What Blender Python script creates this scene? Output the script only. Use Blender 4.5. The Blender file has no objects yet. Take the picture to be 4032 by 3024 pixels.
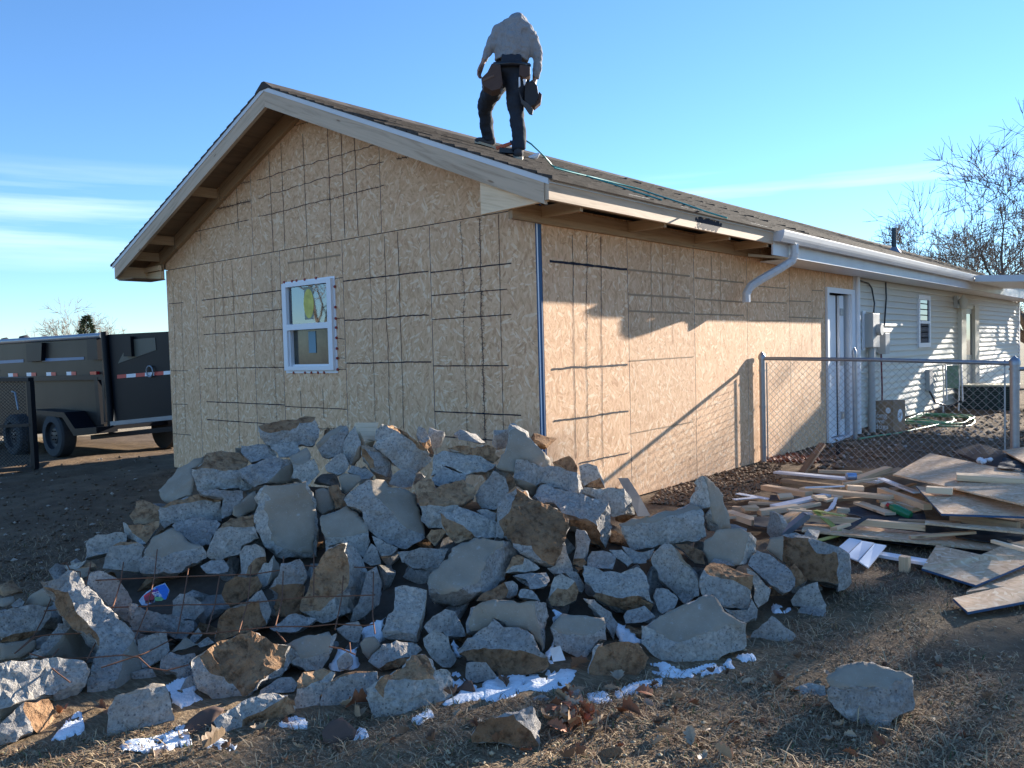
import bpy, bmesh, math, random
import numpy as np
from mathutils import Vector, Matrix, noise as mnoise
rad = math.radians
scene = bpy.context.scene
COL = scene.collection

# ---------------------------------------------------------------- camera
FPX = 3242.5                      # focal length in pixels of the 4032 wide photograph
CAM = np.array([4.0067, -5.0437, 1.32])
def _basis(pitch, roll, yaw):
    cy, sy, cp, sp, cr, sr = math.cos(yaw), math.sin(yaw), math.cos(pitch), math.sin(pitch), math.cos(roll), math.sin(roll)
    f = np.array([-sy*cp, cy*cp, sp]); r = np.array([cy, sy, 0.0]); u = np.cross(r, f)
    return cr*r+sr*u, -sr*r+cr*u, f
CR, CU, CF = _basis(-.0394, -.0265, .7099)
cam_data = bpy.data.cameras.new('camera'); cam = bpy.data.objects.new('camera', cam_data); COL.objects.link(cam)
cam_data.sensor_width = 36.0; cam_data.lens = FPX/4032*36.0
cam_data.clip_start = .05; cam_data.clip_end = 6000
M = Matrix.Identity(4)
for i in range(3):
    M[i][0], M[i][1], M[i][2], M[i][3] = CR[i], CU[i], -CF[i], CAM[i]
cam.matrix_world = M
scene.camera = cam

# ---------------------------------------------------------------- sky, sun, exposure
SUN = Vector((.2, 1.0, .31)).normalized()          # direction towards the sun
world = bpy.data.worlds.new('World'); scene.world = world; world.use_nodes = True
wn, wl = world.node_tree.nodes, world.node_tree.links
wn.clear()
w_out = wn.new('ShaderNodeOutputWorld'); w_bg = wn.new('ShaderNodeBackground')
w_sky = wn.new('ShaderNodeTexSky'); w_sky.sky_type = 'NISHITA'; w_sky.sun_disc = False
w_sky.sun_elevation = math.asin(SUN.z); w_sky.sun_rotation = math.atan2(SUN.x, SUN.y)
w_sky.altitude = 300; w_sky.air_density = 1.0; w_sky.dust_density = 0.0; w_sky.ozone_density = 6.0
w_bg.inputs['Strength'].default_value = .076
# thin streaks of cloud low in the sky, laid out by direction
tc = wn.new('ShaderNodeTexCoord'); sep = wn.new('ShaderNodeSeparateXYZ'); wl.new(tc.outputs['Generated'], sep.inputs[0])
mp = wn.new('ShaderNodeMapping'); mp.inputs['Scale'].default_value = (1.6, 1.6, 30); mp.inputs['Location'].default_value = (6.2, 1.1, 5.5)
wl.new(tc.outputs['Generated'], mp.inputs[0])
cn = wn.new('ShaderNodeTexNoise'); cn.inputs['Scale'].default_value = 1.0; cn.inputs['Detail'].default_value = 7; cn.inputs['Roughness'].default_value = .55
wl.new(mp.outputs[0], cn.inputs['Vector'])
cr1 = wn.new('ShaderNodeValToRGB'); cr1.color_ramp.elements[0].position = .50; cr1.color_ramp.elements[1].position = .74
wl.new(cn.outputs['Fac'], cr1.inputs[0])
cr2 = wn.new('ShaderNodeValToRGB')                 # only between about 2 and 12 degrees of height
e = cr2.color_ramp.elements; e[0].position = .085; e[0].color = (0, 0, 0, 1); e[1].position = .135; e[1].color = (1, 1, 1, 1)
e2 = e.new(.17); e2.color = (1, 1, 1, 1); e3 = e.new(.215); e3.color = (0, 0, 0, 1)
wl.new(sep.outputs['Z'], cr2.inputs[0])
cm = wn.new('ShaderNodeMath'); cm.operation = 'MULTIPLY'; wl.new(cr1.outputs[0], cm.inputs[0]); wl.new(cr2.outputs[0], cm.inputs[1])
cm2 = wn.new('ShaderNodeMath'); cm2.operation = 'MULTIPLY'; cm2.inputs[1].default_value = .36; wl.new(cm.outputs[0], cm2.inputs[0])
cmix = wn.new('ShaderNodeMix'); cmix.data_type = 'RGBA'; cmix.inputs['B'].default_value = (7.0, 7.4, 8.0, 1)
wl.new(cm2.outputs[0], cmix.inputs['Factor']); wl.new(w_sky.outputs[0], cmix.inputs['A'])
wl.new(cmix.outputs['Result'], w_bg.inputs['Color']); wl.new(w_bg.outputs[0], w_out.inputs['Surface'])
sl = bpy.data.lights.new('sun', 'SUN'); sun = bpy.data.objects.new('sun', sl); COL.objects.link(sun)
sl.energy = 4.1; sl.angle = rad(.55); sl.color = (1.0, .92, .80)
sun.rotation_euler = SUN.to_track_quat('Z', 'Y').to_euler(); sun.location = (8, 20, 12)
vs = scene.view_settings
vs.view_transform = 'Standard'; vs.look = 'None'; vs.gamma = 1; vs.exposure = 1.9; vs.use_curve_mapping = False
scene.cycles.max_bounces = 8; scene.cycles.diffuse_bounces = 5; scene.cycles.glossy_bounces = 3
scene.cycles.transmission_bounces = 4; scene.cycles.transparent_max_bounces = 8

# ---------------------------------------------------------------- helpers
def ray(x, y): return (x-2016)/FPX*CR-(y-1512)/FPX*CU+CF
def at(x, y, d): return CAM+ray(x, y)*d
def onz(x, y, z): r = ray(x, y); return CAM+r*((z-CAM[2])/r[2])
def onx(x, y, X): r = ray(x, y); return CAM+r*((X-CAM[0])/r[0])
def ony(x, y, Y): r = ray(x, y); return CAM+r*((Y-CAM[1])/r[1])
def depth(p): return float((np.array(p)-CAM)@CF)
def gz(x, y):
    """height of the ground"""
    dx = max(-5.95-x, 0.0, x); dy = max(-y, 0.0, y-20)
    d = math.hypot(dx, dy)
    z = -.03-.03*min(d, 6.0)-.012*max(0, min(d-6, 10))
    k = min(1, d/.5)
    z += k*(.022*mnoise.noise(Vector((x*1.3, y*1.3, 0)))+.010*mnoise.noise(Vector((x*4.1, y*4.1, 3)))+.006*mnoise.noise(Vector((x*11, y*11, 5))))
    if x < -1.5:                       # wheel ruts left of the house
        for c0 in (-7.0, -8.6): u = (x-c0)+.25*y; z -= .045*math.exp(-(u/.16)**2)-.02*math.exp(-((abs(u)-.30)/.12)**2)
    return z
def gpx(x, y, dz=0.0):
    z = -.1
    for _ in range(4):
        p = onz(x, y, z+dz); z = gz(p[0], p[1])
    return np.array([p[0], p[1], z+dz])

def tag(o, label=None, cat=None, group=None, kind=None):
    if label: o['label'] = label
    if cat: o['category'] = cat
    if group: o['group'] = group
    if kind: o['kind'] = kind
    return o
def empty(name, loc, label=None, cat=None, group=None):
    o = bpy.data.objects.new(name, None); COL.objects.link(o); o.location = [float(c) for c in loc]
    o.empty_display_size = .1
    return tag(o, label, cat, group)
def wloc(o):
    v = Vector((0, 0, 0))
    while o is not None: v += o.location; o = o.parent
    return v

def scene_graph(ts):
    with bpy.context.temp_override(scene=ts, view_layer=ts.view_layers[0]): return bpy.context.evaluated_depsgraph_get()

class MB:
    """collects shapes in world coordinates; build() links them as one mesh object"""
    def __init__(s): s.v = []; s.f = []; s.uv = []; s.mi = []; s.sm = []
    def face(s, pts, uvs=None, mi=0, sm=False):
        b = len(s.v); s.v += [tuple(map(float, p)) for p in pts]; s.f.append(tuple(range(b, b+len(pts))))
        s.uv.append(uvs if uvs else [(p[0]+p[1], p[2]) for p in pts]); s.mi.append(mi); s.sm.append(sm)
    def hexa(s, c, mi=0):
        """8 corners: c[0..3] bottom loop, c[4..7] top loop"""
        c = [np.array(p, float) for p in c]
        for q in ((3, 2, 1, 0), (4, 5, 6, 7), (0, 1, 5, 4), (1, 2, 6, 5), (2, 3, 7, 6), (3, 0, 4, 7)):
            a, b, d = c[q[0]], c[q[1]], c[q[3]]
            L, H = np.linalg.norm(b-a), np.linalg.norm(d-a)
            o = random.random()*3 if False else 0
            uv = [(o, o), (o+L, o), (o+L, o+H), (o, o+H)] if L >= H else [(o, o), (o, o+L), (o+H, o+L), (o+H, o)]
            s.face([c[i] for i in q], uv, mi)
    def box(s, x, y, z, mi=0):
        s.hexa([(x[0], y[0], z[0]), (x[1], y[0], z[0]), (x[1], y[1], z[0]), (x[0], y[1], z[0]),
                (x[0], y[0], z[1]), (x[1], y[0], z[1]), (x[1], y[1], z[1]), (x[0], y[1], z[1])], mi)
        return s
    def beam(s, p, q, w, h, up=(0, 0, 1), mi=0):
        p, q, up = np.array(p, float), np.array(q, float), np.array(up, float)
        d = q-p; d /= np.linalg.norm(d)
        sd = np.cross(d, up)
        if np.linalg.norm(sd) < 1e-5: sd = np.cross(d, (1, 0, 0))
        sd /= np.linalg.norm(sd); u = np.cross(sd, d)
        a, b = sd*w/2, u*h/2
        s.hexa([p-a-b, q-a-b, q+a-b, p+a-b, p-a+b, q-a+b, q+a+b, p+a+b], mi)
        return s
    def tube(s, pts, r, n=6, mi=0, cap=True, sm=True):
        pts = [np.array(p, float) for p in pts]
        rr = r if hasattr(r, '__len__') else [r]*len(pts)
        rings = []; ref = None
        for i, p in enumerate(pts):
            d = pts[min(i+1, len(pts)-1)]-pts[max(i-1, 0)]; d = d/(np.linalg.norm(d)+1e-12)
            if ref is None:
                ref = np.cross(d, (0, 0, 1));
                if np.linalg.norm(ref) < 1e-3: ref = np.cross(d, (1, 0, 0))
            ref = ref-d*(ref@d); ref /= np.linalg.norm(ref)+1e-12; b = np.cross(d, ref)
            rings.append([p+rr[i]*(math.cos(2*math.pi*k/n)*ref+math.sin(2*math.pi*k/n)*b) for k in range(n)])
        base = len(s.v)
        for R in rings: s.v += [tuple(map(float, p)) for p in R]
        for i in range(len(rings)-1):
            for k in range(n):
                k2 = (k+1) % n
                s.f.append((base+i*n+k, base+i*n+k2, base+(i+1)*n+k2, base+(i+1)*n+k))
                s.uv.append([(k/n*.1, i*.1), (k2/n*.1, i*.1), (k2/n*.1, i*.1+.1), (k/n*.1, i*.1+.1)]); s.mi.append(mi); s.sm.append(sm)
        if cap:
            s.face(rings[0][::-1], None, mi); s.face(rings[-1], None, mi)
        return s
    def disc(s, c, nrm, r, t, n=10, mi=0):
        c, nrm = np.array(c, float), np.array(nrm, float); nrm /= np.linalg.norm(nrm)
        return s.tube([c-nrm*t/2, c+nrm*t/2], r, n, mi, True, False)
    def poly(s, pts, thick, nrm, mi=0):
        """flat polygon with thickness (top face at pts)"""
        pts = [np.array(p, float) for p in pts]; nrm = np.array(nrm, float); nrm /= np.linalg.norm(nrm)
        u = pts[1]-pts[0]; u /= np.linalg.norm(u); v = np.cross(nrm, u)
        uv = [(float((p-pts[0])@u), float((p-pts[0])@v)) for p in pts]
        bot = [p-nrm*thick for p in pts]
        area = sum(np.cross(pts[i]-pts[0], pts[i+1]-pts[0])@nrm for i in range(1, len(pts)-1))
        if area < 0: pts, bot, uv = pts[::-1], bot[::-1], uv[::-1]
        s.face(pts, uv, mi); s.face(bot[::-1], uv[::-1], mi)
        for i in range(len(pts)):
            j = (i+1) % len(pts); L = float(np.linalg.norm(pts[j]-pts[i]))
            s.face([pts[i], bot[i], bot[j], pts[j]], [(0, 0), (0, thick), (L, thick), (L, 0)], mi+1 if mi == 0 and s.edge else mi)
        return s
    edge = False
    def build(s, name, mats, parent=None, bevel=0, origin=None):
        me = bpy.data.meshes.new(name)
        V = np.array(s.v, float).reshape(-1, 3)
        if parent is not None: o0 = np.array(wloc(parent))
        elif origin is not None: o0 = np.array(origin, float)
        else: o0 = np.array([V[:, 0].mean(), V[:, 1].mean(), V[:, 2].min()])
        me.from_pydata((V-o0).tolist(), [], s.f)
        ul = me.uv_layers.new(name='UVMap')
        flat = [c for uv in s.uv for p in uv for c in p]
        ul.data.foreach_set('uv', flat)
        if not isinstance(mats, (list, tuple)): mats = [mats]
        for m in mats: me.materials.append(m)
        me.polygons.foreach_set('material_index', s.mi); me.polygons.foreach_set('use_smooth', s.sm)
        me.update()
        ob = bpy.data.objects.new(name, me); COL.objects.link(ob)
        if parent is not None: ob.parent = parent
        else: ob.location = [float(c) for c in o0]
        if bevel:
            bm = bmesh.new(); bm.from_mesh(me); bmesh.ops.remove_doubles(bm, verts=bm.verts, dist=1e-5)
            bmesh.ops.bevel(bm, geom=[e for e in bm.edges if len(e.link_faces) == 2 and e.calc_face_angle(0) > .6], offset=bevel, segments=2, affect='EDGES', profile=.5)
            bm.to_mesh(me); bm.free()
        return ob

# ---------------------------------------------------------------- materials
class NT:
    def __init__(s, name):
        s.m = bpy.data.materials.new(name); s.m.use_nodes = True; s.t = s.m.node_tree; s.n = s.t.nodes; s.l = s.t.links
        s.b = s.n['Principled BSDF']; s.b.inputs['Roughness'].default_value = .8
        s.tc = s.n.new('ShaderNodeTexCoord')
    def co(s, kind='Object', scale=(1, 1, 1), rot=(0, 0, 0), loc=(0, 0, 0)):
        mp = s.n.new('ShaderNodeMapping'); mp.inputs['Scale'].default_value = scale; mp.inputs['Rotation'].default_value = rot; mp.inputs['Location'].default_value = loc
        s.l.new(s.tc.outputs[kind] if isinstance(kind, str) else kind, mp.inputs[0]); return mp.outputs[0]
    def noise(s, v, scale=5, detail=4, rough=.55, dist=0, out='Fac'):
        n = s.n.new('ShaderNodeTexNoise'); n.inputs['Scale'].default_value = scale; n.inputs['Detail'].default_value = detail
        n.inputs['Roughness'].default_value = rough; n.inputs['Distortion'].default_value = dist; s.l.new(v, n.inputs['Vector']); return n.outputs[out]
    def vor(s, v, scale=5, feat='F1', out='Distance', rnd=1):
        n = s.n.new('ShaderNodeTexVoronoi'); n.feature = feat; n.inputs['Scale'].default_value = scale; n.inputs['Randomness'].default_value = rnd
        s.l.new(v, n.inputs['Vector']); return n.outputs[out]
    def ramp(s, f, *stops, interp='LINEAR'):
        r = s.n.new('ShaderNodeValToRGB'); r.color_ramp.interpolation = interp; el = r.color_ramp.elements
        while len(el) < len(stops): el.new(.5)
        for e, (p, c) in zip(el, stops):
            e.position = p; c = (c, c, c) if not hasattr(c, '__len__') else c; e.color = (*c, 1)
        s.l.new(f, r.inputs[0]); return r.outputs[0]
    def mix(s, f, a, b, blend='MIX'):
        m = s.n.new('ShaderNodeMix'); m.data_type = 'RGBA'; m.blend_type = blend
        for v, k in ((f, 'Factor'), (a, 'A'), (b, 'B')):
            if hasattr(v, 'is_linked'): s.l.new(v, m.inputs[k])
            elif k == 'Factor': m.inputs[k].default_value = v
            else: m.inputs[k].default_value = (*v, 1)
        return m.outputs['Result']
    def math(s, op, a, b=0.0):
        m = s.n.new('ShaderNodeMath'); m.operation = op
        for i, v in enumerate((a, b)):
            if hasattr(v, 'is_linked'): s.l.new(v, m.inputs[i])
            else: m.inputs[i].default_value = v
        return m.outputs[0]
    def rnd(s):
        return s.n.new('ShaderNodeObjectInfo').outputs['Random']
    def bump(s, h, strength=.5, dist=.01):
        b = s.n.new('ShaderNodeBump'); b.inputs['Strength'].default_value = strength; b.inputs['Distance'].default_value = dist
        s.l.new(h, b.inputs['Height']); s.l.new(b.outputs[0], s.b.inputs['Normal']); return s
    def set(s, **k):
        for key, v in k.items():
            key = {'col': 'Base Color', 'rough': 'Roughness', 'metal': 'Metallic', 'spec': 'Specular IOR Level'}.get(key, key)
            if hasattr(v, 'is_linked'): s.l.new(v, s.b.inputs[key])
            else: s.b.inputs[key].default_value = (*v, 1) if hasattr(v, '__len__') else v
        return s

def plain(name, col, rough=.7, metal=0, var=.12, scale=6, spec=.4):
    t = NT(name); v = t.co()
    n = t.noise(v, scale, 5, .6)
    c = t.mix(n, [x*(1-var) for x in col], [min(1, x*(1+var)) for x in col])
    t.set(col=c, rough=rough, metal=metal, spec=spec)
    return t.m

def osb_mat(name, vertical=True, tint=(1, 1, 1)):
    t = NT(name)
    base = t.co('UV')
    def flakes(cells, loc, spread, dims, ch):
        """strands: each patch of the panel picks a direction, each strand a tone"""
        cell = t.vor(t.co('UV', cells, loc=loc), 1, out='Color'); sx = t.n.new('ShaderNodeSeparateColor'); t.l.new(cell, sx.inputs[0])
        vr = t.n.new('ShaderNodeVectorRotate'); vr.rotation_type = 'Z_AXIS'; t.l.new(base, vr.inputs['Vector'])
        t.l.new(t.math('MULTIPLY', t.math('SUBTRACT', sx.outputs[ch], .5), spread), vr.inputs['Angle'])
        c = t.vor(t.co(vr.outputs[0], dims if vertical else (dims[1], dims[0], 1), loc=loc), 1, out='Color'); g = t.n.new('ShaderNodeSeparateColor'); t.l.new(c, g.inputs[0]); return g
    g1 = flakes((11, 6, 1), (0, 0, 0), 1.9, (44, 9, 1), 0); g2 = flakes((16, 9, 1), (3.3, 1.7, 0), 2.8, (60, 15, 1), 1); g3 = flakes((8, 6, 1), (7.1, 5.2, 0), 3.1, (58, 16, 1), 2)
    f = t.math('ADD', t.math('MULTIPLY', g1.outputs[0], .5), t.math('MULTIPLY', g2.outputs[1], .5))
    T = lambda c: [a*b for a, b in zip(c, tint)]
    col = t.ramp(f, (.10, T((.55, .315, .165))), (.42, T((.70, .43, .25))), (.62, T((.755, .475, .285))), (.90, T((.82, .56, .35))))
    col = t.mix(t.ramp(g3.outputs[0], (.86, 0), (.89, .75), interp='LINEAR'), col, T((.90, .70, .49)))
    col = t.mix(t.ramp(g2.outputs[2], (.05, .6), (.08, 0)), col, T((.44, .215, .11)))
    big = t.noise(t.co('UV', (1, 1, 1)), 1.1, 3)
    pk = t.noise(t.co('UV', (9, 4, 1), loc=(2, 5, 0)), 1, 3)
    col = t.mix(t.ramp(pk, (.55, 0), (.72, .45)), col, T((.64, .355, .205)))
    col = t.mix(t.math('MULTIPLY', big, .35), col, T((.70, .43, .25)))
    rv = t.ramp(t.rnd(), (0, (.92, .92, .92)), (1, (1.06, 1.04, 1.02)))
    col = t.mix(1, col, rv, 'MULTIPLY')
    t.set(col=col, rough=.78, spec=.3)
    t.bump(t.math('ADD', f, t.math('MULTIPLY', g3.outputs[1], .5)), .3, .004)
    return t.m

def wood_mat(name, light=(.72, .51, .32), dark=(.54, .35, .20), ring=26, knots=True):
    t = NT(name)
    v = t.co('UV', (1.2, ring, 1)); w = t.noise(t.co('UV', (1.5, 4, 1)), 2.0, 2)
    r = t.n.new('ShaderNodeObjectInfo')
    off = t.n.new('ShaderNodeCombineXYZ'); t.l.new(t.math('MULTIPLY', r.outputs['Random'], 20), off.inputs[0]); t.l.new(t.math('MULTIPLY', r.outputs['Random'], 7), off.inputs[1])
    va = t.n.new('ShaderNodeVectorMath'); va.operation = 'ADD'; t.l.new(v, va.inputs[0]); t.l.new(off.outputs[0], va.inputs[1])
    g = t.noise(va.outputs[0], 1.0, 5, .6, 1.6)
    col = t.ramp(g, (.28, dark), (.5, light), (.75, [min(1, x*1.12) for x in light]))
    if knots:
        vk = t.n.new('ShaderNodeVectorMath'); vk.operation = 'ADD'; t.l.new(t.co('UV', (2.3, 9, 1)), vk.inputs[0]); t.l.new(off.outputs[0], vk.inputs[1])
        k = t.vor(vk.outputs[0], 1, rnd=1)
        col = t.mix(t.ramp(k, (.05, .75), (.10, 0)), col, (.20, .11, .055))
    hv = t.ramp(r.outputs['Random'], (0, (.88, .86, .84)), (1, (1.08, 1.05, 1.02)))
    col = t.mix(1, col, hv, 'MULTIPLY')
    t.set(col=col, rough=.72, spec=.3); t.bump(g, .25, .003)
    return t.m

MAT = {}
MAT['osb'] = osb_mat('osb_vertical'); MAT['osb_h'] = osb_mat('osb_horizontal', False)
MAT['osb_sheet'] = osb_mat('osb_loose_sheet', False, (.90, .98, 1.02))
MAT['wood'] = wood_mat('pine_lumber'); MAT['wood_tan'] = wood_mat('treated_lumber', (.42, .29, .175), (.29, .185, .10))
MAT['wood_pale'] = wood_mat('pale_spruce', (.78, .59, .39), (.61, .42, .25)); MAT['wood_old'] = wood_mat('weathered_fascia', (.56, .43, .31), (.40, .29, .20), 14)
MAT['wood_brown'] = wood_mat('brown_board', (.26, .16, .095), (.17, .10, .06))
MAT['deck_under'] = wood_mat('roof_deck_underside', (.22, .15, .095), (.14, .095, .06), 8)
MAT['blue_edge'] = plain('blue_edge_paint', (.035, .085, .17), .7)
MAT['white'] = plain('white_vinyl', (.74, .75, .78), .45, var=.04)
MAT['white_metal'] = plain('white_painted_metal', (.60, .605, .61), .4, var=.16, scale=3)
MAT['ink'] = plain('black_marker', (.012, .012, .022), .8)
MAT['ink_grey'] = plain('faded_marker', (.36, .235, .14), .85)
MAT['blue_tape'] = plain('blue_line', (.03, .07, .17), .6)
MAT['black'] = plain('black_paint', (.012, .014, .02), .35)
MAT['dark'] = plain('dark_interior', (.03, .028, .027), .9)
MAT['galv'] = plain('galvanised_steel', (.30, .32, .35), .42, .75, .2, 20)
MAT['wire'] = plain('fence_wire', (.34, .34, .35), .45, .7, .15, 30)
MAT['rust'] = plain('rusty_wire', (.17, .075, .04), .85, 0, .35, 40)
MAT['tarpaper'] = plain('black_roofing_felt', (.025, .027, .032), .75, 0, .3, 12)
MAT['red'] = plain('red_cap', (.28, .025, .02), .5)
MAT['grey_box'] = plain('grey_enamel', (.42, .41, .39), .5, 0, .06)
MAT['grey_metal'] = plain('grey_flashing', (.24, .27, .31), .4, .5, .1)
MAT['pvc'] = plain('dark_vent_pipe', (.055, .07, .075), .5)
MAT['cream'] = plain('cream_trim', (.60, .57, .49), .55, 0, .05)
def glass_mat(name, tint=(.02, .025, .03), clear=.5):
    t = NT(name); t.set(col=tint, rough=.03, spec=.5); t.b.inputs['IOR'].default_value = 1.5
    tr = t.n.new('ShaderNodeBsdfTransparent'); tr.inputs[0].default_value = (.85, .9, .9, 1)
    gl = t.n.new('ShaderNodeBsdfGlossy'); gl.inputs['Roughness'].default_value = .02; gl.inputs['Color'].default_value = (.9, .95, 1, 1)
    fr = t.n.new('ShaderNodeFresnel'); fr.inputs['IOR'].default_value = 1.9
    mx = t.n.new('ShaderNodeMixShader'); t.l.new(t.math('ADD', fr.outputs[0], .10), mx.inputs[0]); t.l.new(tr.outputs[0], mx.inputs[1]); t.l.new(gl.outputs[0], mx.inputs[2])
    t.l.new(mx.outputs[0], t.n['Material Output'].inputs[0]); return t.m
MAT['glass'] = glass_mat('window_glass')
def shingle_mat():
    t = NT('asphalt_shingle'); v = t.co('UV', (9, 1, 1))
    a = t.vor(t.co('UV', (3.3, 7.1, 1)), 1, out='Color'); g = t.n.new('ShaderNodeSeparateColor'); t.l.new(a, g.inputs[0])
    b = t.noise(t.co(), 160, 2)
    f = t.math('ADD', t.math('MULTIPLY', g.outputs[0], .6), t.math('MULTIPLY', b, .4))
    c = t.ramp(f, (.15, (.030, .025, .022)), (.5, (.062, .052, .045)), (.85, (.11, .093, .08)))
    t.set(col=c, rough=.9, spec=.2); t.bump(b, .5, .003); return t.m
MAT['shingle'] = shingle_mat()
MAT['siding'] = plain('vinyl_siding', (.60, .57, .50), .5, 0, .035, 3)
# ================================================================ GROUND
def ground_mat():
    t = NT('bare_winter_ground'); v = t.co()
    sp = t.n.new('ShaderNodeSeparateXYZ'); t.l.new(v, sp.inputs[0]); X, Y = sp.outputs[0], sp.outputs[1]
    big = t.noise(v, .55, 4); mid = t.noise(v, 3.5, 6, .65); fine = t.noise(v, 38, 6, .7); straw = t.noise(t.co('Object', (14, 60, 14), (0, 0, .5)), 1, 4, .6, .8)
    soil = t.ramp(mid, (.3, (.095, .062, .038)), (.55, (.16, .107, .066)), (.75, (.24, .165, .10)))
    soil = t.mix(t.ramp(fine, (.45, 0), (.7, .7)), soil, (.18, .14, .10))
    grass = t.ramp(straw, (.25, (.12, .08, .048)), (.5, (.23, .16, .096)), (.72, (.38, .28, .175)))
    grass = t.mix(t.ramp(big, (.55, 0), (.75, .5)), grass, (.07, .075, .035))
    # lawn in the foreground, churned soil beside the house and left of the heap
    m = t.math('ADD', t.math('MULTIPLY', t.math('SUBTRACT', X, 1.1), .45), t.math('MULTIPLY', t.math('SUBTRACT', -.6, Y) if False else t.math('MULTIPLY', t.math('ADD', Y, 1.6), -1), .55))
    m = t.math('ADD', m, t.math('MULTIPLY', t.math('SUBTRACT', big, .5), 2.2))
    col = t.mix(t.ramp(m, (.35, 0), (.62, 1)), soil, grass)
    # dry straw and gravel beyond the trailer, fields to the horizon
    far = t.math('ADD', t.math('MULTIPLY', t.math('ADD', X, 13.5), -.6), t.math('MULTIPLY', t.math('SUBTRACT', mid, .5), 1.5))
    gravel = t.ramp(fine, (.3, (.16, .115, .07)), (.5, (.36, .28, .18)), (.7, (.55, .46, .33)))
    col = t.mix(t.ramp(far, (.3, 0), (.6, 1)), col, gravel)
    far2 = t.math('MULTIPLY', t.math('SUBTRACT', Y, 24), .3)
    field = t.ramp(big, (.3, (.15, .12, .07)), (.7, (.27, .22, .13)))
    col = t.mix(t.ramp(far2, (.3, 0), (.7, 1)), col, field)
    t.set(col=col, rough=.95, spec=.15)
    h = t.math('ADD', t.math('MULTIPLY', fine, .6), t.math('MULTIPLY', mid, .8))
    t.bump(h, .9, .03); return t.m
MAT['ground'] = ground_mat()
def axis(lo, hi, step, far):
    a = list(np.arange(lo, hi+1e-6, step)); d = step
    while a[-1] < far: d *= 1.3; a.append(a[-1]+d)
    d = step
    while a[0] > -far: d *= 1.3; a.insert(0, a[0]-d)
    return np.array(a)
gx, gy = axis(-9, 6, .065, 3500), axis(-5, 7, .065, 3500)
gv = []
for yy in gy:
    for xx in gx:
        inside = -5.9 < xx < -.05 and .05 < yy < 19.9
        gv.append((float(xx), float(yy), -.12 if inside else gz(float(xx), float(yy)) if abs(xx) < 60 and abs(yy) < 80 else -.33))
nx = len(gx)
gf = [(j*nx+i, j*nx+i+1, (j+1)*nx+i+1, (j+1)*nx+i) for j in range(len(gy)-1) for i in range(nx-1)]
gm = bpy.data.meshes.new('ground'); gm.from_pydata(gv, [], gf); gm.materials.append(MAT['ground'])
gm.polygons.foreach_set('use_smooth', [True]*len(gf))
ground = bpy.data.objects.new('ground', gm); COL.objects.link(ground); tag(ground, kind='structure')

# ================================================================ HOUSE
house = empty('house', (-2.975, 10, 0), 'single storey house with bare wood sheathing on its gable addition and pale siding behind', 'house')
RX, RZ0, RS = -2.975, 3.94, .41
EV, RK, FAR = .45, -.46, 20.4
def rz(x): return RZ0-RS*abs(x-RX)
sq = lambda o, s: (lambda x, y: (o[0]+x*s, o[1]+y*s))
r7, r8, r5, r4, r2, r6 = sq((650, 450), .8139), sq((2050, 800), .693), sq((2900, 850), .6028), sq((1900, 600), .5877), sq((400, 300), .5122), sq((3300, 350), .5426)
GAP = .003
def wall_panel(y0=None, pts=None, plane='y', mat='osb'):
    """sheathing sheet: polygon in (u,z) on the gable plane y=0 or the side plane x=0"""
    m = MB(); n = (0, -1, 0) if plane == 'y' else (1, 0, 0)
    P3 = [(u, -.012, z) if plane == 'y' else (.012, u, z) for u, z in pts]
    P3 = [np.array(p, float) for p in P3]; nn = np.array(n, float); bot = [p-nn*.012 for p in P3]
    uv = [(u, z) for u, z in pts]
    area = sum(np.cross(P3[i]-P3[0], P3[i+1]-P3[0])@nn for i in range(1, len(P3)-1))
    if area < 0: P3, bot, uv = P3[::-1], bot[::-1], uv[::-1]
    m.face(P3, uv, 0)
    for i in range(len(P3)):
        j = (i+1) % len(P3); m.face([P3[i], bot[i], bot[j], P3[j]], None, 1)
    return m.build('osb_panel', [MAT[mat], MAT['blue_edge']], house)
def rect(u0, u1, z0, z1): return [(u0+GAP, z0+GAP), (u1-GAP, z0+GAP), (u1-GAP, z1-GAP), (u0+GAP, z1-GAP)]
WX0, WX1, WZ0, WZ1 = -3.40, -2.60, 1.19, 2.08         # opening of the gable window
gable = {}
for k, (a, b) in enumerate(((-5.95, -5.235), (-5.235, -4.03), (-4.03, -3.49))): gable[k] = wall_panel(pts=rect(a, b, -.02, 2.44))
gable[3] = wall_panel(pts=rect(-3.49, -2.44, WZ1, 2.44)); gable[4] = wall_panel(pts=rect(-3.49, -2.44, -.02, WZ0))
gable[5] = wall_panel(pts=rect(-3.49, WX0, WZ0, WZ1)); gable[6] = wall_panel(pts=rect(WX1, -2.44, WZ0, WZ1))
gable[7] = wall_panel(pts=rect(-2.44, -1.22, -.02, 2.44)); gable[8] = wall_panel(pts=rect(-1.22, -.036, -.02, 2.44))
ud = lambda x: rz(x)-.055
gable[9] = wall_panel(pts=[(-5.95, 2.444), (-3.985, 2.444), (-3.985, ud(-3.985)), (-5.95, ud(-5.95))], mat='osb_h')
gable[10] = wall_panel(pts=[(-3.98, 2.444), (-1.853, 2.444), (-1.853, ud(-1.853)), (RX, ud(RX)), (-3.98, ud(-3.98))], mat='osb_h')
gable[11] = wall_panel(pts=[(-1.847, 2.444), (-.036, 2.444), (-.036, ud(-.036)), (-1.847, ud(-1.847))], mat='osb_h')
side = {}
for k, (a, b) in enumerate(((0, 1.22), (1.22, 2.44), (2.44, 3.66), (3.66, 4.86), (4.86, 6.06))): side[k] = wall_panel(pts=rect(a, b, -.02, 2.46), plane='x')
side[5] = wall_panel(pts=rect(6.06, 7.2, 2.06, 2.46), plane='x')
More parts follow.
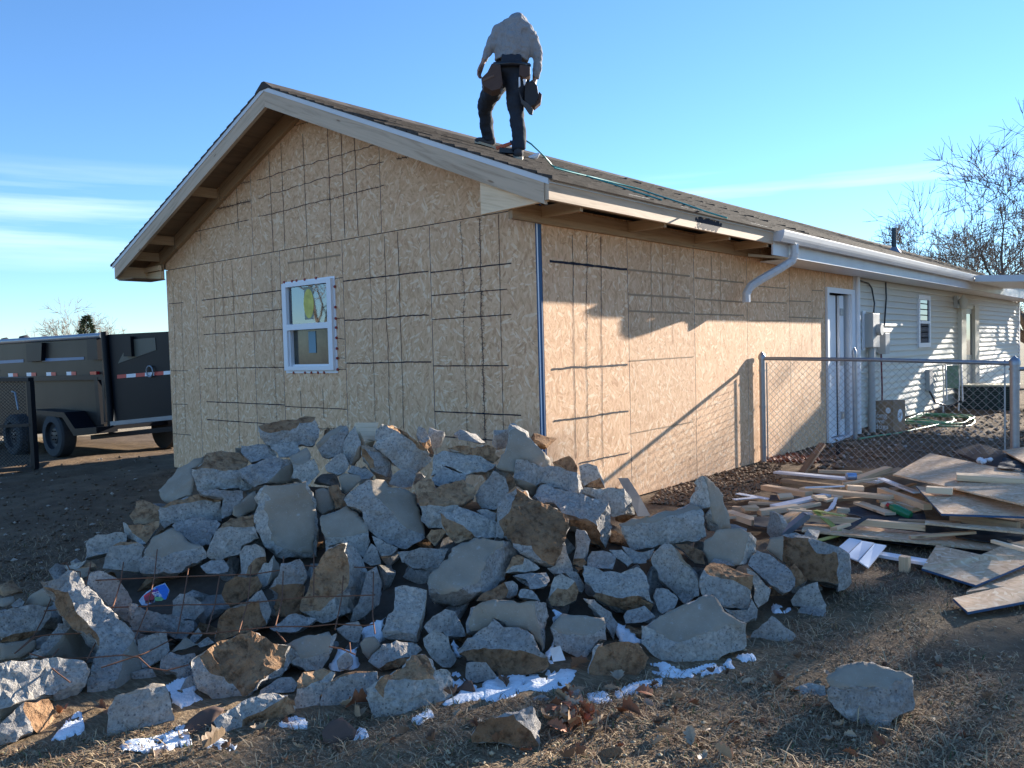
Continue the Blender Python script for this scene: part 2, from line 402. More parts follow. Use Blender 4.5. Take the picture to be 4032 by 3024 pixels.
# backing inside the sheathing so joints read dark, with the openings left free
m = MB()
m.box((-5.94, WX0), (.004, .08), (-.1, 2.44)).box((WX1, -.02), (.004, .08), (-.1, 2.44)).box((WX0, WX1), (.004, .08), (-.1, WZ0)).box((WX0, WX1), (.004, .08), (WZ1, 2.44))
m.build('gable_framing', MAT['dark'], house)
m = MB(); U = [(-5.94, 2.44), (-.02, 2.44), (-.02, ud(-.02)), (RX, ud(RX)), (-5.94, ud(-5.94))]
m.face([(u, .01, z) for u, z in U]); m.build('gable_backing', MAT['dark'], house)
m = MB(); m.box((-.09, -.002), (0.09, 6.13), (-.1, 2.5)).box((-.09, -.002), (6.13, 7.02), (2.04, 2.5)).box((-.09, -.002), (7.02, 20), (-.1, 2.5)); m.build('side_framing', MAT['dark'], house)
# rear and left walls with an opening seen through the gable window
m = MB(); m.box((-5.95, -5.87), (.08, 1.55), (-.1, 2.5)).box((-5.95, -5.87), (2.75, 20), (-.1, 2.5)).box((-5.95, -5.87), (1.55, 2.75), (-.1, 1.50)).box((-5.95, -5.87), (1.55, 2.75), (1.93, 2.5)); m.build('left_wall', MAT['grey_box'], house)
m = MB(); m.box((-5.95, 0), (20, 20.1), (-.1, 2.5)); m.face([(-5.95, 20.05, 2.5), (0, 20.05, 2.5), (RX, 20.05, 3.85)]); m.build('rear_wall', MAT['siding'], house)
m = MB(); m.box((-5.86, -.1), (.1, 19.9), (-.11, -.06)); m.build('floor_slab', MAT['dark'], house)
m = MB(); m.box((-5.86, -.1), (.1, 19.9), (2.42, 2.44)); m.build('interior_ceiling', MAT['dark'], house)
m = MB(); m.box((-5.86, -.1), (3.6, 3.7), (-.06, 2.42)); m.build('interior_partition', MAT['wood_brown'], house)
# blue and white strips at the corner
for a, b, mt in ((-.034, -.022, 'blue_edge'), (-.022, -.011, 'white'), (-.011, .011, 'blue_edge')):
    MB().box((a, b), (-.016, -.001), (-.02, 2.42)).build('corner_strip', MAT[mt], house)

def stroke(m, pts, w, plane, wob=0.0, off=.0145, fuzzy=0, seed=0):
    """ink line as a narrow strip lying on the sheathing"""
    rnd = random.Random(seed); pr = (lambda x, y: ony(x, y, -off)) if plane == 'y' else (lambda x, y: onx(x, y, off))
    P3 = [pr(*p) for p in pts]; fine = []
    for a, b in zip(P3[:-1], P3[1:]):
        n = max(2, int(np.linalg.norm(b-a)/.035))
        for i in range(n): fine.append(a+(b-a)*i/n)
    fine.append(P3[-1])
    nrm = np.array((0, -1, 0) if plane == 'y' else (1, 0, 0), float)
    dr = fine[-1]-fine[0]; dr /= np.linalg.norm(dr); sd = np.cross(nrm, dr)
    dev, prev = 0, None
    for i, p in enumerate(fine):
        dev = dev*.75+rnd.uniform(-wob, wob)
        ww = w*rnd.uniform(.75, 1.2)
        a, b = p+sd*(dev-ww/2), p+sd*(dev+ww/2)
        if prev is not None: m.face([prev[0], a, b, prev[1]])
        prev = (a, b)
        for _ in range(fuzzy):
            q = p+dr*rnd.uniform(0, .035); s = rnd.uniform(.008, .03)
            e = q+sd*s*rnd.choice((-1, 1))+dr*rnd.uniform(-.02, .02)+nrm*.0006
            q = q+nrm*.0006
            m.face([q-dr*.002, q+dr*.002, e+dr*.001, e-dr*.001])
LG = [  # panel, colour, width, wobble, fuzz, points (gable)
 (1,'k',.010,.001,0,(178,900),(560,853)),(1,'k',.009,.001,0,(182,982),(565,944)),(1,'k',.008,.001,0,(187,1066),(568,1041)),(1,'k',.009,.001,0,(190,1230),(575,1224)),
 (1,'k',.010,.001,0,(200,1390),(580,1406)),(1,'k',.010,.001,0,(203,1477),(500,1497)),(0,'k',.007,0,0,(18,917),(88,911)),(0,'k',.007,0,0,(28,1241),(112,1241)),
 (0,'k',.007,0,0,(38,1402),(108,1403)),(0,'k',.007,0,0,(40,1545),(125,1552)),(7,'k',.011,.002,0,(862,808),(1273,759)),(7,'k',.011,.004,0,(868,998),(1276,970)),
 (7,'k',.011,.002,0,(878,1204),(1287,1197)),(8,'k',.010,.001,0,(1285,765),(1675,720)),(8,'k',.008,.001,0,(1290,877),(1655,846)),(8,'k',.008,.001,0,(1293,994),(1675,968)),
 (8,'k',.009,.001,0,(1297,1217),(1662,1216)),(8,'k',.010,.001,0,(1303,1438),(1722,1456)),(8,'k',.010,.001,0,(1306,1556),(1650,1581)),(4,'k',.008,.001,0,(582,1413),(880,1427)),
 (3,'g',.018,.001,0,(593,720),(848,680)),(6,'k',.006,.002,0,(833,987),(865,985)),(6,'k',.006,.003,0,(838,1085),(870,1087)),(6,'k',.006,.003,0,(838,1180),(870,1182)),
 (1,'v',.004,.003,0,(232,720),(262,1600)),(1,'v',.004,.004,0,(275,712),(305,1600)),(1,'v',.005,.001,0,(322,708),(362,1620)),(1,'k',.003,.006,1,(512,690),(540,1480)),
 (7,'v',.004,.004,0,(988,590),(1018,1490)),(7,'v',.005,.006,0,(1060,590),(1088,1480)),(7,'v',.006,.003,0,(1125,570),(1155,1520)),(8,'k',.003,.008,1,(1430,515),(1462,1600)),
 (8,'k',.006,.006,4,(1522,505),(1548,1590)),(8,'k',.005,.001,0,(1612,485),(1638,1580)),(0,'v',.004,.001,0,(75,820),(100,1540)),(0,'k',.003,.006,1,(38,810),(60,1640)),
 (4,'v',.006,.001,0,(655,1340),(660,1460)),(4,'v',.006,.001,0,(762,1330),(768,1470)),(4,'k',.004,.003,3,(735,1522),(820,1518)),(3,'v',.004,.001,0,(668,640),(672,790)),(3,'v',.004,.001,0,(722,640),(724,780)),(3,'v',.004,.001,0,(778,625),(782,770)),
 (9,'k',.008,.001,0,(345,345),(354,560)),(9,'v',.007,.001,0,(168,540),(174,625)),(10,'k',.007,.001,0,(500,170),(524,668)),(10,'k',.007,.001,0,(560,140),(580,655)),(10,'k',.007,.001,0,(665,95),(688,635)),
 (10,'k',.007,.001,0,(785,60),(804,612)),(10,'k',.007,.001,0,(850,75),(870,600)),(10,'k',.007,.001,0,(915,95),(934,590)),(10,'k',.006,.007,0,(443,320),(1055,130)),
 (10,'k',.006,.007,0,(450,405),(1058,230)),(10,'k',.006,.004,1,(450,497),(1060,343)),(9,'k',.007,.001,0,(130,572),(405,510)),(9,'k',.007,.004,6,(235,460),(410,420)),(9,'k',.005,.004,4,(350,335),(410,325)),
 (10,'v',.005,.003,1,(610,60),(720,28)),(11,'k',.008,.003,5,(1120,215),(1230,195))]
LS = [(0,'k',.020,.002,0,(165,330),(605,377)),(0,'k',.016,.003,1,(178,943),(608,915)),(0,'k',.014,.003,1,(190,1240),(613,1180)),(0,'k',.011,.003,1,(333,1478),(615,1420)),
 (1,'g',.018,.001,0,(612,378),(962,415)),(2,'g',.016,.001,0,(990,425),(1268,452)),(1,'g',.018,.001,0,(612,518),(962,540)),(2,'g',.016,.001,0,(990,543),(1268,563)),(1,'g',.018,.001,0,(615,612),(962,626)),
 (2,'g',.016,.001,0,(990,630),(1268,637)),(3,'g',.014,.001,0,(1295,468),(1510,485)),(3,'g',.014,.001,0,(1300,560),(1512,568)),(3,'g',.014,.001,0,(1298,668),(1512,668)),(4,'g',.014,.001,0,(1655,495),(1718,498)),
 (4,'g',.014,.001,0,(1524,555),(1650,560)),(4,'g',.014,.001,0,(1524,648),(1718,655)),(1,'g',.010,.001,0,(620,895),(985,872)),(1,'g',.008,.001,0,(620,1310),(985,1240)),
 (0,'v',.007,.005,0,(295,180),(315,1450)),(0,'k',.006,.006,1,(375,180),(385,1440)),(0,'v',.007,.002,0,(455,190),(470,1500)),(1,'g',.008,.001,0,(740,210),(745,760)),(1,'g',.007,.001,0,(805,240),(806,600)),(1,'g',.007,.001,0,(865,235),(868,800)),
 (2,'g',.008,.001,0,(1085,300),(1088,650)),(2,'g',.008,.001,0,(1135,300),(1137,650)),(4,'g',.010,.001,0,(1655,420),(1658,850))]
inkm = {'k': MAT['ink'], 'v': MAT['ink'], 'g': MAT['ink_grey']}
for table, panels, plane, rr in ((LG, gable, 'y', r7), (LS, side, 'x', r8)):
    for q, (pk, c, w, wob, fz, *pts) in enumerate(table):
        m = MB(); stroke(m, [rr(*p) for p in pts], w, plane, wob, .0145+.00008*(q % 9), fz, q)
        ik = m.build('ink_line', inkm[c], panels[pk])
        if fz: ik['kind'] = 'stuff'

# ---- gable window
dark_glass = NT('dark_screened_glass'); dark_glass.set(col=dark_glass.ramp(dark_glass.noise(dark_glass.co(), 9, 3), (.35, (.035, .04, .038)), (.7, (.085, .08, .06))), rough=.12, spec=.5); dark_glass = dark_glass.m
win = MB().box((-3.435, -2.565), (-.020, -.0125), (1.155, 2.105)).build('window', MAT['white'], house)
# flange is split so the opening stays free
bm_ = bpy.data.meshes.new('window'); mm = MB()
for a in (((-3.435, WX0+.02), (1.155, 2.105)), ((WX1-.02, -2.565), (1.155, 2.105)), ((WX0+.02, WX1-.02), (1.155, WZ0+.02)), ((WX0+.02, WX1-.02), (WZ1-.02, 2.105))):
    mm.box(a[0], (-.0205, -.0125), a[1])
for a in (((-3.415, -3.345), (1.185, 2.085)), ((-2.655, -2.585), (1.185, 2.085)), ((-3.345, -2.655), (1.185, 1.225)), ((-3.345, -2.655), (2.045, 2.085)), ((-3.345, -2.655), (1.60, 1.66))):
    mm.box(a[0], (-.055, .05), a[1])
tmp = mm.build('window_frame_tmp', MAT['white'], house); win.data = tmp.data; bpy.data.objects.remove(tmp)
MB().box((-3.345, -2.655), (-.018, -.012), (1.66, 2.045)).build('glass_pane', MAT['glass'], win)
MB().box((-3.325, -2.655), (.012, .018), (1.245, 1.60)).build('glass_pane', dark_glass, win)
m = MB().box((-3.345, -3.325), (-.03, .03), (1.225, 1.60)).box((-3.325, -2.655), (-.01, .03), (1.225, 1.245)); m.build('lower_sash', MAT['white'], win)
for z0, z1, yy, c in ((1.66, 2.045, -.005, 'white'), (1.245, 1.60, .025, 'grey_metal')):
    for i in (1, 2): MB().box((-3.345+.23*i-.009, -3.345+.23*i+.009), (yy-.003, yy+.003), (z0, z1)).build('grille_bar', MAT[c], win)
    MB().box((-3.345, -2.655), (yy-.004, yy+.004), ((z0+z1)/2-.009, (z0+z1)/2+.009)).build('grille_bar', MAT[c], win)
m = MB(); c = [(-3.0+.085*math.cos(a), -.0195, 1.86+.15*math.sin(a)) for a in np.linspace(0, 2*math.pi, 24, endpoint=False)]
m.face(c); m.build('oval_sticker', plain('yellow_sticker', (.55, .50, .10), .5, var=.5, scale=14), win)
m = MB(); m.face([(-3.075, -.0185, 1.70), (-2.925, -.0185, 1.70), (-2.925, -.0185, 2.03), (-3.075, -.0185, 2.03)]); m.build('paper_label', plain('sticker_paper', (.20, .23, .19), .5, var=.6, scale=20), win)
MB().box((-3.06, -2.94), (.006, .0105), (1.36, 1.58)).build('paper_label', plain('blue_paper', (.16, .27, .33), .6), win)
for x in (-3.41, -3.27, -3.19, -3.05, -2.86): MB().disc((x, -.023, 2.107-.0), (0, -1, 0), .014, .008, 8).build('cap_nail', MAT['red'], win)
for z in (2.0, 1.80, 1.69, 1.60, 1.50, 1.395, 1.30, 1.19): MB().disc((-2.562, -.023, z), (0, -1, 0), .014, .008, 8).build('cap_nail', MAT['red'], win)
for x in (-3.30, -3.10, -2.99, -2.88, -2.78): MB().disc((x, -.023, 1.160), (0, -1, 0), .014, .008, 8).build('cap_nail', MAT['red'], win)

# ---- roof
def slope_quad(m, side, x0, x1, y0, y1, dz, t, mi=0):
    """slab following one roof slope between two distances from the ridge"""
    s = 1 if side > 0 else -1; X0, X1 = RX+s*x0, RX+s*x1
    m.hexa([(X0, y0, rz(X0)+dz-t), (X1, y0, rz(X1)+dz-t), (X1, y1, rz(X1)+dz-t), (X0, y1, rz(X0)+dz-t), (X0, y0, rz(X0)+dz), (X1, y0, rz(X1)+dz), (X1, y1, rz(X1)+dz), (X0, y1, rz(X0)+dz)], mi)
m = MB()
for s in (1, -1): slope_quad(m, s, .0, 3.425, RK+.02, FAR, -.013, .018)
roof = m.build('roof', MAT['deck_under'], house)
rr_ = random.Random(3)
ncr = 26; exl = 3.46/ncr
for s in (1, -1):
    for k in range(ncr):
        x0, x1 = k*exl, (k+1)*exl+.012
        m = MB(); y = RK-.012
        segs = []
        if s > 0:
            while y < FAR:
                L = rr_.uniform(.25, .6) if y < 8 else rr_.uniform(1.5, 3)
                y2 = min(FAR+.05, y+L); segs.append((y, y2, rr_.uniform(-.004, .004)+(.016 if y > 5.2 else 0))); y = y2
        else: segs = [(y, y+.5, 0), (y+.5, FAR, 0)]
        for a, b, j in segs:
            X0, X1 = RX+s*x0, RX+s*x1; up0, up1 = .000+j*.3, .012+j
            m.hexa([(X0, a, rz(X0)-.012), (X1, a, rz(X1)-.012), (X1, b, rz(X1)-.012), (X0, b, rz(X0)-.012), (X0, a, rz(X0)+up0), (X1, a, rz(X1)+up1), (X1, b, rz(X1)+up1), (X0, b, rz(X0)+up0)])
        m.build('shingle_course', MAT['shingle'], roof)
m = MB(); m.hexa([(RX-.13, RK-.015, rz(RX-.13)+.012), (RX+.13, RK-.015, rz(RX+.13)+.012), (RX+.13, FAR, rz(RX+.13)+.012), (RX-.13, FAR, rz(RX-.13)+.012), (RX-.02, RK-.015, RZ0+.03), (RX+.02, RK-.015, RZ0+.03), (RX+.02, FAR, RZ0+.03), (RX-.02, FAR, RZ0+.03)])
m.build('ridge_cap', MAT['shingle'], roof)
# rake boards and white drip edge, right and left of the peak
def rake(s, z0, z1, y0, y1, x0, x1, mat, name):
    m = MB(); A, B = RX+s*x0, RX+s*x1
    m.hexa([(A, y0, rz(A)+z0), (B, y0, rz(B)+z0), (B, y1, rz(B)+z0), (A, y1, rz(A)+z0), (A, y0, rz(A)+z1), (B, y0, rz(B)+z1), (B, y1, rz(B)+z1), (A, y1, rz(A)+z1)])
    return m.build(name, MAT[mat], house)
for s in (1, -1):
    rake(s, -.205, -.05, RK, RK+.036, .0, 3.385, 'wood_old', 'rake_board')
    rake(s, -.055, -.008, RK-.006, RK+.004, .0, 3.43, 'white_metal', 'drip_edge')
# rafters against the gable under the overhang (left slope, three lengths), blocks between
for a, b in ((.05, 1.55), (1.57, 2.62), (2.64, 3.05)):
    rake(-1, -.20, -.035, -.062, -.014, a, b, 'wood_tan', 'barge_rafter')
rake(1, -.20, -.035, -.062, -.014, .05, 2.9, 'wood_tan', 'barge_rafter')
for x in (-4.60, -5.63, -6.02):
    MB().box((x-.02, x+.02), (RK+.037, -.063), (rz(x)-.14, rz(x)-.034)).build('lookout_block', MAT['wood_tan'], house)
# box returns at both eaves
for (x0, x1, z0, z1, yy) in ((-6.36, -5.95, 2.34, 2.43, -.075), (-6.36, -5.95, 2.44, 2.50, -.10)):
    MB().box((x0, x1), (yy, yy+.035), (z0, z1)).build('eave_return_board', MAT['wood_pale'], house)
MB().box((-6.38, -6.345), (RK+.037, -.05), (2.335, 2.50)).build('eave_return_board', MAT['wood_pale'], house)
MB().box((-6.345, -5.952), (-.05, -.03), (2.33, 2.62)).build('eave_backing', MAT['wood_tan'], house)
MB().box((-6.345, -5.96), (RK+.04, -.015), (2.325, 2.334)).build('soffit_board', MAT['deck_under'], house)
m = MB(); Y = RK+.04
m.hexa([(-.27, Y, 2.395), (.40, Y, 2.395), (.40, Y+.03, 2.395), (-.27, Y+.03, 2.395), (-.27, Y, rz(-.27)-.206), (.40, Y, rz(.40)-.130), (.40, Y+.03, rz(.40)-.130), (-.27, Y+.03, rz(-.27)-.206)])
m = MB()
m.hexa([(-.23, RK+.038, 2.36), (.40, RK+.038, 2.375), (.40, RK+.07, 2.375), (-.23, RK+.07, 2.36), (-.23, RK+.038, 2.60), (.40, RK+.038, 2.42), (.40, RK+.07, 2.42), (-.23, RK+.07, 2.60)])
m.build('eave_return_board', MAT['wood_pale'], house)
# eave of the addition: fascia, ledger, lookouts
MB().box((.415, .451), (RK+.002, 3.36), (2.375, 2.49)).build('fascia_board', MAT['wood_old'], house)
m = MB(); m.box((.452, .458), (RK, 3.42), (2.49, 2.54)).box((.40, .458), (RK, 3.42), (2.5335, 2.539)); m.build('drip_edge', MAT['white_metal'], house)
MB().box((.0125, .05), (RK+.075, 3.95), (2.30, 2.43)).build('ledger_board', MAT['wood_tan'], house)
for y in (-.02, 1.20, 2.42, 3.30):
    MB().box((.052, .413), (y-.019, y+.019), (2.345, 2.43)).build('lookout_block', MAT['wood_tan'], house)
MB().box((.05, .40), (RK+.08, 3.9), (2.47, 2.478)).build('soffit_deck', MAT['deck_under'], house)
m = MB(); r_ = random.Random(5)
for i in range(240):
    y, z = r_.gauss(1.92, .14), r_.gauss(2.44, .03)
    if 1.66 < y < 2.2 and 2.385 < z < 2.485:
        a, b = r_.uniform(.006, .03), r_.uniform(.006, .018); m.face([(.4516+i*2e-6, y-a, z-b), (.4516+i*2e-6, y+a, z-b*.6), (.4516+i*2e-6, y+a*.8, z+b), (.4516+i*2e-6, y-a*.7, z+b*.8)])
m.build('tar_smear', MAT['ink'], house)
# gutter, soffit and downspout of the older part
m = MB(); prof = [(.45, 2.50), (.45, 2.405), (.535, 2.395), (.555, 2.43), (.565, 2.455), (.575, 2.50), (.575, 2.512), (.563, 2.512)]
for i in range(len(prof)-1):
    (a, b), (c, d) = prof[i], prof[i+1]
    m.face([(a, 3.36, b), (a, 12.3, b), (c, 12.3, d), (c, 3.36, d)])
m.face([(p[0], 3.36, p[1]) for p in prof]); m.build('gutter', MAT['white_metal'], house)
MB().box((.03, .452), (3.98, 20.2), (2.262, 2.274)).build('soffit_panel', MAT['white'], house)
MB().box((.43, .449), (3.36, 20.2), (2.262, 2.50)).build('fascia_board', MAT['white_metal'], house)
m = MB(); m.hexa([(.06, 3.60, 2.30), (.44, 3.95, 2.25), (.44, 3.98, 2.25), (.06, 3.63, 2.30), (.06, 3.60, 2.33), (.44, 3.95, 2.275), (.44, 3.98, 2.275), (.06, 3.63, 2.33)]); m.build('soffit_end_trim', MAT['cream'], house)
dsp = [(.51, 3.78, 2.40), (.51, 3.78, 2.30), (.49, 3.76, 2.22), (.40, 3.62, 2.13), (.27, 3.44, 2.02), (.20, 3.34, 1.95), (.17, 3.30, 1.87), (.17, 3.30, 1.78)]
m = MB().tube(dsp, .045, 8, 0, True, False)
for i in range(14):
    t = i/13; a = np.array(dsp[1+int(t*5)]); b = np.array(dsp[2+int(t*5)]); p = a+(b-a)*((t*5) % 1); d = (b-a)/np.linalg.norm(b-a)
    m.tube([p-d*.004, p+d*.004], .049, 8, 0, True, False)
m.build('downspout', MAT['white_metal'], house)
# vent pipe on the roof
def roofpt(x, y, off=.02):
    d = ray(x, y); n = np.array([RS, 0, 1.0]); t = (RZ0+RS*RX+off-n@CAM)/(n@d); return CAM+d*t
vp = roofpt(*r6(408, 1262), .0)
vp = np.array([min(vp[0], -.6), vp[1], 0]); vp = onx(*r6(408, 1255), -.9); vp[2] = rz(-.9)
m = MB().tube([vp-(0, 0, .05), vp+(0, 0, .48)], .045, 12).build('vent_pipe', MAT['pvc'], house)
MB().tube([vp+(0, 0, -.02), vp+(0, 0, .10)], [.14, .055], 12).build('pipe_flashing', MAT['grey_metal'], m)

# ---- siding of the older part
zb = .06
nb = 22; hb = (2.262-zb)/nb
for k in range(nb):
    z0, z1 = zb+k*hb, zb+(k+1)*hb
    m = MB()
    for a, b in ((7.27, 20.0),):
        # lap profile: bottom edge stands proud, half-height ridge (double four)
        pr = [(.004, z0), (.026, z0), (.010, z1)]
        m.hexa([(.002, a, z0), (.034, a, z0), (.034, b, z0), (.002, b, z0), (.002, a, z0+.018), (.034, a, z0+.018), (.034, b, z0+.018), (.002, b, z0+.018)]); m.hexa([(.002, a, z0+.018), (.031, a, z0+.018), (.031, b, z0+.018), (.002, b, z0+.018), (.002, a, z1+.004), (.008, a, z1+.004), (.008, b, z1+.004), (.002, b, z1+.004)])
    m.build('siding_board', MAT['siding'], house)
MB().box((.0, .012), (7.2, 20), (-.1, zb)).build('foundation_band', plain('brown_foundation', (.19, .12, .08), .9), house)
MB().box((.003, .036), (7.17, 7.268), (-.02, 2.262)).build('corner_trim', MAT['white'], house)
MB().box((.003, .036), (19.98, 20.12), (0, 2.262)).build('corner_trim', MAT['white'], house)
# ---- door in the side wall (ajar, white)
door = MB()
door.box((.013, .045), (6.06, 6.13), (-.02, 2.07)).box((.013, .045), (7.02, 7.165), (-.02, 2.07)).box((.013, .045), (6.13, 7.02), (2.0, 2.07)).box((-.10, .0129), (6.13, 6.15), (0, 2.0)).box((-.10, .0129), (6.985, 7.02), (0, 2.0)).box((-.12, .05), (6.13, 7.02), (-.03, .0))
door = door.build('door', MAT['white'], house)
MB().box((-.105, -.06), (6.155, 6.66), (.02, 1.98)).build('door_slab', MAT['white'], door)
MB().box((-.11, -.055), (6.665, 6.70), (.02, 1.98)).build('weather_strip', MAT['black'], door)
MB().box((-.10, -.02), (6.70, 6.86), (.02, 1.98)).build('door_edge', MAT['white'], door)
MB().box((-.11, -.03), (6.865, 6.90), (.02, 1.98)).build('weather_strip', MAT['black'], door)
for z in (.3, 1.05, 1.75): MB().box((-.018, -.008), (6.70, 6.83), (z-.05, z+.05)).build('hinge', MAT['galv'], door)
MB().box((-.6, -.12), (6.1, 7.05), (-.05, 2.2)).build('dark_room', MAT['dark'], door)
# ---- narrow window in the siding
w2 = MB()
for a, b in (((10.44, 10.52), (1.20, 2.12)), ((11.13, 11.21), (1.20, 2.12)), ((10.52, 11.13), (1.20, 1.28)), ((10.52, 11.13), (2.04, 2.12)), ((10.52, 11.13), (1.62, 1.67))): w2.box((.012, .055), a, b)
w2 = w2.build('window', MAT['white'], house)
gl2 = NT('dark_window_glass'); gl2.set(col=(.03, .035, .04), rough=.05, spec=.8)
MB().box((.028, .034), (10.52, 11.13), (1.67, 2.04)).build('glass_pane', gl2.m, w2)
MB().box((.028, .034), (10.52, 11.13), (1.28, 1.62)).build('glass_pane', plain('insect_screen', (.09, .09, .10), .8), w2)
# ---- rear doorway with cream trim
d2 = MB()
d2.box((.012, .10), (13.35, 13.75), (.1, 2.03)).box((.012, .10), (14.55, 14.95), (.1, 2.03)).box((.012, .07), (13.75, 14.55), (1.96, 2.03))
d2 = d2.build('door', MAT['cream'], house)
MB().box((.03, .045), (13.75, 14.55), (.15, 1.96)).build('storm_door', plain('storm_door', (.34, .34, .32), .4), d2)
MB().box((.046, .05), (13.9, 14.45), (1.0, 1.85)).build('glass_pane', gl2.m, d2)
# ---- meter boxes, conduits and lamp on the siding
e1 = MB().box((.028, .17), (7.55, 7.86), (1.24, 1.74)).build('meter_box', MAT['grey_box'], house, bevel=.006)
MB().disc((.20, 7.74, 1.50), (1, 0, 0), .085, .08, 16).build('meter_dial', MAT['grey_box'], e1)
MB().box((.028, .05), (7.48, 7.6), (1.2, 1.78)).build('mounting_board', MAT['white'], e1)
MB().box((.028, .15), (8.20, 8.42), (1.13, 1.45)).build('junction_box', MAT['grey_box'], house, bevel=.006)
MB().tube([(.09, 7.72, -.1), (.09, 7.72, 1.24)], .05, 10).build('conduit', MAT['grey_box'], house)
MB().tube([(.06, 7.22, .0), (.06, 7.22, 2.26)], .035, 10).build('conduit', MAT['white'], house)
MB().tube([(.07, 8.25, -.05), (.075, 8.27, .6), (.07, 8.25, 1.13)], .014, 6).build('cable', plain('maroon_cable', (.16, .03, .04), .6), house)
MB().tube([(.05, 7.3, 2.22), (.05, 7.75, 2.19), (.05, 7.9, 2.12), (.07, 7.95, 1.9), (.07, 7.9, 1.74)], .012, 6).build('cable', MAT['black'], house)
MB().tube([(.045, 8.6, 2.25), (.045, 8.62, 2.0), (.05, 8.5, 1.6), (.06, 8.35, 1.45)], .012, 6).build('cable', MAT['black'], house)
lm = MB().box((.03, .10), (13.0, 13.16), (1.95, 2.19)).build('wall_lamp', MAT['grey_box'], house)
MB().tube([(.19, 13.1, 1.92), (.19, 13.1, 2.08), (.19, 13.1, 2.2)], [.06, .10, .02], 8).build('lamp_shade', MAT['cream'], lm)
MB().box((.028, .10), (10.92, 11.15), (.42, .80)).build('disconnect_box', MAT['grey_box'], house)
MB().tube([(.06, 11.05, .42), (.12, 11.2, .2), (.3, 11.5, .1), (.5, 11.7, .25)], .018, 6).build('conduit', MAT['black'], house)

# ================================================================ PATIO COVER
pc = empty('patio_cover', (2.4, 13.9, 0), 'low white metal patio roof joining the far end of the gutter', 'patio cover')
m = MB(); m.hexa([(.46, 12.25, 2.40), (4.6, 12.25, 2.14), (4.6, 15.6, 2.14), (.46, 15.6, 2.40), (.46, 12.25, 2.44), (4.6, 12.25, 2.18), (4.6, 15.6, 2.18), (.46, 15.6, 2.44)]); m.build('roof_panel', MAT['white_metal'], pc)
m = MB(); m.hexa([(.58, 12.15, 2.385), (4.62, 12.15, 2.10), (4.62, 12.245, 2.10), (.58, 12.245, 2.385), (.58, 12.15, 2.50), (4.62, 12.15, 2.24), (4.62, 12.245, 2.24), (.58, 12.245, 2.50)]); m.build('edge_beam', MAT['white_metal'], pc)
for y in (12.5, 15.3): MB().box((4.3, 4.4), (y, y+.1), (-.25, 2.13)).build('post', MAT['white_metal'], pc)
# ================================================================ RUBBLE HEAP
TL = {'A': (300, 1620, .38462), 'B': (1000, 1620, .38462), 'C': (1700, 1620, .38462), 'D': (2350, 1850, .4749), 'E': (0, 2150, .38462), 'F': (750, 2150, .38462),
      'G': (1500, 2150, .38462), 'H': (0, 2500, .31646), 'I': (650, 2500, .31646), 'J': (1300, 2500, .31646), 'K': (1900, 2500, .5512), 'N': (1200, 2200, .6329), 'M': (2400, 2300, .7378), 'L': (2400, 1700, .5877), 'O': (2600, 1700, .6474)}
def tp(t, x, y): a = TL[t]; return a[0]+x*a[2], a[1]+y*a[2]
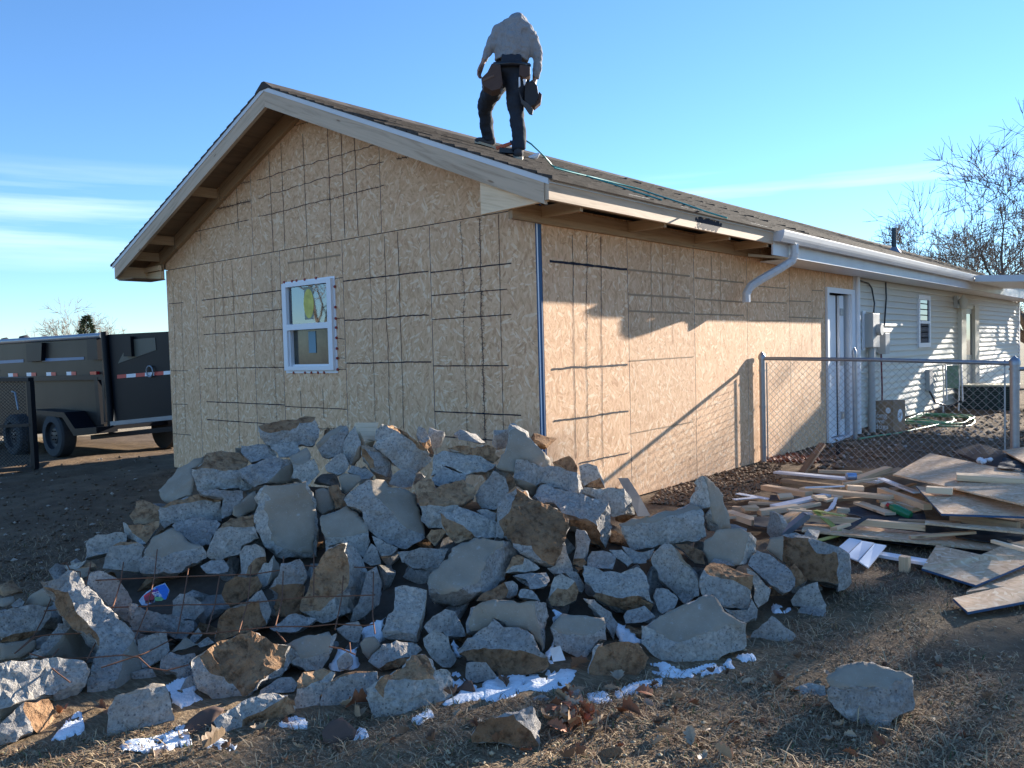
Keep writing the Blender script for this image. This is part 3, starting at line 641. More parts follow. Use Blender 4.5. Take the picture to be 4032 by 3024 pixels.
# look of the pieces: c broken concrete, t smooth trowelled face, d clay stuck to the underside, b brown field stone
# second letter(s): the way the face looks - f front, u up, s slanting up, l left, r right, n under, and pairs
ROCKS = r'''
A|slab streaked with white leaning on the left shoulder of the rubble heap|tul 1305,460 1090,560 950,690 840,810 885,905 950,940 1165,855 1210,690 1180,592 1300,520
A|concrete block with a dark clay top high on the left of the heap|du 1300,465 1330,430 1480,400 1690,410 1785,545 1660,600 1380,590 1180,592 1300,520;cf 1180,592 1380,590 1660,600 1700,690 1810,770 1780,800 1480,790 1235,810 1210,690
A|dark blue-grey block in shadow under the clay topped block|cf 1235,815 1500,800 1700,815 1700,880 1600,990 1580,1060 1490,1100 1500,880 1290,860
A|concrete block with brown clay crumbs along its top, left of the tall tan slab|du 880,985 960,925 1140,870 1300,855 1500,880 1470,920 1300,905 1060,960;cf 850,1010 880,985 1060,960 1300,905 1470,920 1490,1110 1400,1100 1190,1085 1040,1130 900,1195 850,1080
A|light grey concrete piece lying in front of the clay crumb block|cs 965,1165 1040,1130 1190,1085 1440,1095 1475,1140 1385,1290 1350,1370 1195,1350 1050,1240 1005,1225
A|broad concrete slab with a smooth tan upper face on the left flank of the heap|ts 965,1190 1195,1350 1320,1390 1000,1430 880,1490 690,1490 700,1400 800,1280;cf 690,1490 880,1490 1000,1430 1320,1390 1345,1440 1320,1520 1180,1580 1040,1660 650,1660 660,1570
A|concrete piece with a dark brown top just left of the tall tan slab|du 1470,1180 1590,1090 1825,1070 1830,1160 1650,1180;cf 1400,1250 1470,1180 1650,1180 1830,1160 1870,1290 1700,1370 1665,1460 1370,1510 1345,1480 1340,1420
A|small tan triangular piece wedged above the shoulder of the tall tan slab|tfr 1605,985 1830,810 1870,930 1840,1010 1660,1090 1600,1060
A|crumbling brown clay lump at the left edge of the heap|ds 545,1060 600,990 615,910 690,895 760,930 850,990 855,1080 860,1120 780,1150 600,1150
A|brown clay wedge with a pale rim low on the left edge|df 535,1170 700,1165 860,1125 850,1190 730,1355 600,1270;cl 535,1170 600,1270 730,1355 640,1360 510,1280 480,1130
A|pale square-ended block at the far left edge of the heap|cf 130,1300 200,1265 470,1235 530,1260 510,1320 400,1350 340,1450 110,1510 95,1520 100,1340
A|four-sided concrete block beside the far left block, standing upright|cf 370,1370 640,1350 690,1390 650,1655 270,1600 310,1500;du 370,1370 450,1325 560,1330 640,1350
A|rounded light piece with a brown lower face below the tall tan slab|cl 1670,1430 1720,1375 1840,1350 1930,1420 1935,1490 1830,1510 1760,1590 1735,1660 1700,1660 1685,1600;df 1935,1490 1940,1540 1880,1660 1735,1660 1760,1590 1830,1510
A|flat pale sliver in the shadow below the broad left slab|cs 1265,1580 1380,1520 1500,1520 1575,1600 1560,1640 1440,1660 1330,1650
A|smooth pale wedge behind the sunlit white piece at the top left|cs 1690,345 1850,340 1960,350 2050,430 2040,470 1930,490 1800,530 1740,470 1695,400
A|jagged white piece catching the sun near the top left of the heap|cs 1790,540 1990,455 2120,490 2205,490 2210,540 2080,600 1950,720 1830,770 1700,690 1660,610 1690,590;tr 2080,600 2210,550 2230,620 2220,730 1950,720
B|large block with a clay top crowning the left of the heap|du 45,170 120,125 360,85 500,65 625,62 630,95 470,125 380,185 130,235;cf 45,170 130,235 380,185 470,125 630,95 655,190 655,260 620,345 440,340 180,330 160,360 60,270
B|pale rounded piece tucked under the crowning clay topped block|cs 180,330 440,320 480,400 370,465 260,470 230,410 175,370
B|block with a tan upper face right of the sunlit white piece|tu 370,470 540,365 575,440 560,500 490,540 390,540;cf 390,540 490,540 560,500 600,490 670,620 600,700 540,750 440,690 375,690 395,590
B|dark pointed block with a tan top edge right of the crowning block|tu 635,345 720,245 880,145 935,140 860,215 780,270 650,380;cf 650,380 780,270 860,215 935,140 965,190 920,320 920,440 800,460 760,480 700,460
B|small blue-grey lump under the dark pointed block|cf 725,560 780,500 860,425 920,440 975,545 930,620 860,655 740,600
B|curved pale piece left of the short lumber offcut|cl 920,320 960,230 1030,150 1050,220 1090,335 1050,400 990,545 945,500 925,450;tn 1090,345 1095,450 1020,545 990,545 1050,400
B|arched piece with a brown inner face below the short lumber offcut|cr 1090,330 1160,340 1300,430 1400,540 1420,640 1400,680 1230,630 1200,590 1240,575 1220,510 1130,380;dl 1090,345 1130,380 1220,510 1240,575 1200,590 1100,450
B|big slanting block with a clay streaked upper edge right of the lumber offcut|cf 1290,130 1350,130 1420,180 1600,300 1690,380 1810,470 1810,500 1680,640 1630,590 1540,580 1440,530 1330,450 1230,370 1270,320 1245,290 1250,180;du 1350,130 1420,150 1640,290 1800,440 1690,380 1600,300 1420,180
B|slim upright piece with a brown lower half on the crest|cf 1665,240 1690,150 1760,190 1810,280 1770,310 1710,320 1680,310;dr 1710,320 1770,310 1810,280 1845,430 1830,465 1740,390
B|thin grey wedge above the small tan and white lump|cs 960,625 995,550 1140,590 1230,660 1190,690 1100,700 1080,650
B|small lump, tan on its face and white on top, left of the big centre block|tf 870,670 930,635 1080,650 1100,700 1000,790 940,845 890,800
B|dark brown clay lump beside the small tan and white lump|df 760,770 870,740 900,840 940,850 910,900 970,960 830,1000 820,930
B|narrow piece with a tan face right of the tall tan slab|tfr 630,800 710,785 790,820 830,950 825,1010 700,1060 650,1020 625,900
B|tall tan slab with a ragged white left edge standing on the left of the heap|tf 95,820 110,745 520,735 530,800 610,920 640,1060 640,1190 610,1440 400,1430 290,1400 190,1330 170,1210 150,1100 100,1000 100,930 180,920 170,880;cl 110,745 95,820 170,880 180,920 100,930 100,1000 150,1100 170,1210 190,1330 290,1400 230,1470 120,1380 30,1210 10,1090 50,940 10,850 60,770;cn 290,1400 400,1430 610,1440 650,1470 290,1495 230,1470;cr 520,735 570,800 630,920 660,1060 650,1470 610,1440 640,1190 640,1060 610,920 530,800
B|big centre block with a smooth tan upper face and a rough pale front|tur 1180,700 1330,710 1370,760 1550,800 1640,860 1700,1080 1765,1270 1640,1210 1480,1110 1340,960 1240,890 1190,790;cf 1180,700 1190,790 1240,890 1340,960 1480,1110 1640,1210 1765,1270 1730,1310 1550,1410 1470,1390 1330,1310 1260,1290 1150,1160 1125,1040 1075,1020 960,960 910,900 1040,770
B|smooth light shard standing behind the big centre block|cf 1385,740 1420,660 1480,600 1600,575 1665,590 1660,650 1620,780 1540,780
B|dark tan faced block with a rough bottom edge below the big centre block|ts 680,1110 720,1060 860,1010 950,965 1070,1030 1150,1150 1170,1230 940,1270 740,1290 700,1200;cf 740,1290 940,1270 1170,1230 1200,1330 1130,1480 1040,1440 920,1340 760,1390 710,1450 730,1340
B|dark brown faced block with a light shard on it, right of the big centre block|ds 1660,720 1780,655 1860,780 1960,740 2160,690 2250,760 2260,880 2080,960 1710,970 1680,850;cf 1710,970 2080,960 2020,1030 1900,1040 1930,1180 1780,1190 1720,1110
B|dark triangular fragment under the dark tan faced block|cf 1130,1480 1200,1340 1260,1400 1310,1570 1200,1580 1120,1520
B|dark rounded fragment in the hollow below the big centre block|cf 1210,1270 1400,1360 1470,1400 1400,1480 1290,1490 1250,1380
B|wide shadowed block left of the lozenge shaped tan slab|cf 1480,1440 1700,1400 1950,1400 2000,1400 1900,1560 1840,1640 1640,1610 1520,1530
B|small brown wedge below the dark brown faced block|df 1770,1290 1810,1210 1960,1205 1970,1230 1880,1350 1850,1380
C|wide flat pale slab lying along the crest|cs 20,450 100,420 240,405 400,440 540,500 660,540 650,590 560,640 440,620 340,640 280,600 130,550 60,620 0,650 0,500
C|crumbly brown rubble along the crest behind the wide flat slab|df 150,400 300,350 420,370 560,340 640,370 650,440 690,480 650,520 540,500 400,440 240,405
C|small light shard resting on the dark brown faced block|cs 0,680 130,555 240,600 345,650 340,700 210,720 90,780 20,750
C|pointed tan slab standing as the peak of the heap before the house corner|tf 800,200 880,170 960,220 1040,320 1150,420 1220,480 1215,585 1150,590 1000,540 990,500 870,500 860,620 660,580 680,510 740,420 760,320;cu 800,200 805,130 840,120 900,155 960,190 1010,270 1150,420 1040,320 960,220 880,170
C|pale irregular block in front of the pointed peak slab|cf 865,510 930,490 985,500 1000,540 1150,590 1230,560 1310,555 1400,610 1500,650 1480,780 1450,820 1300,790 1180,750 1060,760 845,680 845,650;cr 1500,650 1530,700 1560,800 1520,840 1450,820 1480,780;tn 845,680 1060,760 1085,770 1030,870 950,810 850,740
C|reddish brown wedge against the sunlit wall|df 1225,530 1320,480 1410,450 1450,480 1500,580 1490,640 1400,610 1310,555
C|grey lump with a clay patch at the right end of the crest|cf 1510,560 1580,535 1690,560 1700,620 1720,670 1600,740 1560,770 1520,700;df 1600,740 1720,670 1740,720 1780,780 1600,775;cr 1690,560 1730,640 1780,780 1740,720 1720,670 1700,620
C|large clay faced block with a pale left flank in the middle right of the heap|ds 880,770 960,800 1000,870 1120,930 1290,990 1400,1100 1410,1180 1360,1300 1310,1430 1260,1580 1130,1500 1030,1370 860,1350 720,1280 700,1120 820,1010 860,870;cl 880,770 860,870 820,1010 700,1120 720,1280 640,1310 660,1100 690,940 770,860;cn 860,1350 1030,1370 1130,1500 1260,1580 1170,1600 1080,1560 920,1470 850,1390
C|long pale beam-like block over the clay faced block|cs 1030,870 1100,760 1160,740 1480,830 1640,880 1790,930 1790,960 1660,1140 1340,1040 1240,950 1120,930;cr 1790,930 1830,1010 1845,1200 1780,1390 1740,1300 1690,1200 1660,1140 1790,960;dn 1340,1040 1660,1140 1690,1200 1740,1300 1780,1390 1620,1330 1600,1250 1500,1210 1410,1180 1400,1100
C|grey block under the bent metal plate|cf 1560,790 1800,780 1970,800 1985,900 1985,1060 1850,1070 1810,960 1640,880 1540,840;cr 1970,800 2060,900 2080,1070 1985,1060 1985,900
C|blue-grey rounded block behind the clay faced block|cfl 440,850 520,740 640,620 760,690 780,830 700,940 650,1000 520,990 460,920
C|small clay lump between the pale irregular block and the clay faced block|df 750,660 800,630 845,680 860,760 790,820
C|block with a pale top and a clay underside left of the clay faced block|cs 80,1050 210,1030 280,955 400,1000 560,1090 645,1140 650,1290 560,1310 440,1280 350,1200 270,1130 140,1110;df 80,1050 140,1110 270,1130 350,1200 440,1280 440,1300 240,1350 140,1240 100,1150
C|narrow sliver between the blue-grey rounded block and the clay faced block|cs 450,1010 560,1000 660,1050 650,1130 560,1090
C|small upright wedge with a brown foot right of the clay faced block|cf 1460,1270 1480,1215 1560,1220 1610,1320 1590,1440 1560,1510 1440,1500 1470,1380;df 1440,1500 1560,1510 1590,1560 1540,1610 1440,1570
C|small light block right of the upright wedge|cs 1600,1500 1640,1430 1760,1430 1890,1490 1850,1620 1720,1600 1600,1590
C|thin dark strip of concrete below the tan topped beam|cs 1820,1410 1950,1420 2060,1550 2000,1590 1900,1500
C|dark flat fragment below the tan topped beam at the right|cs 1950,1370 2110,1440 2210,1440 2210,1550 2060,1550
C|dark leaning fragment under the clay faced block|cf 1310,1430 1350,1330 1440,1560 1450,1660 1240,1660 1180,1610 1260,1580
D|beam-like block with a sunlit tan top and the metal plate on it|tu 180,440 290,400 450,380 760,290 780,290 870,315 560,400 250,460;cf 180,440 250,460 560,400 870,315 905,380 910,550 780,600 690,615 520,630 400,670 290,670 230,560
D|upright slab with a sunlit tan right face at the right shoulder|cl 780,250 830,160 800,100 890,50 910,140 940,300 870,315 780,290;tr 890,50 970,100 1030,190 1080,320 1115,490 1030,485 960,420 940,300 910,140;cn 905,400 940,300 960,420 1030,485 910,500
D|broad tan-brown slab leaning behind the right flank|tf 880,600 1000,500 1180,480 1280,530 1240,640 1220,740 1180,790 920,780 880,680;cr 1280,530 1320,580 1330,660 1270,760 1180,790 1220,740 1240,640
D|light slanting piece right of the brown topped block|cs 1330,670 1420,700 1580,810 1640,900 1640,960 1550,1025 1440,950 1370,880 1260,800 1290,720
D|big clay faced block at the right end of the heap beside the lumber|df 1545,545 1620,570 1750,570 1800,660 1850,690 1990,700 2005,940 1870,935 1720,900 1540,760;cu 1545,545 1640,530 1770,560 1920,620 2110,695 1990,700 1850,690 1800,660 1750,570 1620,570;cr 1990,700 2110,695 2120,950 2080,980 2000,990 2005,940
D|tan piece tucked left of the big clay faced block|tf 1450,560 1545,550 1540,760 1480,700 1400,660
D|blue-grey slab slanting down to the right with a sunlit edge|cfl 445,740 500,680 570,600 640,650 700,740 830,890 850,960 840,1030 760,1110 700,1090 640,1000 540,910 480,800;tr 640,650 690,690 855,905 850,960 830,890 700,740
D|block with a rough brown sunlit top on the right flank|du 900,830 940,765 1060,790 1250,850 1305,890 1290,1010 1100,900 950,870;cf 860,890 900,830 950,870 1100,900 1290,1010 1255,1170 1050,1140 980,1080 840,1030;tr 1305,890 1300,1000 1255,1170 1290,1010
D|grey piece behind the brown topped block|cr 1240,815 1310,850 1440,980 1420,1080 1330,1150 1300,1090 1300,960
D|grey footing fragment below the brown topped block|cf 1050,1150 1250,1170 1290,1080 1340,1170 1335,1240 1230,1260 1100,1200
D|largest front block at the right with a flat tan top|ts 360,1290 430,1275 600,1170 850,1050 960,1040 1050,1150 1130,1210 1230,1290 1060,1300 900,1370 690,1440 500,1350;cf 360,1290 500,1350 690,1440 650,1620 480,1560 380,1440;cfr 690,1440 900,1370 1060,1300 1230,1290 1250,1370 1240,1460 1050,1520 960,1600 860,1660 650,1620
D|small pale pointed block right of the largest front block|cf 1260,1400 1300,1340 1450,1220 1600,1330 1650,1380 1570,1480 1480,1500 1380,1490 1290,1450
D|pale pointed fragment on the grass below the big clay faced block|cf 1600,1080 1680,990 1830,930 1860,1040 1895,1110 1890,1170 1700,1130 1620,1140
D|flat fragment under the pale pointed one on the grass|cs 1650,1190 1700,1125 1890,1170 1890,1220 1760,1235 1690,1220
D|light block with a dark brown underside in the right centre of the heap|cs 0,820 100,840 200,840 340,810 400,890 450,1040 475,1110 410,1060 340,1050 160,1040 0,1020 -95,930 -97,800;dn 0,1020 160,1040 340,1050 475,1110 450,1180 300,1180 200,1170 60,1090 -20,1060
D|small blue-grey block behind the largest front block|cs 470,1060 500,985 600,990 665,1060 640,1140 540,1200 500,1170
D|small light wedge left of the largest front block|cs 220,1220 260,1170 390,1130 490,1220 370,1270 240,1270
D|dark brown lump in the gap behind the blue-grey slanting slab|ds 640,620 740,620 880,680 900,790 820,770 740,700
D|thin grey wedge on the back of the brown topped block|cs 965,730 1090,760 1150,800 1060,790 940,765
D|brown pointed shard before the big clay faced block|df 1580,830 1640,780 1740,920 1650,990 1640,900
D|dark shard under the left end of the tan topped beam|cf 210,630 290,680 340,760 260,720
D|dark fragment under the middle of the tan topped beam|cf 340,690 480,660 440,740 370,770
E|long bent block with a clay edge arching down the left of the heap|cs 420,340 580,340 680,270 760,280 900,380 1000,490 1120,640 1290,820 1360,905 1320,1000 1265,1140 1250,1250 1190,1395 880,1355 960,1200 1010,1000 960,900 860,740 740,600 700,480 570,430 450,400;dl 450,400 570,430 700,480 740,600 860,740 960,900 1010,1000 1000,1030 850,880 720,800 620,700 540,520;cf 880,1355 1190,1395 1215,1525 1140,1630 920,1630 900,1500;tr 1360,905 1390,1030 1440,1200 1460,1370 1330,1480 1215,1525 1190,1395 1250,1250 1265,1140 1320,1000
E|round shouldered slab behind the long bent block|cf 910,340 930,270 1070,250 1180,330 1290,450 1340,560 1340,760 1270,750 1180,660 1000,490 900,380
E|flat slab at the left picture edge with a brown underside|cf 0,640 180,620 460,615 530,690 400,840 280,890 0,930 -60,900 -60,660;dn 0,930 280,890 400,840 350,900 240,960 0,985
E|slab with a pale edge and a smooth dark face under the long bent block|cs 310,1100 420,1040 600,810 710,825 640,930 460,1140 340,1140;tr 710,825 850,880 1000,1030 960,1200 940,1230 830,1160 460,1140 640,930
H|wide pale slab low in the left corner of the picture|cs 0,345 120,310 500,290 900,295 1000,320 1110,430 1030,540 900,650 660,760 400,790 250,840 0,935 -80,900 -80,380;cn 1110,430 1070,640 960,760 840,860 690,930 640,790 660,760 900,650 1030,540;tn 0,935 250,840 400,790 640,780 480,830 250,860 60,1040 0,1060
E|small tan topped wedge at the left edge of the heap|tl 240,610 300,510 460,420 530,530 540,600 460,615 270,625
E|little grey stone at the left edge beside the tan topped wedge|cf 130,600 200,540 260,570 235,620 140,630
E|flat tan stone at the left edge of the picture|ts 0,540 140,510 150,570 60,620 0,620
E|long grey block under the foil pouch|cf 1340,570 1430,600 1500,660 1780,740 1970,780 1970,880 1900,960 1700,900 1430,870 1330,800
E|crumbling grey lump right of the foil pouch|cf 1760,560 1840,490 1960,510 2060,580 2100,650 2000,740 1850,760 1770,720
E|grey block behind the rusty wire right of the long bent block|cf 1400,960 1500,920 1690,860 1720,990 1740,1070 1640,1170 1530,1230 1460,1250 1420,1120
E|dark grey block left of the speckled clay slab|cf 1640,1160 1740,1080 1850,1110 2000,1100 2010,1140 1930,1200 2000,1330 1830,1420 1800,1300 1640,1250
E|small olive tan stone above the speckled clay slab|ts 1780,1050 1900,930 1990,1010 2060,1010 1740,1090
E|thin upright chip above the speckled clay slab|cf 1940,940 2020,830 2080,900 1980,1000
E|small grey chip left of the speckled clay slab's top|cf 2030,1000 2130,920 2190,990 2060,1030
E|block with a smooth tan face behind the top of the long bent block|cl 650,210 750,190 880,150 830,220 790,240 700,250;du 830,220 930,145 1000,230 920,235 790,240;tf 690,265 790,240 920,235 900,330 800,350 740,290
E|thin curved shard at the left between two slabs|cf 370,950 470,910 510,920 420,1040 370,1040
E|long dark slab lying in shadow at the left edge|tf 0,990 240,965 370,960 370,1040 310,1100 200,1150 0,1170
H|square faced concrete block at the bottom left on snow|cf 1310,1240 1330,930 1440,790 1480,750 2060,635 2100,740 2170,900 2175,1150 2000,1240 1600,1310 1440,1370 1330,1290;tu 1480,750 1650,690 1900,610 2050,615 2060,635
H|corner piece with a clay right face at the bottom left edge|cs 0,1150 100,1020 310,845 330,1000 400,1200 380,1240 180,1340 0,1370 -80,1380 -80,1150;dr 310,845 480,800 620,790 680,940 770,1070 640,1250 510,1310 450,1250 400,1200 330,1000
F|red-brown faced slab standing in the lower middle of the heap|dfl 1145,560 1200,440 1270,250 1400,20 1570,-40 1585,60 1650,200 1600,430 1480,530 1330,640 1150,695;cr 1570,-40 1660,20 1770,140 1815,260 1770,400 1690,640 1500,740 1380,770 1150,695 1330,640 1480,530 1600,430 1650,200 1585,60
F|grey slab close behind the red-brown faced slab|cfr 1820,250 1900,210 1955,370 1930,600 1760,740 1630,770 1690,640 1770,400
F|brown faced block with a white rim behind the rusty wire|df 320,490 370,390 470,310 680,310 720,400 740,420 560,560 470,600 400,620 340,560
F|pale pointed shard with a white left face behind the wire|cl 680,310 760,170 800,170 850,100 820,260 800,400 740,430 720,400;tr 850,100 900,180 920,280 800,400 820,260
F|block split between a pale top and a dark brown front behind the wire|cf 920,260 920,170 1110,130 1210,330 1170,390 900,380 870,400 810,430;df 810,430 870,400 900,380 1170,390 1190,420 1145,560 1150,690 880,720 850,640 890,500
F|dark brown block with a pale corner above the speckled clay slab|cfr 400,640 560,580 720,455 760,520 815,640 780,810 740,740 700,560 560,620;df 240,930 300,740 400,640 560,620 700,560 740,740 780,810 600,860 500,890 260,985
F|lens shaped grey piece right of the dark brown block|cs 820,840 1000,710 1150,705 1300,740 1230,810 1080,900 900,880
F|tan faced slab right of the speckled clay slab|ts 965,1000 1130,930 1410,860 1440,920 1400,1080 1210,1140 1120,1160 1080,1090;cf 1080,1090 1120,1160 1210,1140 1400,1080 1440,920 1490,890 1480,930 1400,1160 1340,1270 1180,1290 1100,1230 1030,1200
F|large slab showing a speckled clay face at the front left|ds 120,1160 200,1060 310,970 590,870 740,940 870,1010 1000,1030 990,1080 930,1210 800,1350 640,1500 520,1530 440,1440 330,1350 180,1270;cf 0,1200 200,1060 120,1160 180,1270 330,1350 440,1440 520,1530 640,1500 580,1560 300,1620 180,1520 80,1440 30,1280;cr 1000,1030 1060,1060 1110,1090 1080,1150 920,1290 700,1460 640,1500 800,1350 930,1210 990,1080
F|thin grey piece under the speckled clay slab|cs 920,1350 1030,1340 1090,1400 1060,1480 960,1500 700,1520 720,1480
I|long pale block with a dark brown underside at the front|cs 625,1080 680,980 870,880 1000,790 1300,720 1530,730 1480,770 1250,880 1130,960 980,1040 940,1110 940,1240 640,1200;dn 1480,770 1610,830 1600,960 1400,1080 1150,1160 950,1250 940,1110 980,1040 1130,960 1250,880
I|rounded brown field stone at the front left|bs 210,1200 300,1050 430,950 600,880 740,920 650,1000 620,1100 630,1180 400,1250 220,1250
I|upright piece capped with brown flakes left of the sunlit front stones|du 1640,590 1730,470 1960,420 2060,450 1900,560 1780,650 1640,690;cf 1640,690 1780,650 1900,560 2060,450 2110,480 2030,580 1930,750 1920,960 1640,1010 1600,880
F|craggy sunlit stone at the front beside the oak leaves|cf 1420,1390 1520,1360 1640,1330 1900,1290 1920,1350 1830,1470 1810,1620 1500,1720 1330,1730 1320,1600 1350,1480;du 1420,1390 1520,1330 1640,1300 1900,1290 1640,1330 1520,1360
J|large sunlit front stone topped with crumbling ochre clay|du 570,640 640,530 860,430 1020,260 1180,250 1260,290 1340,420 1300,540 1000,540 760,570 660,760;cf 470,760 490,650 640,530 570,640 660,760 760,570 1000,540 1040,700 1000,960 850,1080 660,1140 540,1000 470,880;cfr 1000,540 1300,540 1340,420 1450,420 1490,520 1530,660 1490,780 1290,880 1000,960 1040,700
J|pale slab with a sunlit stripe behind the ochre topped stone|cs 470,330 640,150 820,85 960,75 1090,120 1150,160 1050,240 900,270 700,360 590,415;dn 590,415 700,360 900,270 1000,260 860,420 700,440 600,430
J|grey block behind the peak of the ochre topped stone|cf 1190,130 1150,30 1300,-60 1470,20 1500,160 1570,290 1500,400 1400,400 1270,270
G|upright rectangular block with a tan right side at the lower middle|cs 25,850 80,690 155,640 150,420 210,405 480,440 455,620 360,920 200,880;cn 25,850 200,880 360,920 360,1000 240,980 40,960;tr 480,440 470,600 380,990 360,1000 360,920 455,620
J|small ochre faced stone left of the pale sunlit striped slab|tf 375,100 420,30 540,10 640,120 580,190 490,290 410,210
J|dark little stone sitting in snow|cf 75,320 120,260 210,200 270,300 270,380 180,430 90,420
F|dark shadowed stone above the snow left of the upright rectangular block|cf 1500,850 1600,790 1720,770 1770,850 1720,990 1600,960
G|rounded grey stone right of the upright rectangular block|cf 440,830 530,720 660,635 770,660 830,780 880,910 760,930 690,920 640,870 500,900
G|lozenge shaped tan slab with a rough right edge in the middle of the heap|ts 470,420 500,300 640,140 720,0 950,-78 1250,-58 1250,0 1130,110 1050,250 960,380 800,450 600,490;cr 1250,-58 1330,-30 1375,80 1330,180 1280,300 1100,490 980,490 800,450 960,380 1050,250 1130,110 1250,0;cn 470,420 600,490 800,450 980,490 900,560 760,600 560,590 480,500
G|wide dark tan block behind the big front block|tf 920,900 930,660 990,570 1300,560 1560,580 1600,700 1640,850 1650,1080 1560,900 1480,850 1280,830 1160,750 1030,840;cr 1560,580 1680,580 1710,640 1680,800 1680,1000 1650,1080 1640,850 1600,700;cl 890,900 890,750 910,640 990,570 930,660 920,900
G|big front block with a peaked grey top over a dark clay face|cs 805,1040 870,950 1000,860 1160,745 1240,830 1480,850 1560,930 1650,1090 1700,1160 1540,1100 1370,1060 1250,1020 1100,1030 830,1080;df 830,1080 1100,1030 1250,1020 1370,1060 1540,1100 1700,1160 1710,1250 1650,1300 1200,1330 1100,1230 880,1180
G|small grey block on the snow before the big front block|cf 870,1340 870,1200 900,1185 1080,1190 1185,1340 1000,1410 920,1400
N|cube-like block with a smooth tan top right of the big front block|tu 1535,430 1600,345 1850,355 1870,410 1800,480 1640,470;cf 1535,430 1640,470 1800,480 1870,410 1880,510 1830,510 1790,560 1740,620 1640,590 1560,540
K|clay faced block with a pale left rim standing at the front|df 775,200 820,70 950,50 1080,70 1110,55 1200,150 1140,270 1110,320 1040,350 900,320 760,310;cl 745,320 765,160 800,50 840,35 820,70 775,200 760,310
G|pale small slab behind the wide dark tan block|cs 1350,300 1470,280 1690,275 1730,350 1690,420 1600,440 1530,430 1480,340
G|half brown half white stone on top of the wide dark tan block|ds 970,560 1050,490 1220,400 1260,380 1300,450 1290,540 1130,555;cfr 1260,380 1330,365 1395,390 1390,500 1320,540 1290,540 1300,450
G|brown wedge right of the lozenge shaped tan slab|ds 1280,280 1350,100 1400,75 1470,110 1450,190 1350,210;cf 1470,110 1630,230 1580,260 1350,280 1280,280 1350,210 1450,190
G|grey-brown stone behind the cube-like block|cf 1720,540 1750,400 1780,310 1850,275 1980,370 1900,450 1800,430;df 1720,540 1800,430 1900,450 1980,370 2030,470 2000,560 1870,620 1750,600
G|flat fragment between the half brown stone and the pale small slab|cs 1400,500 1440,440 1560,460 1640,560 1420,530
G|dark slab leaning behind the grey-brown stone|cfr 1880,260 2000,250 2100,400 2060,480 2030,470 1980,370
N|brown and grey shard behind the cube-like block's right side|cr 1740,250 1800,260 1900,330 1940,400 1920,500 1880,430 1850,355
'''
ROCKS_GROUND = r'''
N|brown faced stone with a white top lying alone on the grass before the heap|df 1040,1090 1080,1030 1190,1000 1300,970 1330,1010 1400,1080 1440,1160 1430,1190 1340,1180 1200,1130 1060,1130;cu 1190,1000 1250,960 1400,930 1420,937 1300,970;cr 1300,970 1420,937 1460,1030 1440,1160 1400,1080 1330,1010
K|white sunlit lump on the grass behind the oak leaf drift|cf 490,500 560,430 690,390 715,460 700,560 600,570 530,580
K|small ochre stone at the bottom of the picture right of the leaf drift|ds 805,870 870,810 980,800 1000,840 900,890 830,920
K|flat grey chip on the snow edge left of the white lump|cu 355,460 420,430 480,450 470,480 370,480
M|lone boulder-like block with a brown top on the grass at the right|tu 1160,490 1230,425 1400,430 1570,470 1610,490 1480,560 1330,545 1170,530;cf 1155,560 1170,530 1330,545 1480,560 1490,680 1530,700 1480,780 1400,770 1260,720 1155,620;cr 1480,560 1610,490 1625,540 1610,660 1530,700 1490,680
M|flat pale chip on the grass left of the lone block|cu 990,555 1060,530 1150,550 1155,590 1080,600 1010,580
I|dark brown rounded stone on the grass before the craggy sunlit stone|bs 1945,1200 2040,1080 2200,1020 2390,1190 2350,1300 2100,1360 1970,1340
J|small brown stone in the snow right of the ochre topped stone|bf 1560,700 1680,570 1760,570 1810,700 1700,760
'''
def conc_mat():
    t = NT('broken_concrete'); v = t.co()
    n1 = t.noise(v, 9, 6, .65); n2 = t.noise(v, 55, 5, .7); ag = t.vor(v, 95, out='Distance'); agc = t.vor(v, 95, out='Color')
    g = t.n.new('ShaderNodeSeparateColor'); t.l.new(agc, g.inputs[0])
    base = t.ramp(n1, (.28, (.38, .345, .305)), (.5, (.52, .475, .42)), (.72, (.63, .58, .515)))
    base = t.mix(t.ramp(n2, (.36, .8), (.56, 0)), base, (.26, .24, .215)); base = t.mix(t.ramp(t.noise(v, 24, 5, .7), (.56, 0), (.70, .75)), base, (.70, .66, .60))
    stones = t.math('MULTIPLY', t.ramp(ag, (.34, 1), (.40, 0)), t.ramp(g.outputs[0], (.78, 0), (.82, .8)))
    base = t.mix(stones, base, t.ramp(g.outputs[1], (.2, (.15, .145, .14)), (.6, (.27, .235, .21)), (.9, (.42, .41, .38))))
    dirt = t.ramp(t.noise(v, 3.2, 5, .6), (.56, 0), (.72, .75))
    base = t.mix(dirt, base, (.27, .21, .15))
    tone = t.ramp(t.rnd(), (0, (.82, .82, .84)), (.5, (.97, .97, .97)), (1, (1.12, 1.11, 1.08)))
    base = t.mix(1, base, tone, 'MULTIPLY')
    t.set(col=base, rough=.93, spec=.2)
    n4 = t.noise(v, 130, 4, .7); h = t.math('ADD', t.math('MULTIPLY', n2, .8), t.math('MULTIPLY', n4, .5)); h = t.math('ADD', h, t.math('MULTIPLY', stones, -.12))
    t.bump(h, 1.0, .02); return t.m
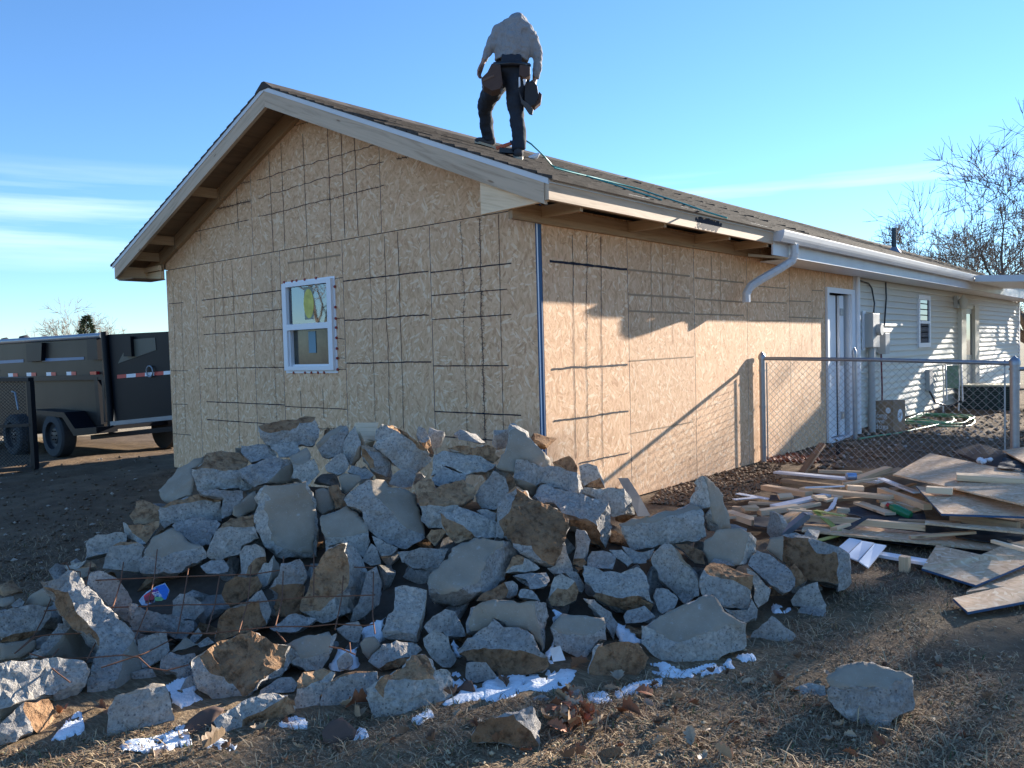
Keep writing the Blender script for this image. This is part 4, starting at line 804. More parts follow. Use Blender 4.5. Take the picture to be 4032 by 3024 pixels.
def tan_mat():
    t = NT('trowelled_concrete_face'); v = t.co()
    n1 = t.noise(v, 5, 5, .6); n2 = t.noise(v, 120, 3, .6); n3 = t.noise(v, 14, 5, .7)
    base = t.ramp(n1, (.3, (.255, .205, .15)), (.55, (.335, .275, .21)), (.75, (.41, .345, .27)))
    base = t.mix(t.ramp(n3, (.62, 0), (.72, .8)), base, (.46, .45, .43))
    base = t.mix(t.ramp(n2, (.62, 0), (.70, .6)), base, (.42, .40, .36))
    t.set(col=base, rough=.9, spec=.2); t.bump(t.math('ADD', n2, n3), .35, .006); return t.m
def clay_mat():
    t = NT('stuck_clay'); v = t.co()
    n1 = t.noise(v, 7, 6, .7); cr = t.vor(t.co('Object', (1, 1, 1)), 75, 'DISTANCE_TO_EDGE'); n2 = t.noise(v, 70, 5, .7)
    base = t.ramp(n1, (.28, (.27, .15, .08)), (.5, (.45, .275, .155)), (.74, (.60, .41, .25)))
    base = t.mix(t.ramp(n2, (.66, 0), (.74, .8)), base, (.40, .35, .27))
    base = t.mix(t.ramp(t.noise(v, 26, 5, .7), (.36, .7), (.50, 0)), base, (.13, .07, .04))
    tone = t.ramp(t.rnd(), (0, (.66, .62, .60)), (1, (1.15, 1.15, 1.15)))
    base = t.mix(1, base, tone, 'MULTIPLY')
    t.set(col=base, rough=.96, spec=.1); t.bump(t.math('ADD', t.math('MULTIPLY', n1, 1.2), t.math('ADD', t.math('MULTIPLY', n2, .7), t.noise(v, 26, 5, .7))), 1.0, .022); return t.m
MAT['conc'], MAT['tan'], MAT['clay'] = conc_mat(), tan_mat(), clay_mat()
MAT['stone'] = plain('brown_field_stone', (.115, .07, .052), .85, 0, .35, 9)
RM = [MAT['conc'], MAT['tan'], MAT['clay'], MAT['stone']]
# heap surface: depth along the view for a pixel, from the toe on the ground up to the crest
TOE = [(-100, 3000), (500, 2890), (1000, 2860), (1600, 2800), (2100, 2760), (2500, 2700), (3000, 2520), (3330, 2330), (3500, 2250)]
CRE = [(-100, 2350), (350, 2160), (600, 1960), (900, 1780), (1100, 1660), (1600, 1680), (2080, 1690), (2300, 1860), (2600, 1980), (2850, 1960), (3250, 2110), (3500, 2150)]
CRD = [(-100, 4.3), (350, 4.8), (700, 5.4), (1100, 5.75), (1600, 5.65), (2080, 5.35), (2300, 5.25), (2600, 5.05), (2850, 4.95), (3250, 4.85), (3500, 4.8)]
ip = lambda T, x: float(np.interp(x, [a for a, _ in T], [b for _, b in T]))
def heap_depth(x, y):
    yt, yc, dc = ip(TOE, x), ip(CRE, x), ip(CRD, x)
    dt = depth(gpx(x, yt)); t = (yt-y)/(yt-yc)
    return dt+(dc-dt)*max(-.1, min(1.05, t))
ON = {'f': (.93, .36, 0), 'u': (.42, .90, 0), 's': (.68, .73, 0), 'l': (.62, .25, -.74), 'r': (.62, .25, .74), 'n': (.90, -.44, 0), 'ul': (.5, .72, -.48), 'ur': (.5, .72, .48), 'fl': (.84, .3, -.45), 'fr': (.84, .3, .45)}
RNG = random.Random(11)
rock_pts = []
def make_rock(tile, label, spec, mode='heap', group='pieces of broken concrete in the rubble heap', cat='concrete piece', name='concrete_chunk'):
    verts, faces = [], []
    for fs in spec.split(';'):
        tok = fs.split(); code = tok[0]; idx = []
        for q in tok[1:]:
            x, y = map(float, q.split(','))
            x, y = tp(tile, x, y)
            for i, (a, b) in enumerate(verts):
                if abs(a-x) < 5 and abs(b-y) < 5: j = i; break
            else: verts.append((x, y)); j = len(verts)-1
            if not idx or idx[-1] != j: idx.append(j)
        if idx[0] == idx[-1]: idx.pop()
        faces.append((code, idx))
    V = np.array(verts); cx, cy = V.mean(0); yb = V[:, 1].max()
    if mode == 'heap': D = heap_depth(cx, cy*.55+yb*.45)
    else: D = depth(gpx(cx, yb-4))
    rays = np.array([ray(*p) for p in verts])
    hz = rays.mean(0).copy(); hz[2] = 0; hz /= np.linalg.norm(hz); rt = np.cross(hz, (0, 0, 1)); tow = -hz
    rows, rhs = [], []
    n = len(verts)
    for code, idx in faces:
        o = ON[code[1:]]; nr = o[0]*tow+o[1]*np.array([0, 0, 1.0])+o[2]*rt
        nr = nr+.10*np.array([RNG.uniform(-1, 1) for _ in range(3)]); nr /= np.linalg.norm(nr)
        dots = rays[idx]@nr
        for k, i in enumerate(idx):
            row = np.zeros(n); row[idx] -= dots/len(idx); row[i] += dots[k]; rows.append(row); rhs.append(0)
    for i in range(n):
        row = np.zeros(n); row[i] = .10; rows.append(row); rhs.append(.10*D)
    row = np.zeros(n); row[:] = 3/n; rows.append(row); rhs.append(3*D)
    d = np.linalg.lstsq(np.array(rows), np.array(rhs), rcond=None)[0]
    size = max(np.ptp(V[:, 0]), np.ptp(V[:, 1]))*D/FPX; small = min(np.ptp(V[:, 0]), np.ptp(V[:, 1]))*D/FPX
    d = np.clip(d, D-.32*size, D+.42*size)
    if mode != 'heap': d = d-(d[int(V[:, 1].argmax())]-D)
    P = CAM+rays*d[:, None]
    bm = bmesh.new(); bv = [bm.verts.new(p) for p in P]; front = []
    for code, idx in faces:
        if len(idx) < 3: continue
        try: f = bm.faces.new([bv[i] for i in idx])
        except ValueError: continue
        f.material_index = 'ctdb'.index(code[0]); front.append(f)
        f.normal_update()
        if f.normal.dot(Vector(tow)) < 0: f.normal_flip()
    bmesh.ops.triangulate(bm, faces=bm.faces[:])
    be = [e for e in bm.edges if len(e.link_faces) == 1]
    th = max(.06, min(.30, .75*small))
    ctr = Vector(P.mean(0)); away = Vector(rays.mean(0)/np.linalg.norm(rays.mean(0))-np.array([0, 0, .16])).normalized()
    ret = bmesh.ops.extrude_edge_only(bm, edges=be)
    nv = [g for g in ret['geom'] if isinstance(g, bmesh.types.BMVert)]
    for v in nv: v.co = ctr+(v.co-ctr)*.86+away*th*RNG.uniform(.85, 1.15)
    for f in bm.faces:
        if any(v in nv for v in f.verts): f.material_index = 3 if faces[0][0][0] == 'b' else 0
    hull_src = [bm.verts.new(v.co.copy()) for v in nv]
    hc = bm.verts.new(ctr+away*th*1.25); hull_src.append(hc)
    try:
        hr = bmesh.ops.convex_hull(bm, input=hull_src)
        for g in hr['geom']:
            if isinstance(g, bmesh.types.BMFace): g.material_index = 3 if faces[0][0][0] == 'b' else 0
        bmesh.ops.delete(bm, geom=[v for v in hr['geom_interior'] if isinstance(v, bmesh.types.BMVert) and v.is_valid], context='VERTS')
    except Exception: pass
    tgt = .026 if D > 4.2 else .022
    for _ in range(6):
        le = [e for e in bm.edges if e.calc_length() > tgt*1.35]
        if not le: break
        bmesh.ops.subdivide_edges(bm, edges=le, cuts=1)
        bmesh.ops.triangulate(bm, faces=[f for f in bm.faces if len(f.verts) > 3])
    sd = Vector((RNG.uniform(0, 50), RNG.uniform(0, 50), RNG.uniform(0, 50)))
    amp = {0: (.018, .012, .006), 1: (.005, .0015, .0006), 2: (.016, .013, .007), 3: (.006, .001, .0)}
    k = min(1.0, max(.45, size/.35))
    disp = []
    for v in bm.verts:
        ms = {f.material_index for f in v.link_faces}
        a = max((amp[q] for q in ms), default=amp[0])
        p = v.co+sd
        disp.append((mnoise.noise_vector(p*9)*a[0]+mnoise.noise_vector(p*27)*a[1]+mnoise.noise_vector(p*66)*a[2])*k)
    for v, dd in zip(bm.verts, disp): v.co += dd
    for f in bm.faces: f.smooth = f.material_index in (1, 3)
    org = Vector((float(P[:, 0].mean()), float(P[:, 1].mean()), float(P[:, 2].min())))
    for v in bm.verts: v.co -= org
    me = bpy.data.meshes.new(name); bm.to_mesh(me); bm.free()
    for m_ in RM: me.materials.append(m_)
    ob = bpy.data.objects.new(name, me); COL.objects.link(ob); ob.location = org
    tag(ob, label, cat, group)
    rock_pts.append((P.mean(0), size, mode))
    return ob
for ln in ROCKS.strip().splitlines():
    t_, lab, sp = ln.split('|'); make_rock(t_, lab, sp)
for ln in ROCKS_GROUND.strip().splitlines():
    t_, lab, sp = ln.split('|'); make_rock(t_, lab, sp, 'ground', 'stones lying apart on the grass', 'stone' if 'stone' in lab else 'concrete piece', 'loose_stone')
# fragments filling the gaps deeper in the heap
def filler(c, s, r):
    bm = bmesh.new(); q = Matrix.Rotation(r.uniform(0, 6), 3, Vector((r.uniform(-1, 1), r.uniform(-1, 1), r.uniform(-1, 1))).normalized())
    for _ in range(12):
        v = Vector((r.uniform(-1, 1), r.uniform(-1, 1), r.uniform(-.6, .6)));  v = v.normalized()*r.uniform(.75, 1); v.z *= .65; bm.verts.new(q @ v*s)
    hr = bmesh.ops.convex_hull(bm, input=bm.verts[:]); bmesh.ops.delete(bm, geom=[g for g in hr['geom_interior'] if isinstance(g, bmesh.types.BMVert)], context='VERTS')
    for _ in range(2):
        bmesh.ops.subdivide_edges(bm, edges=[e for e in bm.edges if e.calc_length() > .05], cuts=1); bmesh.ops.triangulate(bm, faces=[f for f in bm.faces if len(f.verts) > 3])
    sd = Vector((r.uniform(0, 50),)*3); k = 2 if r.random() < .28 else 0
    for v in bm.verts: v.co += mnoise.noise_vector((v.co+sd)*11)*.012
    for f in bm.faces: f.material_index = k
    me = bpy.data.meshes.new('concrete_fragment'); bm.to_mesh(me); bm.free()
    for m_ in RM: me.materials.append(m_)
    ob = bpy.data.objects.new('concrete_fragment', me); COL.objects.link(ob); ob.location = [float(x) for x in c]
    tag(ob, 'small concrete fragment wedged in a dark gap between the larger pieces of rubble', 'concrete piece', 'fragments wedged deep in the rubble heap')
fr = random.Random(4)
for x in range(60, 3300, 135):
    yc, yt = ip(CRE, x), ip(TOE, x)
    y = yc+70
    while y < yt-40:
        px, py = x+fr.uniform(-45, 45), y+fr.uniform(-35, 35)
        D = heap_depth(px, py)+fr.uniform(.20, .30)
        filler(at(px, py, D), fr.uniform(.08, .145), fr); y += 135
# packed core of the heap (soil and crushed concrete), a mound under the visible pieces
core_pts = [(p[0], p[1], p[2]-.24) for p, s, md in rock_pts if md == 'heap']
bx, by = np.arange(-4.6, 3.4, .11), np.arange(-3.9, .0, .11)
CP = np.array(core_pts); cv, cf_ = [], []
GZ = {}
for j, yy in enumerate(by):
    for i, xx in enumerate(bx):
        w = np.exp(-((CP[:, 0]-xx)**2+(CP[:, 1]-yy)**2)/(2*.17**2)); W = w.sum(); g0 = gz(xx, yy)-.05
        z = (w@CP[:, 2]+.25*g0)/(W+.25)
        cv.append((xx, yy, max(g0, min(z, 1.0))+.02*mnoise.noise(Vector((xx*6, yy*6, 2)))))
nbx = len(bx)
cf_ = [(j*nbx+i, j*nbx+i+1, (j+1)*nbx+i+1, (j+1)*nbx+i) for j in range(len(by)-1) for i in range(nbx-1) if max(cv[j*nbx+i][2]-gz(cv[j*nbx+i][0], cv[j*nbx+i][1]), cv[(j+1)*nbx+i+1][2]-gz(cv[(j+1)*nbx+i+1][0], cv[(j+1)*nbx+i+1][1])) > -.02]
cme = bpy.data.meshes.new('rubble_core'); cme.from_pydata(cv, [], cf_); cme.materials.append(plain('crushed_rubble', (.13, .10, .075), .95, 0, .5, 20))
core = bpy.data.objects.new('rubble_core', cme); COL.objects.link(core); tag(core, 'packed soil and crushed concrete under the pieces of the heap', 'rubble', kind='stuff')
# ================================================================ LUMBER AND SCRAP PILE
def gp(t, x, y, h): return gpx(*tp(t, x, y), h)
def board(name, label, cat, t, a, b, ha, hb, w, th, mat, group='boards thrown on the scrap pile', up=None, bevel=.002):
    p, q = gp(t, *a, ha), gp(t, *b, hb)
    u = np.array(up if up is not None else (0, 0, 1.0))
    o = MB().beam(p, q, w, th, u, 0).build(name, MAT[mat] if isinstance(mat, str) else mat, None, bevel)
    return tag(o, label, cat, group)
def sheet(name, label, cat, t, pts, hs, th, mats, group=None, nrm=(0, 0, 1)):
    P3 = [gp(t, x, y, h) for (x, y), h in zip(pts, hs if hasattr(hs, '__len__') else [hs]*len(pts))]
    m = MB(); m.edge = isinstance(mats, list)
    m.poly(P3, th, nrm)
    o = m.build(name, mats)
    return tag(o, label, cat, group)
G1 = 'lumber offcuts thrown on the scrap pile'; G2 = 'loose sheets of wood panel on the scrap pile'
OS = [MAT['osb_sheet'], MAT['blue_edge']]; OSP = MAT['osb_sheet']
SC = [
 ('white_board', 'long white primed board lying toward the fence at the back of the scrap pile', 'board', (705,245), (1340,305), .10, .16, .10, .020, 'white'),
 ('leaning_board', 'brown board leaning upright against the fence corner', 'board', (862,250), (985,75), .02, .10, .07, .03, 'wood_brown'),
 ('lumber', 'straight pale board pointing up to the right behind the white trim', 'board', (1130,312), (1388,222), .14, .22, .085, .035, 'wood'),
 ('lumber', 'thin pale strip lying by itself close to the fence', 'board', (960,240), (1225,248), .05, .05, .05, .03, 'wood_pale'),
 ('lumber', 'short thick stud end pointing at the rubble heap', 'board', (632,338), (905,380), .09, .12, .085, .045, 'wood'),
 ('lumber', 'long flat board with a row of nail marks across the middle', 'board', (860,348), (1408,400), .14, .18, .085, .03, 'wood'),
 ('lumber', 'clean stud slanting down to the green bottle', 'board', (1342,355), (1628,458), .17, .16, .07, .045, 'wood'),
 ('lumber', 'tan board partly under the big wood panel', 'board', (1425,348), (1640,422), .10, .10, .10, .035, 'wood_tan'),
 ('white_board', 'white siding scrap at the left tip of the scrap pile', 'siding scrap', (468,375), (665,408), .06, .05, .07, .006, 'white'),
 ('white_board', 'crumpled white siding strip below the left tip scrap', 'siding scrap', (445,412), (610,398), .05, .05, .06, .006, 'white'),
 ('lumber', 'slim tan trim strip lying level at the left of the scrap pile', 'board', (538,432), (815,445), .08, .10, .05, .02, 'wood'),
 ('lumber', 'thick stud offcut angled up to the right before the white board', 'board', (600,492), (835,458), .09, .12, .08, .042, 'wood_pale'),
 ('white_board', 'white board crossing the middle of the scrap pile', 'board', (690,455), (1015,385), .10, .13, .09, .02, 'white'),
 ('lumber', 'little tan block with a paper label', 'wood block', (440,468), (552,472), .05, .05, .05, .04, 'wood'),
 ('lumber', 'stud lying at the front left beside the upright slab', 'board', (410,495), (585,552), .06, .06, .09, .045, 'wood_pale'),
 ('lumber', 'short angled offcut above the black felt scrap', 'board', (690,580), (860,478), .06, .10, .075, .04, 'wood'),
 ('lumber', 'pale board end behind the steel angle', 'board', (640,505), (960,435), .07, .11, .07, .025, 'wood_pale'),
 ('lumber', 'long straight stud across the front of the scrap pile', 'board', (868,520), (1612,582), .12, .13, .055, .045, 'wood'),
 ('lumber', 'thick plank lying on top of the big wood panel', 'board', (1800,272), (2260,300), .35, .36, .14, .045, 'wood_pale'),
 ('lumber', 'short block on the blue edged panel', 'wood block', (1618,350), (1778,362), .30, .30, .07, .045, 'wood_pale'),
 ('lumber', 'thin plank edge under the blue edged panel', 'board', (1770,515), (2180,575), .16, .18, .05, .06, 'wood_tan'),
 ('lumber', 'pale thin strip in front of the dark gap at the right', 'board', (1518,640), (1915,610), .10, .14, .04, .018, 'wood'),
 ('lumber', 'narrow plank lying over the lower panels at the right', 'board', (2020,665), (2260,730), .16, .18, .03, .02, 'wood_pale'),
 ('white_board', 'white trim lying flat at the front edge of the scrap pile', 'board', (1330,745), (1650,800), .03, .05, .10, .02, 'white'),
 ('lumber', 'small upright wood block on the grass before the scrap pile', 'wood block', (1487,852), (1490,800), .0, .02, .05, .04, 'wood'),
 ('white_board', 'thin white strip rising behind the nail marked board', 'board', (1110,318), (1340,282), .15, .20, .03, .02, 'wood_pale'),
 ('white_board', 'white trim running right from the peak of the thin strip', 'board', (1340,285), (1560,370), .20, .18, .06, .015, 'white'),
 ('lumber', 'short pale block lying among the strips', 'wood block', (1135,340), (1235,345), .17, .17, .07, .04, 'wood_pale'),
 ('lumber', 'split pale wood with a jagged end', 'board', (1205,430), (1400,500), .12, .12, .09, .02, 'wood_pale'),
 ('lumber', 'square offcut beside the split pale wood', 'wood block', (1070,470), (1150,482), .10, .10, .06, .04, 'wood_pale'),
 ('lumber', 'thin board showing beneath the nail marked board', 'board', (1020,415), (1300,395), .11, .12, .08, .02, 'wood_tan'),
 ('lumber', 'board end showing at the right of the green bottle', 'board', (1450,435), (1560,470), .13, .13, .07, .03, 'wood'),
 ('white_board', 'narrow white strip on top of the mixed strips', 'board', (880,340), (1120,332), .17, .18, .015, .012, 'white'),
 ('lumber', 'dark reddish board lying low behind the pile', 'board', (740,295), (1100,335), .05, .06, .08, .03, 'wood_tan'),
 ('lumber', 'reddish plank lying behind the straight pale board', 'board', (1200,290), (1480,225), .10, .13, .12, .02, 'wood_tan'),
]
for nm, lab, cat, a, b, ha, hb, w, th, mt in SC:
    up = (0, 0, 1)
    if 'upright wood block' in lab:
        p = gp('O', 1487, 850, 0); o = MB().box((p[0]-.028, p[0]+.028), (p[1]-.03, p[1]+.03), (p[2]-.01, p[2]+.095)).build(nm, MAT['wood'], None, .002); tag(o, lab, cat, G1); continue
    if nm == 'leaning_board':
        p = gp('O', 862, 250, 0); q = np.array(at(*tp('O', 985, 75), depth(p)+.45)); o = MB().beam(p, q, .075, .03, (0, -1, .3)).build(nm, MAT[mt], None, .002); tag(o, lab, cat, G1); continue
    board(nm, lab, cat, 'O', a, b, ha, hb, w, th, mt, G1)
sheet('plywood_sheet', 'big weathered wood panel on top of the scrap pile', 'wood panel', 'O', [(1415,258), (1640,128), (2330,275), (2330,470), (1800,345)], [.30, .32, .36, .34, .31], .012, OSP, G2)
sheet('plywood_sheet', 'wood panel with a blue left edge and a sunlit stripe', 'wood panel', 'O', [(1555,330), (1800,352), (2330,480), (2330,520), (1710,498)], [.26, .27, .28, .26, .25], .014, OS, G2)
sheet('plywood_sheet', 'long narrow reddish wood panel lying at the front of the pile', 'wood panel', 'O', [(875,560), (1250,575), (2080,665), (2060,718), (860,598)], .075, .014, OSP, G2)
sheet('plywood_sheet', 'thin panel strip lying edge on across the right side', 'wood panel', 'O', [(1612,540), (2330,600), (2330,625), (1610,555)], .19, .012, OSP, G2)
sheet('plywood_sheet', 'notched wood panel with a blue front edge lying at the right', 'wood panel', 'O', [(1590,830), (1680,688), (1950,748), (2110,680), (2330,640), (2330,760), (1920,932)], [.05, .09, .10, .12, .13, .10, .05], .014, OS, G2)
sheet('plywood_sheet', 'wood panel lying under the notched one', 'wood panel', 'O', [(1860,975), (1950,915), (2330,730), (2330,900)], [.03, .035, .05, .04], .014, OSP, G2)
sheet('plywood_sheet', 'long wood panel offcut with a blue end on the grass at the right edge', 'wood panel', 'O', [(1780,1012), (2330,885), (2330,1010), (1870,1096)], [.05, .06, .05, .04], .014, OS, G2)
sheet('dark_sheet', 'dark brown sheet leaning behind the big wood panel', 'panel', 'O', [(1775,115), (1940,72), (2110,122), (2050,215), (1900,175)], [.30, .36, .34, .28, .28], .01, plain('dark_brown_sheet', (.045, .03, .024), .8))
sheet('plywood_sheet', 'wood panel corner poking in at the right picture edge', 'wood panel', 'O', [(2082,112), (2330,75), (2330,230), (2212,185)], [.40, .44, .42, .40], .012, OSP, G2)
def felt(lab, pts, hs, k=.02, seed=0):
    P3 = [gp('O', x, y, h) for (x, y), h in zip(pts, hs if hasattr(hs, '__len__') else [hs]*len(pts))]
    bm = bmesh.new(); bm.faces.new([bm.verts.new(p) for p in P3]); bmesh.ops.triangulate(bm, faces=bm.faces[:])
    for _ in range(4):
        bmesh.ops.subdivide_edges(bm, edges=[e for e in bm.edges if e.calc_length() > .05], cuts=1); bmesh.ops.triangulate(bm, faces=[f for f in bm.faces if len(f.verts) > 3])
    for v in bm.verts: v.co.z += k*mnoise.noise(Vector((v.co.x*7+seed, v.co.y*7, 0)))
    r = bmesh.ops.extrude_face_region(bm, geom=bm.faces[:])
    for v in r['geom']:
        if isinstance(v, bmesh.types.BMVert): v.co.z -= .004
    o = Vector(P3[0])
    for v in bm.verts: v.co -= o
    me = bpy.data.meshes.new('felt_sheet'); bm.to_mesh(me); bm.free(); me.materials.append(MAT['tarpaper'])
    ob = bpy.data.objects.new('felt_sheet', me); COL.objects.link(ob); ob.location = o; tag(ob, lab, 'roofing felt', 'torn pieces of black roofing felt')
felt('black felt sheet behind the green bottle', [(1150,462), (1290,448), (1400,500), (1600,480), (1625,545), (1350,548), (1140,512)], .10, .025, 1)
felt('square black felt scrap at the front left of the scrap pile', [(570,520), (700,508), (690,582), (570,578)], .10, .015, 2)
felt('black felt under the white scraps at the left', [(670,385), (760,372), (860,395), (800,420), (660,418)], .06, .015, 3)
felt('narrow black felt strip across the front stud', [(1100,588), (1230,522), (1265,524), (1150,600)], [.12, .16, .16, .12], .01, 4)
felt('wide black felt lying under the front of the scrap pile', [(700,600), (1120,640), (1640,700), (2100,800), (2100,640), (1600,560), (900,500)], .035, .02, 5)
felt('black felt draped at the right behind the panels', [(2050,215), (2110,130), (2330,190), (2330,260)], .36, .03, 6)
felt('black felt between the panels at the right', [(1700,540), (2200,600), (2200,690), (1800,640)], .10, .02, 7)
# white siding strips lying together
sd = empty('siding_scrap', gp('O', 1230, 740, 0), 'three joined white siding strips lying at the front edge of the scrap pile', 'siding scrap')
for a, b, c, d in (((1085,700), (1150,645), (1225,660), (1130,752)), ((1132,755), (1228,662), (1300,675), (1205,785)), ((1208,788), (1303,677), (1375,690), (1265,826))):
    MB().poly([gp('O', x, y, h) for (x, y), h in zip((a, b, c, d), (.05, .08, .07, .03))], .008, (0, 0, 1)).build('siding_strip', MAT['white'], sd)
# bent steel angle, yellow strap, curved siding tip
p0_, p1_, p2_ = gp('O', 678, 655, .02), gp('O', 885, 490, .17), gp('O', 915, 505, .16)
m = MB().beam(p0_, p1_, .05, .004).beam(p0_+(.02, .02, -.02), p1_+(.02, .02, -.02), .004, .05).beam(p1_, p2_, .05, .004); tag(m.build('steel_angle', MAT['grey_metal']), 'bent grey steel angle leaning out of the front of the scrap pile', 'metal angle')
m = MB(); yl = [gp('O', 960, 662, .05), gp('O', 1108, 622, .06), gp('O', 940, 478, .17), gp('O', 1120, 512, .16)]
for a, b in zip(yl[:-1], yl[1:]): m.beam(a, b, .045, .006)
tag(m.build('plastic_strap', plain('yellow_plastic', (.42, .40, .09), .5)), 'folded yellow plastic strip lying over the steel angle side of the pile', 'plastic strip')
m = MB(); cs = [gp('O', 1000, 482, .10), gp('O', 1035, 465, .12), gp('O', 1058, 430, .16), gp('O', 1070, 396, .20)]
for i, (a, b) in enumerate(zip(cs[:-1], cs[1:])): m.beam(a, b, .05-.012*i, .006)
tag(m.build('siding_scrap', MAT['white']), 'curved horn-shaped white siding tip sticking up in the middle of the pile', 'siding scrap')
# bottle, can, small litter
p = gp('O', 1452, 478, .14); q = gp('O', 1412, 458, .16); ax = (q-p)/np.linalg.norm(q-p); L = .17
bt = empty('bottle', p, 'green plastic bottle with a red cap lying on the scrap pile', 'bottle')
MB().tube([p+ax*L*s for s in (-.55, -.5, .1, .3, .42, .45)], [.03, .036, .036, .03, .013, .013], 14).build('bottle_body', plain('green_plastic', (.03, .20, .08), .15), bt)
MB().tube([p+ax*L*.45, p+ax*L*.58], .016, 10).build('bottle_cap', plain('red_plastic', (.5, .03, .03), .4), bt)
p = gp('O', 1158, 272, .20); tag(MB().tube([p+(-.03, -.02, 0), p+(.035, .03, .0)], [.033, .033], 14).build('drink_can', plain('blue_silver_can', (.35, .45, .65), .25, .6, .6, 25)), 'blue and silver drink can on the straight pale board', 'can')
p = gp('O', 1080, 150, .0); m = MB().tube([p, p+(.0, .01, .17)], [.025, .03], 8, 0); o = m.build('light_bulb_stake', MAT['black']); tag(o, 'small black stake light with a white head near the fence', 'stake light')
MB().tube([p+(-.03, .01, .17), p+(.03, .03, .20)], .035, 8).build('white_head', MAT['white'], o) if False else None
p = gp('O', 1960, 190, .34); m = MB()
for i in range(14):
    a = p+np.array([random.Random(i).uniform(-.06, .06), random.Random(i+9).uniform(-.06, .06), random.Random(i+20).uniform(0, .03)]); m.tube([a, a+(.02, .01, .015)], [.018, .012], 6)
tag(m.build('crumpled_paper', MAT['white']), 'crumpled white paper on the big wood panel', 'paper', kind='stuff')

# ================================================================ THINGS ON THE RUBBLE
def on_heap(t, x, y, dd=0): a = tp(t, x, y); return at(*a, heap_depth(*a)+dd)
# lumber offcut on the crest
P4 = [on_heap('B', *q, d) for q, d in (((1035, 115), -.05), ((1275, 112), .12), ((1240, 300), -.02), ((1140, 322), -.12))]
m = MB(); m.edge = False; nn = np.cross(P4[1]-P4[0], P4[3]-P4[0]); nn = nn if nn@(CAM-P4[0]) > 0 else -nn
m.poly(P4, .06, nn); tag(m.build('lumber_offcut', MAT['wood_pale'], None), 'short pale lumber offcut sitting on the crest of the rubble heap', 'wood block')
# bent metal plate
P4 = [on_heap('C', *q, d) for q, d in (((1905, 682), .10), ((2010, 680), .12), ((2125, 860), .02), ((2020, 890), .0))]
m = MB(); m.poly(P4, .004, CAM-P4[0])
P5 = [P4[3], P4[2], on_heap('C', 2240, 1070, -.08), on_heap('C', 2110, 1075, -.10)]
m.poly(P5, .004, CAM-P5[0]+np.array([0, 0, 2.0])); tag(m.build('metal_plate', plain('dull_steel', (.10, .105, .11), .6, .3, .3, 20)), 'bent grey metal plate leaning over the tan topped beam', 'metal plate')
# white cup piece in the snow
P4 = [gpx(*tp('G', *q), h) for q, h in (((1730, 1045), .14), ((1835, 1022), .15), ((1890, 1170), .07), ((1760, 1185), .06))]
m = MB(); m.poly(P4, .02, CAM-P4[0]); tag(m.build('foam_piece', MAT['white']), 'white foam piece in the snow beside the big front block', 'foam')
# foil drink pouch
pq = [(1420, 560), (1450, 520), (1500, 470), (1600, 410), (1690, 378), (1735, 450), (1720, 520), (1650, 565), (1590, 570), (1500, 608), (1450, 605)]
PP = [on_heap('E', x, y, -.12) for x, y in pq]
pouch = empty('drink_pouch', PP[0], 'crumpled foil drink pouch, blue green and red, behind the rusty wire', 'drink pouch')
nn = CAM-PP[0]; nn = nn/np.linalg.norm(nn)
m = MB(); cpt = sum(PP)/len(PP)+nn*.02
foil = plain('silver_foil', (.6, .62, .66), .22, .9, .3, 40)
for a, b in zip(PP, PP[1:]+PP[:1]): m.face([a, b, cpt]); m.face([b, a, cpt-nn*.05])
m.build('foil_body', foil, pouch)
def patch(pts, col, name, lift):
    Q = [on_heap('E', x, y, -.12)+nn*lift for x, y in pts]; m = MB(); m.face(Q); return m.build(name, plain(name, col, .3, 0, .35, 60), pouch)
patch([(1590, 420), (1685, 390), (1730, 450), (1700, 545), (1640, 560), (1600, 500)], (.02, .16, .55), 'blue_print', .0245)
patch([(1470, 510), (1570, 440), (1590, 500), (1570, 550), (1480, 560)], (.30, .02, .03), 'red_print', .0245)
patch([(1560, 460), (1610, 430), (1625, 480), (1580, 500)], (.12, .05, .25), 'purple_print', .0265)
patch([(1590, 560), (1580, 525), (1640, 515), (1680, 545), (1650, 562)], (.16, .40, .14), 'green_print', .0265)
def text3d(txt, org, right, up, size, mat, parent, name, depth_=.0008):
    cu = bpy.data.curves.new('t', 'FONT'); cu.body = txt; cu.size = size; cu.extrude = depth_; cu.space_line = .8
    to = bpy.data.objects.new('t', cu); ts = bpy.data.scenes.new('build'); ts.collection.objects.link(to); dg = scene_graph(ts)
    me = bpy.data.meshes.new_from_object(to.evaluated_get(dg)); bpy.data.objects.remove(to); bpy.data.scenes.remove(ts)
    r = Vector(right).normalized(); u = Vector(up); u = (u-r*u.dot(r)).normalized(); n = r.cross(u); o = Vector([float(c) for c in org])-wloc(parent)
    for v in me.vertices: c = v.co.copy(); v.co = o+r*c.x+u*c.y+n*c.z
    me.materials.clear(); me.materials.append(mat); ob = bpy.data.objects.new(name, me); COL.objects.link(ob); ob.parent = parent; return ob
a_, b_ = on_heap('E', 1600, 515, -.12), on_heap('E', 1680, 470, -.12)
text3d('CAPRI\nSUN', on_heap('E', 1588, 470, -.12)+nn*.029, on_heap('E', 1640, 535, -.12)-on_heap('E', 1588, 470, -.12), on_heap('E', 1660, 420, -.12)-on_heap('E', 1590, 470, -.12), .022, MAT['white'], pouch, 'lettering')
